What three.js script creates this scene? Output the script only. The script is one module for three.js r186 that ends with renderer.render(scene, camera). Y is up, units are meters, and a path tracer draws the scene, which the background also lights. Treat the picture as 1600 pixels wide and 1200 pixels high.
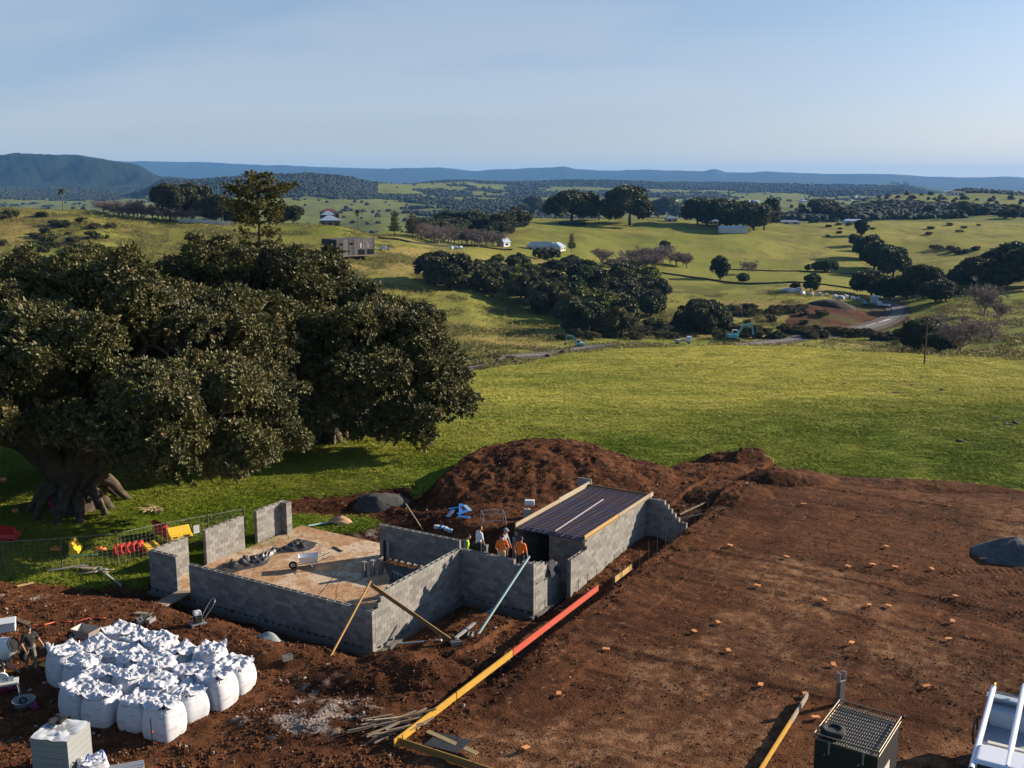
import * as THREE from 'three';
import { mergeGeometries, mergeVertices } from 'three/addons/utils/BufferGeometryUtils.js';
import { RoundedBoxGeometry } from 'three/addons/geometries/RoundedBoxGeometry.js';

// ---------- camera, sky, sun, exposure, haze ----------
const scene = new THREE.Scene();
const CAM_H = 18.7, F_PX = 1620, PITCH = Math.atan(315 / F_PX);
const camera = new THREE.PerspectiveCamera(2 * Math.atan(600 / F_PX) * 180 / Math.PI, 4 / 3, 0.1, 80000);
camera.position.set(0, CAM_H, 0);
camera.rotation.set(-PITCH, 0, 0);
const SUN_DIR = new THREE.Vector3(0.866, 0.345, -0.365).normalize();
const EXPOSURE = 2.08;
const sky = (() => {
  const W = 1024, H = 512, d = new Float32Array(W * H * 4);
  const hash = (i, j) => { let n = Math.imul(i, 374761393) ^ Math.imul(j, 668265263); n = Math.imul(n ^ (n >>> 13), 1274126177); return ((n ^ (n >>> 16)) >>> 0) / 4294967296; };
  const vn = (x, y) => { const i = Math.floor(x), j = Math.floor(y), u = x - i, v = y - j, a = u * u * (3 - 2 * u), b = v * v * (3 - 2 * v);
    return (hash(i, j) * (1 - a) + hash(i + 1, j) * a) * (1 - b) + (hash(i, j + 1) * (1 - a) + hash(i + 1, j + 1) * a) * b; };
  const stops = [[0, 0.66, 0.67, 0.585], [2, 0.555, 0.61, 0.60], [4.5, 0.42, 0.545, 0.68], [8.7, 0.285, 0.435, 0.645], [13, 0.235, 0.375, 0.60], [24, 0.155, 0.275, 0.50], [50, 0.095, 0.19, 0.39], [90, 0.065, 0.145, 0.33]];
  for (let j = 0; j < H; j++) for (let i = 0; i < W; i++) {
    const el = ((j + 0.5) / H - 0.5) * Math.PI, az = ((i + 0.5) / W - 0.5) * 2 * Math.PI;   // x = cos(az), z = sin(az)
    const x = Math.cos(el) * Math.cos(az), y = Math.sin(el), z = Math.cos(el) * Math.sin(az);
    const e = Math.max(0, el * 180 / Math.PI);
    let k = 0; while (k < stops.length - 2 && e > stops[k + 1][0]) k++;
    const t = Math.min(1, (e - stops[k][0]) / (stops[k + 1][0] - stops[k][0]));
    let c = [1, 2, 3].map((q) => stops[k][q] + (stops[k + 1][q] - stops[k][q]) * t);
    // the air brightens towards the sun
    const mu = x * SUN_DIR.x + y * SUN_DIR.y + z * SUN_DIR.z, g = 0.10 * mu + 1.9 * Math.pow(Math.max(0, mu), 4);
    c = c.map((v, q) => v * (0.96 + g * [1.2, 0.9, 0.68][q]));
    // thin streaks of high cloud
    if (y > 0.005) {
      const p = x / (y + 0.16), q = z / (y + 0.16);
      let n = 0, a = 0.5, f = 0.9;
      for (let o = 0; o < 5; o++) { n += a * vn(p * f * 0.55 + q * f * 0.25 + 31.7 + o * 7, q * f * 1.9 - p * f * 0.5 + 11.3); a *= 0.52; f *= 2.05; }
      const big = vn(p * 0.5 + 4.2, q * 0.8 + 9.1);
      let m = Math.max(0, n * 1.02 - 0.44) * 2.7 * Math.max(0, Math.min(1, (big - 0.22) * 2.2));
      m = Math.min(0.42, m) * Math.min(1, e / 3) * Math.max(0.25, 1 - e / 45);
      c = c.map((v, o) => v + ([0.62, 0.67, 0.72][o] - v) * m);
    }
    const o = (j * W + i) * 4;
    d[o] = c[0] / EXPOSURE; d[o + 1] = c[1] / EXPOSURE; d[o + 2] = c[2] / EXPOSURE; d[o + 3] = 1;
  }
  const t = new THREE.DataTexture(d, W, H, THREE.RGBAFormat, THREE.FloatType);
  t.mapping = THREE.EquirectangularReflectionMapping; t.magFilter = THREE.LinearFilter; t.minFilter = THREE.LinearFilter; t.needsUpdate = true;
  return t;
})();
scene.background = sky; scene.environment = sky;
const sun = new THREE.DirectionalLight(new THREE.Color(1.0, 0.86, 0.68), 5.0);
sun.position.copy(SUN_DIR).multiplyScalar(200).add(new THREE.Vector3(0, 0, -50));
sun.target.position.set(0, 0, -50);
sun.castShadow = true; sun.shadow.radius = 1;
Object.assign(sun.shadow.camera, { left: -120, right: 120, top: 120, bottom: -120, near: 1, far: 500 });
sun.shadow.mapSize.set(4096, 4096);
scene.add(sun, sun.target);
scene.fog = new THREE.FogExp2(new THREE.Color(0.19, 0.49, 1.0), 0.000036);
const renderer = new THREE.WebGLRenderer({ antialias: true });
renderer.toneMapping = THREE.LinearToneMapping;
renderer.toneMappingExposure = EXPOSURE;
renderer.shadowMap.enabled = true;

// ---------- helpers ----------
let seed = 12345;
function reseed(s) { seed = s >>> 0; }
function rnd() { seed = (seed + 0x6D2B79F5) >>> 0; let t = Math.imul(seed ^ (seed >>> 15), 1 | seed); t = (t + Math.imul(t ^ (t >>> 7), 61 | t)) ^ t; return ((t ^ (t >>> 14)) >>> 0) / 4294967296; }
const rr = (a, b) => a + (b - a) * rnd();
const pick = (a) => a[Math.floor(rnd() * a.length)];
const V = (x, y, z) => new THREE.Vector3(x, y, z);
const clamp = (x, a, b) => x < a ? a : x > b ? b : x;
const lerp = (a, b, t) => a + (b - a) * t;
const sstep = (a, b, x) => { const t = clamp((x - a) / (b - a), 0, 1); return t * t * (3 - 2 * t); };
const hash2 = (i, j) => { let n = Math.imul(i | 0, 374761393) ^ Math.imul(j | 0, 668265263); n = Math.imul(n ^ (n >>> 13), 1274126177); return ((n ^ (n >>> 16)) >>> 0) / 4294967296; };
function vnoise(x, y) {
  const i = Math.floor(x), j = Math.floor(y), u = x - i, v = y - j, a = u * u * (3 - 2 * u), b = v * v * (3 - 2 * v);
  return (hash2(i, j) * (1 - a) + hash2(i + 1, j) * a) * (1 - b) + (hash2(i, j + 1) * (1 - a) + hash2(i + 1, j + 1) * a) * b;
}
function fbm(x, y, oct = 4) { let s = 0, a = 0.5, n = 0; for (let o = 0; o < oct; o++) { s += a * vnoise(x + o * 17.3, y - o * 9.1); n += a; a *= 0.5; x *= 2.03; y *= 2.03; } return s / n; }
function noise3(x, y, z) { return vnoise(x + z * 0.731, y - z * 0.513) * 0.5 + vnoise(z * 1.13 + 5.2, x * 0.87 - y * 0.61) * 0.5; }

const taken = new Map();
function numbered(name) { const n = taken.get(name) || 0; taken.set(name, n + 1); return n ? `${name}_${String(n).padStart(3, '0')}` : name; }
function tag(o, label, category, group, kind) {
  if (label) o.userData.label = label;
  if (category) o.userData.category = category;
  if (group) o.userData.group = group;
  if (kind) o.userData.kind = kind;
  return o;
}
function shade(o) { o.castShadow = true; o.receiveShadow = true; return o; }
function thing(name, label, category, pos = null, turn = 0, group = null) {
  const o = new THREE.Group(); o.name = numbered(name); scene.add(o);
  if (pos) o.position.copy(pos);
  o.rotation.y = turn;
  return tag(o, label, category, group);
}
function part(name, geo, mat, parent) { const m = shade(new THREE.Mesh(geo, mat)); m.name = name; parent.add(m); return m; }
function solo(name, label, category, geo, mat, pos = null, turn = 0, group = null) {
  const m = shade(new THREE.Mesh(geo, mat)); m.name = numbered(name); scene.add(m);
  if (pos) m.position.copy(pos);
  m.rotation.y = turn;
  return tag(m, label, category, group);
}
function structure(name, geo, mat) { const m = shade(new THREE.Mesh(geo, mat)); m.name = numbered(name); m.userData.kind = 'structure'; scene.add(m); return m; }
function copyOf(root, label, pos, turn, group) {
  const r = root.clone(); r.name = numbered(root.name.replace(/_\d{3}$/, '')); r.userData = { ...root.userData };
  scene.add(r); r.position.copy(pos); r.rotation.y = turn;
  if (label) r.userData.label = label;
  if (group) r.userData.group = group;
  return r;
}
// geometry makers (all non-indexed or indexed, with uv)
function box(w, h, d, x = 0, y = 0, z = 0, ry = 0, rx = 0, rz = 0) {
  const g = new THREE.BoxGeometry(w, h, d);
  if (rx || ry || rz) g.applyMatrix4(new THREE.Matrix4().makeRotationFromEuler(new THREE.Euler(rx, ry, rz)));
  return g.translate(x, y, z);
}
function rbox(w, h, d, r, x = 0, y = 0, z = 0, ry = 0) { const g = new RoundedBoxGeometry(w, h, d, 2, r); if (ry) g.rotateY(ry); return g.translate(x, y, z); }
function rod(a, b, r0, r1 = r0, seg = 8) {
  const d = b.clone().sub(a), L = d.length();
  const g = new THREE.CylinderGeometry(r1, r0, L, seg, 1);
  g.applyQuaternion(new THREE.Quaternion().setFromUnitVectors(V(0, 1, 0), d.normalize()));
  return g.translate((a.x + b.x) / 2, (a.y + b.y) / 2, (a.z + b.z) / 2);
}
function beam(a, b, w, h, up = V(0, 1, 0)) {   // rectangular bar from a to b, w across and h along `up`
  const d = b.clone().sub(a), L = d.length(); d.normalize();
  const s = new THREE.Vector3().crossVectors(d, up).normalize(), u = new THREE.Vector3().crossVectors(s, d);
  const g = new THREE.BoxGeometry(L, h, w);
  g.applyMatrix4(new THREE.Matrix4().makeBasis(d, u, s));
  return g.translate((a.x + b.x) / 2, (a.y + b.y) / 2, (a.z + b.z) / 2);
}
function tube(pts, r, seg = 24, rad = 6) { return new THREE.TubeGeometry(new THREE.CatmullRomCurve3(pts), seg, r, rad, false); }
function join(list) { return mergeGeometries(list.map((g) => { const q = g.index ? g.toNonIndexed() : g; for (const k of Object.keys(q.attributes)) if (!['position', 'normal', 'uv'].includes(k)) q.deleteAttribute(k); if (!q.attributes.uv) q.setAttribute('uv', new THREE.BufferAttribute(new Float32Array(q.attributes.position.count * 2), 2)); return q; })); }
function dataTex(n, fn, srgb = true) {
  const d = new Uint8Array(n * n * 4);
  for (let j = 0; j < n; j++) for (let i = 0; i < n; i++) { const c = fn(i / n, j / n, i, j), o = (j * n + i) * 4; d[o] = clamp(c[0], 0, 1) * 255; d[o + 1] = clamp(c[1], 0, 1) * 255; d[o + 2] = clamp(c[2], 0, 1) * 255; d[o + 3] = 255; }
  const t = new THREE.DataTexture(d, n, n, THREE.RGBAFormat);
  t.wrapS = t.wrapT = THREE.RepeatWrapping; t.magFilter = THREE.LinearFilter; t.minFilter = THREE.LinearMipmapLinearFilter; t.generateMipmaps = true;
  if (srgb) t.colorSpace = THREE.SRGBColorSpace;
  t.needsUpdate = true; return t;
}
// noise that tiles over n cells
function tnoise(x, y, n) {
  const i = Math.floor(x), j = Math.floor(y), u = x - i, v = y - j, a = u * u * (3 - 2 * u), b = v * v * (3 - 2 * v), w = (k) => ((k % n) + n) % n;
  return (hash2(w(i) + n * 7, w(j)) * (1 - a) + hash2(w(i + 1) + n * 7, w(j)) * a) * (1 - b) + (hash2(w(i) + n * 7, w(j + 1)) * (1 - a) + hash2(w(i + 1) + n * 7, w(j + 1)) * a) * b;
}
function tfbm(u, v, n, oct) { let s = 0, a = 0.5, t = 0; for (let o = 0; o < oct; o++) { s += a * tnoise(u * n, v * n, n); t += a; a *= 0.55; n *= 2; } return s / t; }
const lin = (r, g, b) => new THREE.Color().setRGB(r, g, b);
function std(color, rough = 0.9, extra = {}) { return new THREE.MeshStandardMaterial({ color, roughness: rough, ...extra }); }

// ---------- terrain ----------
const A0 = V(-5.617, 0, -39.08), E1 = V(-0.8631, 0, -0.5050), E2 = V(0.5050, 0, -0.8631);   // house corner and the directions of its two walls
const U = (x, z) => (x - A0.x) * E1.x + (z - A0.z) * E1.z;
const VV = (x, z) => (x - A0.x) * E2.x + (z - A0.z) * E2.z;
const uv3 = (u, v, h = 0) => V(A0.x + u * E1.x + v * E2.x, h, A0.z + u * E1.z + v * E2.z);
const HOUSE_TURN = Math.atan2(-E1.z, E1.x);          // local +x -> E1
const SP = Math.sin(PITCH), CP = Math.cos(PITCH);
function ray(px, py) { const x = (px - 800) / F_PX, y = -(py - 600) / F_PX; return V(x, y * CP - SP, -(CP + y * SP)); }
function sight(py) { const r = ray(800, py); return r.y / -r.z; }
function gp(px, py, h) { const r = ray(px, py), t = (h - CAM_H) / r.y; return V(r.x * t, h, r.z * t); }

// natural relief: heights along lines of sight of a survey table (column, then [distance, height]); s() turns an elevation angle reading into a height
const s = (d, py) => [d, CAM_H + d * sight(py)];
const near = [[8, 1.2], [30, 1.2], [55, 0.9], [72, 0.5], [110, -3.4]];
const TABLE = [
  [-400, [...near, [160, -13], [230, -21], [310, -24], s(400, 440), s(480, 375), s(560, 330), [700, -10], [1000, -50], [2200, -75], s(4500, 303), s(5600, 293), s(6500, 284), s(7300, 246), s(9500, 252), [20000, 180]]],
  [0, [...near, [160, -13], [230, -21], [310, -24], s(400, 430), s(480, 365), s(555, 325), [700, -10], [1000, -50], s(1600, 322), [2200, -75], s(4500, 303), s(5600, 293), s(6500, 284), s(7200, 243), s(9500, 249), [20000, 180]]],
  [120, [...near, [160, -13], [230, -21], [310, -24], s(400, 440), s(480, 370), s(560, 331), [700, -12], [1000, -50], s(1600, 325), [2200, -75], s(4500, 305), s(5600, 295), s(6500, 286), s(7200, 242), s(9500, 248), [20000, 180]]],
  [210, [...near, [160, -13], [230, -21], [310, -25], s(400, 450), s(480, 385), s(560, 342), [700, -14], [1000, -50], [2200, -75], s(3800, 312), s(4600, 306), s(5600, 298), s(6500, 290), s(7200, 254), s(9500, 262), [20000, 180]]],
  [260, [...near, [160, -13], [230, -21], [310, -25], s(400, 455), s(480, 395), s(560, 344), [700, -14], [1000, -50], [2200, -75], s(3600, 314), s(4300, 281), s(5600, 290), s(6500, 291), s(7200, 278), s(9500, 285), [20000, 100]]],
  [400, [...near, [160, -13], [230, -22], [310, -26], s(400, 460), s(480, 395), s(560, 349), [700, -20], [1000, -50], [1700, -70], s(2500, 322), s(3300, 308), s(4400, 277), s(5200, 284), [8000, -30], [20000, 100]]],
  [520, [...near, [160, -12], [230, -22], [310, -27], s(400, 460), s(480, 396), s(550, 355), [680, -24], [1000, -50], [1700, -70], s(2500, 325), s(3300, 310), s(4400, 279), s(5200, 285), [8000, -30], [20000, 80]]],
  [600, [...near, [155, -11], [210, -20], [260, -28], s(310, 552), s(370, 500), s(430, 445), s(495, 398), s(545, 379), s(660, 362), [900, -34], [1500, -60], s(2300, 334), s(3100, 316), s(3900, 308), s(4700, 288), s(5600, 290), [8000, -40], [20000, 60]]],
  [720, [...near, [150, -9], s(180, 588), [215, -22], s(262, 578), s(320, 548), s(380, 500), s(440, 450), s(510, 408), s(570, 391), s(660, 378), s(790, 362), s(870, 352), [1150, -42], [1600, -60], s(2500, 330), s(3400, 314), s(4300, 306), s(5200, 288), s(6500, 284), [9000, -40], [20000, 60]]],
  [800, [...near, [150, -8.6], s(192, 571), [228, -23], s(275, 562), s(340, 535), s(400, 500), s(470, 450), s(545, 412), s(620, 388), s(740, 366), s(850, 347), s(910, 341), [1200, -42], [1700, -60], s(2700, 326), s(3800, 312), s(5200, 300), s(6400, 285), [9000, -45], [20000, 50]]],
  [900, [...near, [150, -8.2], s(197, 552), [232, -25], s(330, 541), s(400, 505), s(470, 460), s(545, 428), s(640, 395), s(760, 366), s(880, 346), s(930, 340), [1250, -42], [1900, -62], s(3000, 322), s(4200, 310), s(5400, 300), s(6800, 284), [9500, -50], [20000, 50]]],
  [1000, [...near, [150, -8], s(198, 544), [235, -26], s(335, 537), s(410, 515), s(480, 478), s(560, 445), s(660, 408), s(770, 373), s(890, 347), s(950, 340), [1300, -44], [2000, -62], s(3200, 320), s(4500, 308), s(6000, 292), s(7000, 284), [10000, -55], [20000, 50]]],
  [1130, [...near, [150, -7.8], s(200, 540), [240, -26], [340, -36], s(415, 512), s(480, 478), s(560, 447), s(660, 418), s(780, 375), s(900, 352), s(960, 346), [1250, -40], [1900, -60], s(3200, 318), s(4800, 306), s(6400, 294), s(7600, 287), [10000, -60], [20000, 40]]],
  [1250, [...near, [150, -7.8], s(200, 541), [240, -27], [360, -38], s(425, 510), s(470, 476), s(545, 446), s(640, 424), s(770, 388), s(890, 362), s(980, 348), [1150, -28], s(1500, 337), [1900, -50], s(3200, 315), s(5000, 305), s(6800, 295), s(8200, 288), [11000, -70], [20000, 20]]],
  [1400, [...near, [150, -8], s(192, 551), [235, -26], [350, -38], s(415, 525), s(465, 492), s(520, 465), s(620, 441), s(740, 402), s(860, 368), s(970, 347), [1150, -24], s(1500, 323), s(1900, 309), s(2200, 305), [3000, -45], s(6000, 297), s(8500, 289), [11000, -85], [20000, 0]]],
  [1520, [...near, [145, -8.5], s(180, 562), s(240, 556), [310, -31], s(400, 500), s(460, 476), s(560, 440), s(700, 405), s(850, 365), s(960, 350), s(1200, 338), s(1700, 318), s(2300, 303), s(2700, 297), [3500, -40], [6000, -70], [11000, -85], [20000, 0]]],
  [1640, [...near, [145, -9], s(180, 572), s(240, 556), s(310, 530), s(400, 495), s(460, 473), s(560, 438), s(700, 402), s(850, 364), s(960, 352), s(1200, 341), s(1700, 322), s(2300, 308), s(2700, 304), [3500, -45], [6000, -75], [11000, -85], [20000, 0]]],
  [2000, [...near, [145, -9], s(180, 572), s(240, 558), s(310, 530), s(400, 495), s(460, 473), s(560, 438), s(700, 402), s(850, 364), s(960, 352), s(1200, 341), s(1700, 322), s(2300, 310), s(2700, 306), [3500, -45], [6000, -75], [11000, -85], [20000, 0]]],
].map(([c, nodes]) => {
  const X = nodes.map((n) => Math.log(n[0])), Y = nodes.map((n) => n[1]), n = X.length, dl = [], m = [];
  for (let i = 0; i < n - 1; i++) dl.push((Y[i + 1] - Y[i]) / (X[i + 1] - X[i]));
  for (let i = 0; i < n; i++) m.push(i === 0 ? dl[0] : i === n - 1 ? dl[n - 2] : dl[i - 1] * dl[i] <= 0 ? 0 : 2 * dl[i - 1] * dl[i] / (dl[i - 1] + dl[i]));
  return { c, X, Y, m, n };
});
function along(t, lx) {
  const { X, Y, m, n } = t;
  if (lx <= X[0]) return Y[0];
  if (lx >= X[n - 1]) return Y[n - 1];
  let i = 0; while (lx > X[i + 1]) i++;
  const h = X[i + 1] - X[i], a = (lx - X[i]) / h, b = a * a, c = b * a;
  return (2 * c - 3 * b + 1) * Y[i] + (c - 2 * b + a) * h * m[i] + (-2 * c + 3 * b) * Y[i + 1] + (c - b) * h * m[i + 1];
}
const SKYLINE = [[-400, 250], [210, 252], [300, 253], [420, 258], [500, 261], [560, 262.5], [605, 264], [620, 262.5], [680, 262], [745, 267], [765, 265], [800, 264], [830, 262.5], [880, 260.5], [905, 265], [960, 267], [985, 265], [1040, 266], [1095, 268], [1115, 264.5], [1140, 270], [1200, 268.5], [1300, 271.5], [1400, 272.5], [1450, 276], [1530, 277], [1560, 276], [1640, 279], [2000, 281]];
function skylineAt(c) { let i = 0; while (i < SKYLINE.length - 2 && c > SKYLINE[i + 1][0]) i++; const a = clamp((c - SKYLINE[i][0]) / (SKYLINE[i + 1][0] - SKYLINE[i][0]), 0, 1); return lerp(SKYLINE[i][1], SKYLINE[i + 1][1], a * a * (3 - 2 * a)) + 2.4 * (fbm(c / 26 + 3, 1.7, 3) - 0.5); }
const bearing = (x, z) => { const b = Math.atan2(x, -z); return 800 + 1650 * Math.tan(clamp(b, -0.62, 0.62)); };
function relief(x, z) {
  const r = Math.hypot(x, z), c = bearing(x, z), d = Math.max(8, r * Math.cos(clamp(Math.atan2(x, -z), -0.62, 0.62)));
  let i = 0; while (i < TABLE.length - 2 && c > TABLE[i + 1].c) i++;
  let a = clamp((c - TABLE[i].c) / (TABLE[i + 1].c - TABLE[i].c), 0, 1); a = a * a * (3 - 2 * a);
  const lx = Math.log(d);
  let h = lerp(along(TABLE[i], lx), along(TABLE[i + 1], lx), a);
  if (d > 11000) { const top = CAM_H + 19500 * sight(skylineAt(c)), k = sstep(14500, 19500, d); h = lerp(h, Math.max(h, top * (d > 19500 ? d / 19500 : 1)), Math.pow(k, 1.4)); h += (fbm(x / 900, z / 900, 4) - 0.5) * 60 * sstep(14500, 16000, d) * (1 - sstep(18000, 19300, d)); }
  // rolling
  const w = sstep(70, 130, d);
  if (w > 0) {
    h += w * (fbm(x / 38, z / 38, 3) - 0.5) * 1.1 * (1 - sstep(170, 215, d)) ;
    h += sstep(230, 330, d) * (fbm(x / 70, z / 70, 4) - 0.5) * Math.min(7, d * 0.008);
    h += sstep(1200, 2600, d) * (fbm(x / 420, z / 420, 5) - 0.5) * 42 * (1 - sstep(11000, 14000, d));
    if (d > 5800 && d < 8200 && c < 320) h -= (1 - sstep(240, 310, c)) * sstep(5900, 6700, d) * (1 - sstep(7050, 7500, d)) * 75 * Math.abs(fbm(x / 210 + 3, z / 900, 4) - 0.5) * 2;
    h += sstep(5200, 6200, d) * (fbm(x / 260, z / 260, 4) - 0.5) * 60 * (1 - sstep(7000, 7600, d)) * (1 - sstep(230, 300, c));
  }
  return h;
}

// the building site: cut for the house, level pad, heaps
const soilPoly = [[-140, 1300], [-120, 912], [40, 906], [150, 898], [235, 893], [300, 868], [380, 852], [455, 834], [498, 818], [560, 812], [590, 806], [575, 792], [510, 788], [440, 785], [430, 772], [500, 757], [590, 748], [645, 762], [652, 778], [690, 748], [760, 708], [840, 690], [930, 700], [1040, 728], [1100, 706], [1195, 706], [1240, 724], [1330, 733], [1450, 748], [1600, 768], [1760, 790], [1900, 1300]].map(([x, y]) => { const p = gp(x, y, y < 760 ? 1.2 : 0.8); return [p.x, p.z]; });
function soilDist(x, z) {   // > 0 inside
  let inside = false, best = 1e9;
  for (let i = 0, j = soilPoly.length - 1; i < soilPoly.length; j = i++) {
    const [x1, z1] = soilPoly[i], [x2, z2] = soilPoly[j];
    if ((z1 > z) !== (z2 > z) && x < (x2 - x1) * (z - z1) / (z2 - z1) + x1) inside = !inside;
    const dx = x2 - x1, dz = z2 - z1, t = clamp(((x - x1) * dx + (z - z1) * dz) / (dx * dx + dz * dz), 0, 1), ex = x1 + dx * t - x, ez = z1 + dz * t - z, q = ex * ex + ez * ez;
    if (q < best) best = q;
  }
  return inside ? Math.sqrt(best) : -Math.sqrt(best);
}
const rectDist = (u, v, u0, u1, v0, v1) => Math.hypot(Math.max(u0 - u, 0, u - u1), Math.max(v0 - v, 0, v - v1));
const dome = (x, z, cx, cz, rx, rz, h, p = 2) => { const q = Math.pow(Math.abs((x - cx) / rx), p) + Math.pow(Math.abs((z - cz) / rz), p); return q < 1 ? h * Math.pow(1 - q, 0.9) : 0; };
function siteHeight(x, z, nat, soil) {
  const u = U(x, z), v = VV(x, z);
  let h = nat;
  // pad and yard
  h = lerp(h, 1.18, sstep(0, 5, soil));
  // excavation round the house
  const front = Math.min(rectDist(u, v, 0, 13.2, -0.2, 10.2), rectDist(u, v, -3.8, 0, 6.5, 10), rectDist(u, v, -4.5, -1.1, 8.7, 17.5)), wob = (fbm(x * 0.5, z * 0.5, 3) - 0.5) * 1.6;
  let dig = 1 - sstep(0.5, 3.0 + wob * 0.7, front);
  h = lerp(h, -0.17, dig * (v > 10.3 && u > -0.6 ? 0.75 : 1));
  if (u > -6 && u < 0 && v < 6.6) h = lerp(h, Math.min(h, 0.5), sstep(0.2, 1.0, -u) * (1 - sstep(3.0, 5.8, -u)) * sstep(-2.6, 0.2, v));
  // trench beside the main wall, rising backwards
  if (u < -4.4 && v > 7) h = Math.max(h, lerp(0.25, 0.62, sstep(8, 17, v)) * (1 - sstep(18.5, 20, v)) * sstep(-8, -4.5, u));
  if (u > -6.3 && u < -4.2 && v > 17.6) h = lerp(h, 1.0, sstep(17.6, 19, v));
  // steep bank between the trench and the pad
  if (v > -3.5 && v < 22 && u > -9 && u < -3.9) { const k = sstep(-3.5, 0.5, v) * (1 - sstep(19, 22, v)), lowH = lerp(0.42, 0.6, sstep(6, 17, v)), edge = -6.35 + 0.3 * (fbm(v * 0.5, 3.3, 2) - 0.5); h = lerp(h, u < edge - 0.5 ? 1.22 : lerp(Math.min(h, lowH), 1.22, sstep(edge + 0.45, edge - 0.45, u)), k); }
  // heaps
  let m = 0;
  m = Math.max(m, dome(x, z, 1.0, -63.0, 8.6, 7.6, 1.42, 2.4), dome(x, z, 6.4, -62.5, 5.5, 4.4, 0.8), dome(x, z, -2.2, -60.0, 4.2, 4.6, 0.95), dome(x, z, 10.3, -62.8, 5, 2.4, 0.5));
  m = Math.max(m, dome(x, z, 14.6, -66.5, 3.4, 2.2, 0.75), dome(x, z, 16.8, -60.6, 3.2, 2.0, 0.55), dome(x, z, 12.4, -57.2, 2.6, 2.6, 0.5));
  m = Math.max(m, dome(x, z, -3.5, -35.3, 2.6, 1.7, 0.72), dome(x, z, -5.6, -34.6, 2.4, 1.3, 0.45), dome(x, z, -1.2, -37.3, 1.6, 1.2, 0.4), dome(x, z, -9.0, -36.4, 3.2, 1.0, 0.35));
  m = Math.max(m, dome(x, z, -6.6, -31.6, 3.0, 1.6, 0.3), dome(x, z, 26, -60, 7, 2.2, 0.4));
  const rough = sstep(-0.2, 1.2, soil), big = clamp(m / 0.8, 0, 1), pad = sstep(-7.4, -8.6, u) * (1 - big);
  h += m * (0.86 + 0.3 * fbm(x * 0.7, z * 0.7, 3));
  // clods
  const c1 = fbm(x * 1.3, z * 1.3, 3) - 0.5, c2 = fbm(x * 4.2 + 9, z * 4.2, 3) - 0.5, c3 = Math.abs(vnoise(x * 2.1 + 3, z * 2.1) - 0.5);
  h += rough * (1 - 0.62 * pad) * (0.16 * c1 + 0.085 * c2 - 0.07 * c3) + big * (0.45 * (fbm(x * 0.45 + 5, z * 0.45, 2) - 0.5) + 0.16 * c1 + 0.05 * c2 - 0.04 * c3);
  // wheel and track ruts on the pad
  if (pad > 0.05) {
    const ru = u + 0.5 * Math.sin(v * 0.13), lane = Math.pow(Math.max(0, Math.sin(ru * 2.25 + 0.8 * vnoise(v * 0.22, 4.4))), 6);
    h -= pad * 0.018 * lane * sstep(0.35, 0.65, fbm(x * 0.18 + 3, z * 0.18, 2));
    h += pad * 0.014 * lane * Math.sin(v * 20) * sstep(0.42, 0.6, fbm(x * 0.16 + 11, z * 0.16, 2));
    h += pad * 0.05 * (sstep(0.48, 0.52, fbm(u * 0.07 + 3, v * 0.5 + 1, 3)) - 0.5);
    // tread of a machine that turned near the right edge
    const tx = x - 22.5, tz = z + 36.5, rad = Math.hypot(tx, tz), ang = Math.atan2(tz, tx);
    for (const R of [4.2, 5.9, 8.6]) { const k = 1 - sstep(0.2, 0.36, Math.abs(rad - R)); if (k > 0 && ang > 1.2 - 3.6) h += pad * k * (0.036 * Math.sin(ang * R * 20) - 0.03); }
  }
  return h;
}
const SITE = { x0: -29, x1: 36, z0: -74, z1: -18 };
const inSite = (x, z) => x > SITE.x0 && x < SITE.x1 && z > SITE.z0 && z < SITE.z1;
function grassBump(x, z) { return 0.05 * (fbm(x * 0.9, z * 0.9, 3) - 0.5); }
function ground(x, z) {
  let n = relief(x, z);
  if (!inSite(x, z)) return n;
  const sd = soilDist(x, z), e = Math.min(x - SITE.x0, SITE.x1 - x, z - SITE.z0, SITE.z1 - z);
  { const uu = U(x, z), vv = VV(x, z); n = lerp(n, 0.2, (1 - sstep(0.8, 9, rectDist(uu, vv, 0, 13, 0, 11))) * sstep(0, 6, e)); }
  let h = sd > -0.6 ? siteHeight(x, z, n, sd + 0.6 * (fbm(x * 1.1, z * 1.1, 3) - 0.5)) : n;
  if (sd > -0.6 && sd < 0.6) h = lerp(n, h, sstep(-0.6, 0.6, sd));
  return lerp(n, h + grassBump(x, z), sstep(0, 2, e));
}
function onGround(x, z, dy = 0) { return V(x, ground(x, z) + dy, z); }
// where a line of sight from the survey point meets the land, from distance d0 on
function at(px, py, d0 = 20, dy = 0) {
  const r = ray(px, py); let t = d0 / -r.z, step = t * 0.004, prev = t;
  for (let k = 0; k < 4000; k++) {
    if (CAM_H + r.y * t < ground(r.x * t, r.z * t)) { let a = prev, b = t; for (let q = 0; q < 14; q++) { const m = (a + b) / 2; if (CAM_H + r.y * m < ground(r.x * m, r.z * m)) b = m; else a = m; } return onGround(r.x * b, r.z * b, dy); }
    prev = t; t += step; step = Math.max(0.02, t * 0.003);
    if (-r.z * t > 30000) break;
  }
  return onGround(r.x * d0 / -r.z, r.z * d0 / -r.z, dy);
}
// a spot at a bearing (column on the horizon) and a distance
function spot(c, d, dy = 0) { const x = (c - 800) / 1650 * d; return onGround(x, -d, dy); }
const pxPerM = (d) => F_PX / d;

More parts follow.
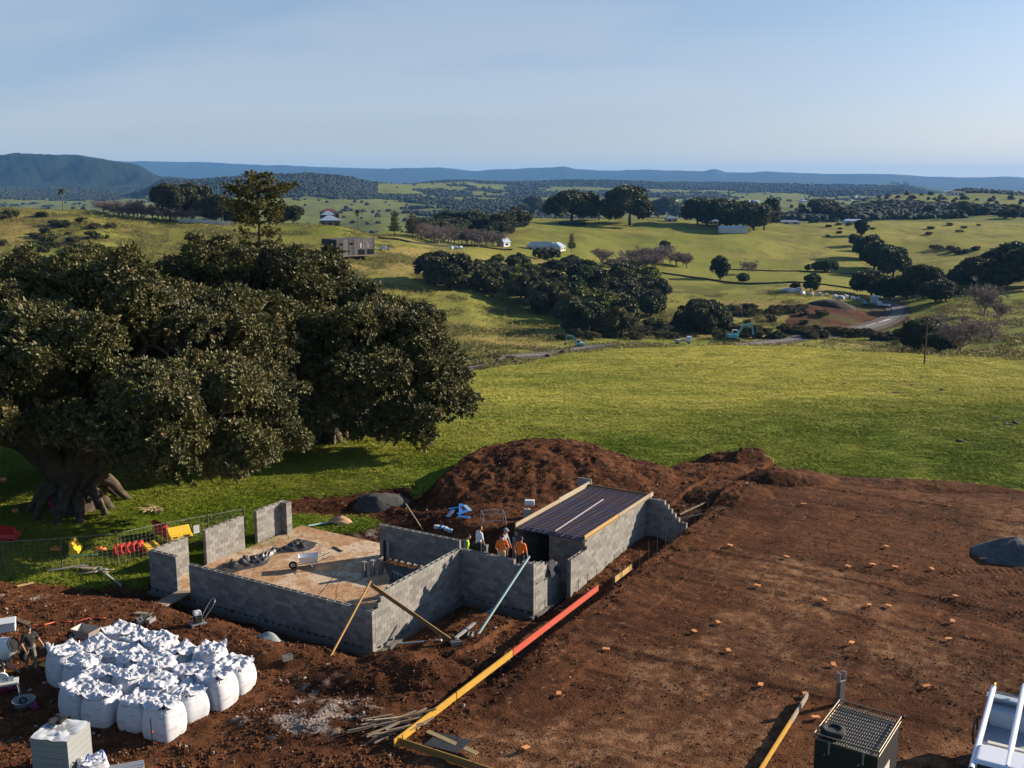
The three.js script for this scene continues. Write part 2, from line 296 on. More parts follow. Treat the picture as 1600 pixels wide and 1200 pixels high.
// land cover
const woodMask = (x, z) => {
  const d = -z, c = bearing(x, z);
  if (d < 1150) return 0;
  let k = fbm(x / 520 + 3, z / 700 + 8, 4) * 1.0 + 0.28 * (fbm(x / 130, z / 130, 3) - 0.5);
  k += 0.16 * sstep(3300, 4600, d) + 0.2 * sstep(5200, 6200, d) * (1 - sstep(230, 300, c)) + 0.1 * sstep(5500, 6500, d);
  if (c > 230 && c < 590 && d > 3500 && d < 5200) k += 0.25;
  if (c < 260 && d > 5900) k += 0.5;
  if (d < 3600 && c > 1120) k -= 0.075;
  if (c > 1490 && c < 1700 && d > 2250 && d < 3200) k += 0.3;
  if (d < 2600 && c > 200 && c < 1100) k -= 0.1;
  return sstep(0.585, 0.62, k);
};
const C = (r, g, b) => [r, g, b];
const mix3 = (a, b, t) => [lerp(a[0], b[0], t), lerp(a[1], b[1], t), lerp(a[2], b[2], t)];
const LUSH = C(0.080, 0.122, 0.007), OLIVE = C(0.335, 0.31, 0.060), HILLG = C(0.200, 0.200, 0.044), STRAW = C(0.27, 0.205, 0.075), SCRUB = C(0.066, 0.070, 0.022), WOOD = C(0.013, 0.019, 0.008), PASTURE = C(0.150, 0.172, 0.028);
const DIRT = C(0.100, 0.0415, 0.0190), DAMP = C(0.042, 0.0165, 0.0088), PALE = C(0.235, 0.128, 0.067), CHALK = C(0.36, 0.30, 0.26);
const DIG2 = [[1210, 465, 470], [1280, 470, 475], [1400, 472, 500], [1440, 500, 450], [1400, 525, 425], [1320, 538, 410], [1230, 525, 425], [1250, 495, 455]].map(([c, , d]) => [(c - 800) / 1650 * d, -d]);
function inPoly(P, x, z) { let r = false; for (let i = 0, j = P.length - 1; i < P.length; j = i++) { const [x1, z1] = P[i], [x2, z2] = P[j]; if ((z1 > z) !== (z2 > z) && x < (x2 - x1) * (z - z1) / (z2 - z1) + x1) r = !r; } return r; }
function coverGrass(x, z) {
  const d = Math.hypot(x, z), c = bearing(x, z), n1 = fbm(x / 9, z / 9, 4), n2 = fbm(x / 2.2 + 5, z / 2.2, 3), n3 = fbm(x / 45 + 1, z / 45, 3);
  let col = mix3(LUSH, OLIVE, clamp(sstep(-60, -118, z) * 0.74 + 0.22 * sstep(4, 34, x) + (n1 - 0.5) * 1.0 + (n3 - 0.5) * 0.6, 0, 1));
  col = mix3(col, STRAW, 0.35 * sstep(0.6, 0.75, n2) * sstep(-50, -110, z));
  if (d > 220) {
    // drier hillside, rough with tussocks and scrub
    let hill = mix3(HILLG, STRAW, sstep(0.42, 0.66, fbm(x / 26 + 7, z / 26, 4)) * 0.75);
    hill = mix3(hill, PASTURE, sstep(0.45, 0.6, fbm(x / 60 + 21, z / 60, 3)));
    const rough = sstep(0.50, 0.60, fbm(x / 13 + 3, z / 13 + 2, 4)) * (0.35 + 0.65 * (1 - sstep(520, 620, d)));
    hill = mix3(hill, SCRUB, rough * 0.75);
    col = mix3(col, hill, sstep(215, 250, d));
    // improved pasture farther back
    let past = mix3(PASTURE, HILLG, sstep(0.35, 0.65, fbm(x / 120 + 2, z / 120, 4)));
    past = mix3(past, SCRUB, 0.35 * sstep(0.6, 0.7, fbm(x / 30, z / 30, 3)));
    past = mix3(past, [0.11, 0.10, 0.03], 0.55 * sstep(0.52, 0.66, fbm(x / 7 + 5, z / 12, 4)));
    past = mix3(past, STRAW, 0.4 * sstep(0.55, 0.7, fbm(x / 22 + 15, z / 9, 4)));
    col = mix3(col, past, sstep(560, 640, d) * (c > 640 ? 1 : 0.6));
    if (c > 840 && d > 590 && d < 720) col = mix3(col, PASTURE, 0.5);
    if (c < 260 && d > 380 && d < 580) col = mix3(col, SCRUB, 0.7 * sstep(0.44, 0.56, fbm(x / 18 + 9, z / 18, 4)));
    // field boundaries of the far country
    if (d > 1100) {
      const cell = Math.floor(x / 330 + 0.6 * vnoise(z / 500, 2)) * 31 + Math.floor(z / 420 + 0.5 * vnoise(x / 400, 7)) * 17, tone = hash2(cell, 5);
      col = mix3(mix3(PASTURE, [0.13, 0.15, 0.045], tone), SCRUB, 0.35 * hash2(cell, 9));
      col = mix3(col, WOOD, woodMask(x, z));
    }
    if (d > 14000) col = [0.026, 0.034, 0.02];
  }
  if (d > 380 && inPoly(DIG2, x, z)) col = mix3(mix3(mix3(DIRT, DAMP, 0.55 + 0.45 * sstep(0.4, 0.6, fbm(x / 6, z / 6, 3))), PALE, 0.2 * sstep(0.5, 0.7, fbm(x / 9, z / 4, 3))), SCRUB, sstep(0.5, 0.56, fbm(x / 16 + 4, z / 16, 4)) * 0.8);
  return col;
}
function coverSoil(x, z, sd) {
  const u = U(x, z), v = VV(x, z), pad = sstep(-7, -8.5, u);
  let col = mix3(DIRT, DAMP, sstep(0.42, 0.68, fbm(x * 0.33, z * 0.33, 4)) * (0.85 - 0.4 * pad));
  col = mix3(col, DAMP, (0.5 - 0.2 * pad) * sstep(0.52, 0.62, fbm(x * 2.3, z * 2.3, 3)));
  // pale, scraped crust of the pad with track streaks
  const streak = fbm(u * 1.6, v * 0.28, 3), crust = sstep(0.44, 0.66, fbm(x * 0.14 + 2, z * 0.14 + 7, 3) + 0.22 * (streak - 0.5)) * pad * (1 - sstep(46, 58, -z) * 0.75);
  col = mix3(col, PALE, crust * (0.25 + 0.75 * sstep(0.46, 0.62, fbm(x * 3.1, z * 3.1, 3))) * 0.8);
  // damp bands left by the grader
  col = mix3(col, DAMP, 0.5 * pad * sstep(0.53, 0.64, fbm(u * 0.11 + 1.7, v * 0.85 + 5, 4)));
  // stones and dust of spilt mortar
  const chalk = (cx, cz, rx, rz) => Math.max(0, 1 - Math.hypot((x - cx) / rx, (z - cz) / rz));
  const k = Math.max(chalk(-6.9, -32.0, 3.0, 2.6), chalk(-22, -42.6, 3.2, 1.6) * 0.8, chalk(-7.2, -53.8, 2.2, 1.2));
  if (k > 0) col = mix3(col, CHALK, sstep(0.42, 0.62, fbm(x * 2.6 + 4, z * 2.6, 4) * (0.55 + 0.6 * k)) * 0.62);
  const peb = hash2(Math.floor(x * 13), Math.floor(z * 13));
  if (peb > 0.985) col = mix3(col, PALE, 0.7);
  return col;
}

const grassTile = dataTex(512, (u, v) => { const a = tfbm(u, v, 12, 5), b = tfbm(u + 0.37, v + 0.11, 48, 3), k = 0.5 + 0.55 * (a - 0.5) + 0.75 * (b - 0.5); return [k * 1.04, k, k * 0.9]; }, false);
const soilTile = dataTex(512, (u, v) => { const a = tfbm(u, v, 8, 6), b = tfbm(u + 0.2, v + 0.6, 64, 3); const k = 0.5 + 0.5 * (a - 0.5) + 0.55 * (b - 0.5); return [k, k * 0.985, k * 0.96]; }, false);
const matLand = new THREE.MeshPhysicalMaterial({ vertexColors: true, specularIntensity: 0.15, roughness: 0.97, color: lin(1.9, 1.9, 1.9), map: grassTile, bumpMap: grassTile, bumpScale: 0.16 });
const matSoil = new THREE.MeshPhysicalMaterial({ vertexColors: true, specularIntensity: 0.1, roughness: 0.97, color: lin(1.9, 1.9, 1.9), map: soilTile, bumpMap: soilTile, bumpScale: 0.05 });
function buildLand() {
  const az = [], R = [];
  for (let a = -180; a < -40; a += 5) az.push(a);
  for (let a = -40; a < -29; a += 0.5) az.push(a);
  for (let a = -29; a < 29; a += 0.1) az.push(a);
  for (let a = 29; a < 40; a += 0.5) az.push(a);
  for (let a = 40; a <= 180; a += 5) az.push(a);
  let r = 4; while (r < 21500) { R.push(r); r *= r < 40 ? 1.05 : r < 330 ? 1.0085 : r < 1100 ? 1.0075 : 1.0125; }
  R.push(23000, 26000);
  const nA = az.length, nR = R.length, P = new Float32Array(nA * nR * 3), Cc = new Float32Array(nA * nR * 3), T = new Float32Array(nA * nR * 2), I = [];
  for (let i = 0; i < nR; i++) for (let j = 0; j < nA; j++) {
    const a = az[j] * Math.PI / 180, x = R[i] * Math.sin(a), z = -R[i] * Math.cos(a), k = i * nA + j;
    let h = R[i] > 22000 ? -90 : relief(x, z);
    const e = Math.min(x - SITE.x0, SITE.x1 - x, z - SITE.z0, SITE.z1 - z);
    h -= 1.6 * sstep(1.2, 3.2, e);
    P[k * 3] = x; P[k * 3 + 1] = h; P[k * 3 + 2] = z;
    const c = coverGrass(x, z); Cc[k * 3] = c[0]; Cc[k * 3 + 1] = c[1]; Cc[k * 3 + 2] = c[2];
    T[k * 2] = x / 5; T[k * 2 + 1] = z / 5;
    if (i && j) { const p = k - nA - 1; I.push(p, k - 1, p + 1, p + 1, k - 1, k); }
  }
  const g = new THREE.BufferGeometry();
  g.setAttribute('position', new THREE.BufferAttribute(P, 3)); g.setAttribute('color', new THREE.BufferAttribute(Cc, 3)); g.setAttribute('uv', new THREE.BufferAttribute(T, 2));
  g.setIndex(I); g.computeVertexNormals();
  if (g.attributes.normal.getY(Math.floor(nR / 2) * nA + 200) < 0) { for (let q = 0; q < I.length; q += 3) { const t = I[q]; I[q] = I[q + 1]; I[q + 1] = t; } g.setIndex(I); g.computeVertexNormals(); }
  return g;
}
structure('terrain', buildLand(), matLand);
function buildSite() {
  const st = 0.1, nx = Math.round((SITE.x1 - SITE.x0 - 1.0) / st), nz = Math.round((SITE.z1 - SITE.z0 - 1.0) / st);
  const P = new Float32Array((nx + 1) * (nz + 1) * 3), Cc = new Float32Array((nx + 1) * (nz + 1) * 3), T = new Float32Array((nx + 1) * (nz + 1) * 2), I = [];
  for (let j = 0; j <= nz; j++) for (let i = 0; i <= nx; i++) {
    const x = SITE.x0 + 0.5 + i * st, z = SITE.z0 + 0.5 + j * st, k = j * (nx + 1) + i;
    P[k * 3] = x; P[k * 3 + 1] = ground(x, z) + 0.006; P[k * 3 + 2] = z;
    const sd = soilDist(x, z) + 1.5 * (fbm(x * 0.8 + 2, z * 0.8, 4) - 0.5);
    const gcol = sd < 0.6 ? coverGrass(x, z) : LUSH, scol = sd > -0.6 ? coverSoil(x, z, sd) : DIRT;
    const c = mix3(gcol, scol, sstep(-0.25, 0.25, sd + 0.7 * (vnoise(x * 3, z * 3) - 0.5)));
    Cc[k * 3] = c[0]; Cc[k * 3 + 1] = c[1]; Cc[k * 3 + 2] = c[2]; T[k * 2] = x / 2.6; T[k * 2 + 1] = z / 2.6;
    if (i && j) { const p = k - nx - 2; I.push(p, k - 1, p + 1, p + 1, k - 1, k); }
  }
  const g = new THREE.BufferGeometry();
  g.setAttribute('position', new THREE.BufferAttribute(P, 3)); g.setAttribute('color', new THREE.BufferAttribute(Cc, 3)); g.setAttribute('uv', new THREE.BufferAttribute(T, 2)); g.setIndex(I); g.computeVertexNormals();
  return g;
}
structure('site_ground', buildSite(), matSoil);

// ---------- block house under construction ----------
const blockTile = dataTex(128, (u, v) => { const k = 0.80 + 0.16 * (tfbm(u, v, 16, 3) - 0.5) + 0.12 * (tfbm(u + 0.3, v, 4, 3) - 0.5); return [k, k * 0.985, k * 0.955]; }, true);
const blockMats = [0.265, 0.325, 0.36, 0.42].map((k) => std(lin(k, k * 0.985, k * 0.955), 0.93, { map: blockTile, bumpMap: blockTile, bumpScale: 0.004 }));
const mortarMat = std(lin(0.17, 0.16, 0.15), 0.95);
const BL = 0.39, BH = 0.19;
const gFull = box(BL - 0.004, BH - 0.004, 0.19), gHalf = box(0.186, BH - 0.004, 0.19);
function cored(w) {   // hollow block open at the top
  const sh = new THREE.Shape([[-w / 2, -0.095], [w / 2, -0.095], [w / 2, 0.095], [-w / 2, 0.095]].map((p) => new THREE.Vector2(...p)));
  const q = w / 2 - 0.012;
  sh.holes.push(new THREE.Path([[-q, -0.06], [-q, 0.06], [q, 0.06], [q, -0.06]].map((p) => new THREE.Vector2(...p))));
  return new THREE.ExtrudeGeometry(sh, { depth: BH - 0.004, bevelEnabled: false }).translate(0, 0, -(BH - 0.004) / 2).rotateX(-Math.PI / 2);
}
function cleanout(w) {   // block with a square inspection opening
  const hh = (BH - 0.004) / 2, sh = new THREE.Shape([[-w / 2, -hh], [w / 2, -hh], [w / 2, hh], [-w / 2, hh]].map((p) => new THREE.Vector2(...p)));
  const a = w > 0.3 ? 0.135 : 0.05;
  sh.holes.push(new THREE.Path([[-a, -0.07], [-a, 0.055], [a, 0.055], [a, -0.07]].map((p) => new THREE.Vector2(...p))));
  return new THREE.ExtrudeGeometry(sh, { depth: 0.19, bevelEnabled: false }).translate(0, 0, -0.095);
}
const gFullTop = cored(BL - 0.004), gHalfTop = cored(0.186), gFullOut = cleanout(BL - 0.004), gHalfOut = cleanout(0.186);
// lay blocks along local x of `w`; z0 = middle of the wall; courses(x) gives how many courses stand at x
function layBlocks(w, x0, len, courses, z0, { out = false, y0 = 0, joint = null, skip = null } = {}) {
  const maxC = Math.max(...Array.from({ length: 60 }, (_, i) => courses(x0 + len * (i + 0.5) / 60)));
  const n2 = Math.round(len / 0.2);
  for (let k = 0; k < maxC; k++) {
    let i = 0;
    while (i < n2) {
      const odd = k % 2 === 1, step = (i === 0 && odd) || i === n2 - 1 ? 1 : 2, xa = x0 + i * 0.2, xm = xa + step * 0.1;
      i += step;
      if (courses(xm) <= k || (skip && skip(xm, k))) continue;
      const isTop = courses(xm - 0.05) === k + 1 || courses(xm + 0.05) === k + 1, hole = out && k === 0;
      const g = step === 2 ? (hole ? gFullOut : isTop ? gFullTop : gFull) : (hole ? gHalfOut : isTop ? gHalfTop : gHalf);
      const b = part('concrete_block', g, blockMats[Math.floor(hash2(Math.round(xa * 50) + k * 91, Math.round(z0 * 10) + Math.round(len * 10)) * 4)], w);
      b.position.set(xm + (hash2(i, k) - 0.5) * 0.003, y0 + k * 0.2 + 0.1, z0 + (hash2(k, i + 7) - 0.5) * 0.004);
    }
  }
  // mortar set back in the joints
  const gs = []; let runA = 0;
  const cAt = (q) => courses(x0 + (q + 0.5) * 0.2);
  for (let q = 1; q <= n2; q++) if (q === n2 || cAt(q) !== cAt(runA)) {
    const L = (q - runA) * 0.2 - 0.012, hh = (cAt(runA) - 1) * 0.2 - (out ? 0.2 : 0) - 0.006;
    if (hh > 0.05) { for (const sgn of [-1, 1]) gs.push(box(L, hh, 0.012, x0 + (runA + q) * 0.1, y0 + (out ? 0.2 : 0) + hh / 2 + 0.003, z0 + sgn * 0.081)); gs.push(box(L, 0.008, 0.15, x0 + (runA + q) * 0.1, y0 + (out ? 0.2 : 0) + hh + 0.002, z0)); }
    runA = q;
  }
  if (gs.length) part('mortar', join(gs), mortarMat, w);
}
const TURN1 = HOUSE_TURN, TURN2 = Math.atan2(-E2.z, E2.x);
function wallThing(label, u, v, alongE1) { return tag(thing('block_wall', label, 'wall', uv3(u, v, 0), alongE1 ? TURN1 : TURN2, 'unfinished block walls of the house'), null, null, null, 'thing'); }
{
  let w = wallThing('long shaded grey block wall with a row of square holes along its foot', 0, 0, true);
  layBlocks(w, 0, 10.4, () => 9, 0.1, { out: true });
  w = wallThing('sunlit block wall stepping down to the propped near corner', 0, 0.2, false);
  layBlocks(w, 0, 6.4, (x) => x < 0.4 ? 9 : x < 0.6 ? 10 : 12, -0.1, { out: true });
  w = wallThing('shaded block wall below the bricklayers with the pale green prop leaning on it', -3.8, 6.5, true);
  layBlocks(w, 0, 3.8, (x) => x > 0.4 && x < 1.0 ? 11 : x > 2.0 && x < 2.4 ? 11 : 12, 0.1, { out: true });
  w = wallThing('short sunlit wall end with stepped top and a dark jacket on it', -3.8, 6.7, false);
  layBlocks(w, 0, 2.4, (x) => x < 0.4 ? 12 : x < 0.8 ? 11 : x < 1.2 ? 10 : x < 2.0 ? 9 : 8, -0.1);
  w = wallThing('high sunlit block wall carrying the right edge of the mesh covered deck', -4.5, 8.7, false);
  layBlocks(w, 0, 8.8, (x) => x < 1.6 ? 10 : 13, -0.1);
  w = wallThing('shaded cross wall beside the black doorway under the deck', -4.28, 10.35, true);
  layBlocks(w, 0, 1.8, (x) => x < 0.4 ? 13 : 12, 0.1);
  w = wallThing('block wall under the left edge of the mesh covered deck', -1.1, 9.6, false);
  layBlocks(w, 0, 7.8, (x) => x < 0.4 ? 11 : x < 0.8 ? 12 : 13, -0.1);
  w = wallThing('rear block wall closing the room under the deck', -4.28, 17.3, true);
  layBlocks(w, 0, 3.0, () => 13, 0.1);
  w = wallThing('block wall with staircase top running into the bank behind the deck', -6.7, 17.3, true);
  layBlocks(w, 0, 2.2, (x) => x < 0.4 ? 8 : x < 0.6 ? 9 : x < 0.8 ? 10 : x < 1.0 ? 11 : x < 1.2 ? 12 : 13, 0.1);
  w = wallThing('free shaded block wall behind the block store with pipes beside its end', 1.4, 8.55, true);
  layBlocks(w, 0, 4.8, () => 9, 0.1, { out: true, y0: 0.1 });
  w = wallThing('L shaped corner of block wall at the plank ramp', 11.2, 0, true);
  layBlocks(w, 0, 1.8, () => 10, 0.1, { out: true });
  { const sub = new THREE.Group(); sub.name = 'side_wall'; sub.position.set(1.8, 0, 0.2); sub.rotation.y = -Math.PI / 2; w.add(sub); layBlocks(sub, 0, 2.0, () => 10, 0.1); }
  w = wallThing('free standing pale panel of block wall nearest the plastic barriers', 13.0, 3.3, false);
  layBlocks(w, 0, 2.6, () => 10, 0.1);
  w = wallThing('pale block wall with a boxed corner at the far edge of the slab', 13.0, 6.8, false);
  layBlocks(w, 0, 2.2, () => 10, 0.1, { skip: (x, k) => k === 1 && x > 1.15 && x < 1.5 });
  { const sub = new THREE.Group(); sub.name = 'corner_pier'; sub.position.set(1.8, 0, 0.2); w.add(sub); layBlocks(sub, 0, 0.4, () => 10, 0.1); layBlocks(sub, 0, 0.4, () => 10, 0.3); }
}
// slab with a skin of sand
{
  const pts = [[12.78, 0.22], [12.78, 10.1], [6.3, 10.0], [6.25, 8.5], [3.9, 6.3], [2.7, 4.4], [2.0, 2.4], [1.3, 0.22]];
  const sh = new THREE.Shape(pts.map(([u, v]) => new THREE.Vector2(u, -v)));
  const g = new THREE.ExtrudeGeometry(sh, { depth: 0.22, bevelEnabled: true, bevelSize: 0.015, bevelThickness: 0.01, bevelSegments: 1 });
  g.rotateX(-Math.PI / 2);   // (u, -v) -> x = u, z = v
  const n = g.attributes.position; const uvs = g.attributes.uv;
  for (let i = 0; i < n.count; i++) uvs.setXY(i, n.getX(i) / 6.5, n.getZ(i) / 6.5);
  const tile = dataTex(1024, (u, v) => {
    const a = tfbm(u, v, 5, 6), b = tfbm(u + 0.4, v + 0.2, 22, 4), c = tfbm(u + 0.7, v + 0.9, 90, 2);
    const t = sstep(0.42, 0.62, a), st = sstep(0.56, 0.66, b) * 0.5;
    const base = mix3([0.77, 0.60, 0.44], [0.86, 0.76, 0.64], t), col = mix3(base, [0.60, 0.43, 0.29], st), k = 0.86 + 0.3 * (c - 0.5);
    return col.map((x) => x * k);
  });
  const m = structure('floor_slab', g, std(lin(0.92, 0.92, 0.92), 0.95, { map: tile, bumpMap: tile, bumpScale: 0.02 }));
  m.position.copy(uv3(0, 0, 0.03)); m.rotation.y = TURN1;
  const f = structure('footing_slab', box(12.3, 0.2, 7.9, 6.55, -0.04, 4.4), std(lin(0.20, 0.17, 0.14), 0.95, { map: blockTile }));
  f.position.copy(uv3(0, 0, 0)); f.rotation.y = TURN1;
  const fm = std(lin(0.22, 0.20, 0.18), 0.95, { map: blockTile, bumpMap: soilTile, bumpScale: 0.03 });
  for (const [w, d, x, z] of [[13.3, 0.5, 6.45, 0.12], [0.5, 6.2, 0.05, 3.45], [4.2, 0.5, -1.75, 6.58], [0.5, 2.6, -3.72, 7.9], [0.5, 9.2, -4.42, 13.1], [2.4, 0.5, -5.6, 17.4]]) { const q = structure('wall_footing', box(w, 0.3, d, x, -0.16, z), fm); q.position.copy(uv3(0, 0, 0)); q.rotation.y = TURN1; }
  const f2 = structure('room_floor', box(3.2, 0.2, 8, -2.85, 0.0, 13.4), std(lin(0.16, 0.14, 0.12), 0.95, { map: blockTile }));
  f2.position.copy(uv3(0, 0, 0)); f2.rotation.y = TURN1;
}
// deck over the finished room: sheet, reinforcement, edge boards
const timberTile = dataTex(256, (u, v) => { const g = 0.5 + 0.5 * Math.sin((v * 14 + 1.6 * tfbm(u, v, 3, 3)) * 6.283); const k = 0.78 + 0.1 * g + 0.22 * (tfbm(u, v * 1, 24, 3) - 0.5); return [k, k * 0.96, k * 0.9]; });
const timber = std(lin(0.50, 0.36, 0.20), 0.85, { map: timberTile }), paleTimber = std(lin(0.52, 0.45, 0.34), 0.88, { map: timberTile }), greyTimber = std(lin(0.30, 0.25, 0.20), 0.9, { map: timberTile }), darkTimber = std(lin(0.20, 0.135, 0.075), 0.9, { map: timberTile });
const yellowTimber = std(lin(0.70, 0.42, 0.04), 0.7, { map: timberTile }), redTimber = std(lin(0.68, 0.10, 0.05), 0.7, { map: timberTile });
const steel = std(lin(0.32, 0.33, 0.34), 0.45, { metalness: 0.7 }), blackMat = std(lin(0.012, 0.012, 0.013), 0.8), galv = std(lin(0.42, 0.43, 0.44), 0.5, { metalness: 0.6 });
{
  const d = thing('roof_deck', 'flat deck of purple blue sheeting under a grid of reinforcing bars', 'roof deck', uv3(0, 0, 2.6), TURN1);
  const sheetTile = dataTex(256, (u, v) => { const k = 0.75 + 0.35 * (tfbm(u, v, 6, 4) - 0.5), r = sstep(0.55, 0.7, tfbm(u + 0.3, v + 0.8, 4, 4)); return mix3([0.22 * k, 0.22 * k, 0.36 * k], [0.30 * k, 0.22 * k, 0.22 * k], r * 0.7); });
  part('deck_sheet', box(3.5, 0.03, 7.7, -2.85, 0.02, 13.5), std(lin(0.62, 0.62, 0.66), 0.5, { map: sheetTile, metalness: 0.2 }), d);
  for (let k = 0; k < 11; k++) part('deck_rib', box(0.025, 0.03, 7.68, -4.35 + k * 0.3, 0.05, 13.5), std(lin(0.13, 0.13, 0.2), 0.5, { metalness: 0.3 }), d);
  const rust = [std(lin(0.15, 0.11, 0.13), 0.7), std(lin(0.12, 0.11, 0.15), 0.6), std(lin(0.20, 0.11, 0.075), 0.85)];
  reseed(77);
  for (let k = 0; k < 18; k++) part('reinforcing_bar', rod(V(-4.45 + k * 0.19, 0.13, 9.75), V(-4.45 + k * 0.19, 0.13, 17.25), 0.02, 0.02, 5), pick(rust), d);
  for (let k = 0; k < 38; k++) part('reinforcing_bar', rod(V(-4.5, 0.155, 9.8 + k * 0.2), V(-1.2, 0.155, 9.8 + k * 0.2), 0.024, 0.024, 5), pick(rust), d);
  part('edge_board', box(0.05, 0.24, 3.7, -4.56, 0.08, 11.75), std(lin(0.66, 0.43, 0.16), 0.8, { map: timberTile }), d).userData.label = 'yellow new timber edge board';
  part('edge_board', box(0.06, 0.22, 4.3, -4.56, 0.08, 15.8), paleTimber, d);
  part('edge_board', box(0.05, 0.3, 4.4, -1.02, 0.1, 11.9), paleTimber, d);
  part('edge_board', box(0.05, 0.34, 3.5, -1.0, 0.12, 15.9), std(lin(0.56, 0.5, 0.4), 0.9, { map: timberTile }), d);
  part('edge_board', box(3.6, 0.28, 0.05, -2.8, 0.06, 17.45), darkTimber, d);
  part('screed_rail', box(0.045, 0.04, 5.6, -3.0, 0.2, 12.6, 0.035), std(lin(0.36, 0.32, 0.35), 0.7), d).userData.label = 'pale straight rail lying on the bars';
}

// ---------- trees ----------
function leafSpray(n, len, wid, spread, rs, curl = 0.12) {   // a bunch of leaves at a twig's end, pointing up local y
  reseed(rs); const P = [], N = [], I = [];
  for (let k = 0; k < n; k++) {
    const a = k * 2.4 + rr(-0.3, 0.3), el = rr(0.1, 1) * spread, d = V(Math.cos(a) * Math.sin(el), Math.cos(el), Math.sin(a) * Math.sin(el));
    const side = new THREE.Vector3().crossVectors(d, V(rr(-1, 1), rr(0.2, 1.2), rr(-1, 1))).normalize(), up = new THREE.Vector3().crossVectors(side, d).normalize();
    const o = d.clone().multiplyScalar(rr(0, 0.35) * len).add(V(rr(-0.15, 0.15) * len, rr(-0.2, 0.3) * len, rr(-0.15, 0.15) * len)), L = len * rr(0.75, 1.2), W = wid * rr(0.8, 1.15), b = P.length / 3;
    const put = (t, sgn, w, lift) => { const p = o.clone().addScaledVector(d, t * L).addScaledVector(side, sgn * w * W).addScaledVector(up, lift * L); P.push(p.x, p.y, p.z); const nn = up.clone().addScaledVector(side, sgn * 0.35).addScaledVector(d, (t - 0.5) * 0.5).normalize(); N.push(nn.x, nn.y, nn.z); };
    put(0, 0, 0, 0); put(0.5, -1, 0.5, curl); put(0.5, 1, 0.5, curl); put(1, 0, 0, -curl * 0.5);
    I.push(b, b + 2, b + 1, b + 1, b + 2, b + 3);
  }
  const g = new THREE.BufferGeometry(); g.setAttribute('position', new THREE.Float32BufferAttribute(P, 3)); g.setAttribute('normal', new THREE.Float32BufferAttribute(N, 3)); g.setAttribute('uv', new THREE.Float32BufferAttribute(new Float32Array(P.length / 3 * 2), 2)); g.setIndex(I); return g;
}
function limb(a, b, r0, r1, sag = 0.15, seg = 7, rad = 7) {
  const d = b.clone().sub(a), L = d.length(), side = V(rr(-1, 1), rr(-0.4, 0.4), rr(-1, 1)).multiplyScalar(L * sag), pts = [];
  const m1 = a.clone().addScaledVector(d, 0.35).add(side).add(V(0, L * 0.1, 0)), m2 = a.clone().addScaledVector(d, 0.7).addScaledVector(side, 0.4);
  const c = new THREE.CatmullRomCurve3([a, m1, m2, b]), g = new THREE.TubeGeometry(c, seg, 1, rad, false), p = g.attributes.position;
  for (let i = 0; i <= seg; i++) { const q = c.getPointAt(i / seg), r = lerp(r0, r1, i / seg); for (let j = 0; j <= rad; j++) { const k = i * (rad + 1) + j; p.setXYZ(k, q.x + (p.getX(k) - q.x) * r, q.y + (p.getY(k) - q.y) * r, q.z + (p.getZ(k) - q.z) * r); } }
  g.computeVertexNormals(); return g;
}
const barkTile = dataTex(256, (u, v) => { const k = 0.62 + 0.5 * (tfbm(u, v, 10, 4) - 0.5) + 0.25 * (tfbm(u * 1, v, 40, 2) - 0.5); return [k, k * 0.95, k * 0.88]; });
const bark = std(lin(0.20, 0.165, 0.13), 0.95, { map: barkTile, bumpMap: barkTile, bumpScale: 0.05 }), barkDark = std(lin(0.10, 0.08, 0.06), 0.95, { map: barkTile }), barkPale = std(lin(0.30, 0.26, 0.22), 0.95, { map: barkTile });
// lobes: [x, y, z, rx, ry, rz]; leaves cover the skins of the lobes and thin out inwards
function crownOf(geo, mat, lobes, count, size, colors, rs, { inner = 0.25, droop = 0 } = {}) {
  reseed(rs);
  const im = new THREE.InstancedMesh(geo, mat, count), M = new THREE.Matrix4(), q = new THREE.Quaternion(), col = new THREE.Color();
  const wts = lobes.map((l) => l[3] * l[5] + l[3] * l[4]), tot = wts.reduce((a, b) => a + b, 0), lobeCol = lobes.map(() => rr(0, 1));
  const mid = lobes.reduce((s2, l) => s2.add(V(l[0], l[1], l[2])), V(0, 0, 0)).multiplyScalar(1 / lobes.length);
  for (let i = 0; i < count; i++) {
    let w = rnd() * tot, k = 0; while (k < lobes.length - 1 && (w -= wts[k]) > 0) k++;
    const l = lobes[k]; let d;
    do { d = V(rr(-1, 1), rr(-1, 1), rr(-1, 1)); } while (d.lengthSq() > 1 || d.lengthSq() < 0.01);
    d.normalize();
    if (d.y < -0.35 && rnd() < 0.6) d.y *= -0.6;
    const rad = rnd() < inner ? rr(0.45, 0.9) : rr(0.86, 1.1), p = V(l[0] + d.x * l[3] * rad, l[1] + d.y * l[4] * rad, l[2] + d.z * l[5] * rad);
    const out = d.clone().add(p.clone().sub(mid).normalize().multiplyScalar(0.5)).add(V(rr(-0.5, 0.5), rr(-0.1, 0.7) - droop, rr(-0.5, 0.5))).normalize();
    q.setFromUnitVectors(V(0, 1, 0), out).multiply(new THREE.Quaternion().setFromAxisAngle(V(0, 1, 0), rr(0, 6.28)));
    const sc = size * rr(0.55, 1.5);
    M.compose(p, q, V(sc, sc, sc)); im.setMatrixAt(i, M);
    const t = clamp(0.65 * lobeCol[k] + 0.5 * rnd() - 0.08, 0, 1), a = colors[0], b = colors[1];
    if (colors[2] && rnd() < 0.07) col.setRGB(...colors[2]); else col.setRGB(lerp(a[0], b[0], t), lerp(a[1], b[1], t), lerp(a[2], b[2], t));
    im.setColorAt(i, col);
  }
  shade(im); im.name = 'crown'; im.userData.kind = 'stuff'; return im;
}
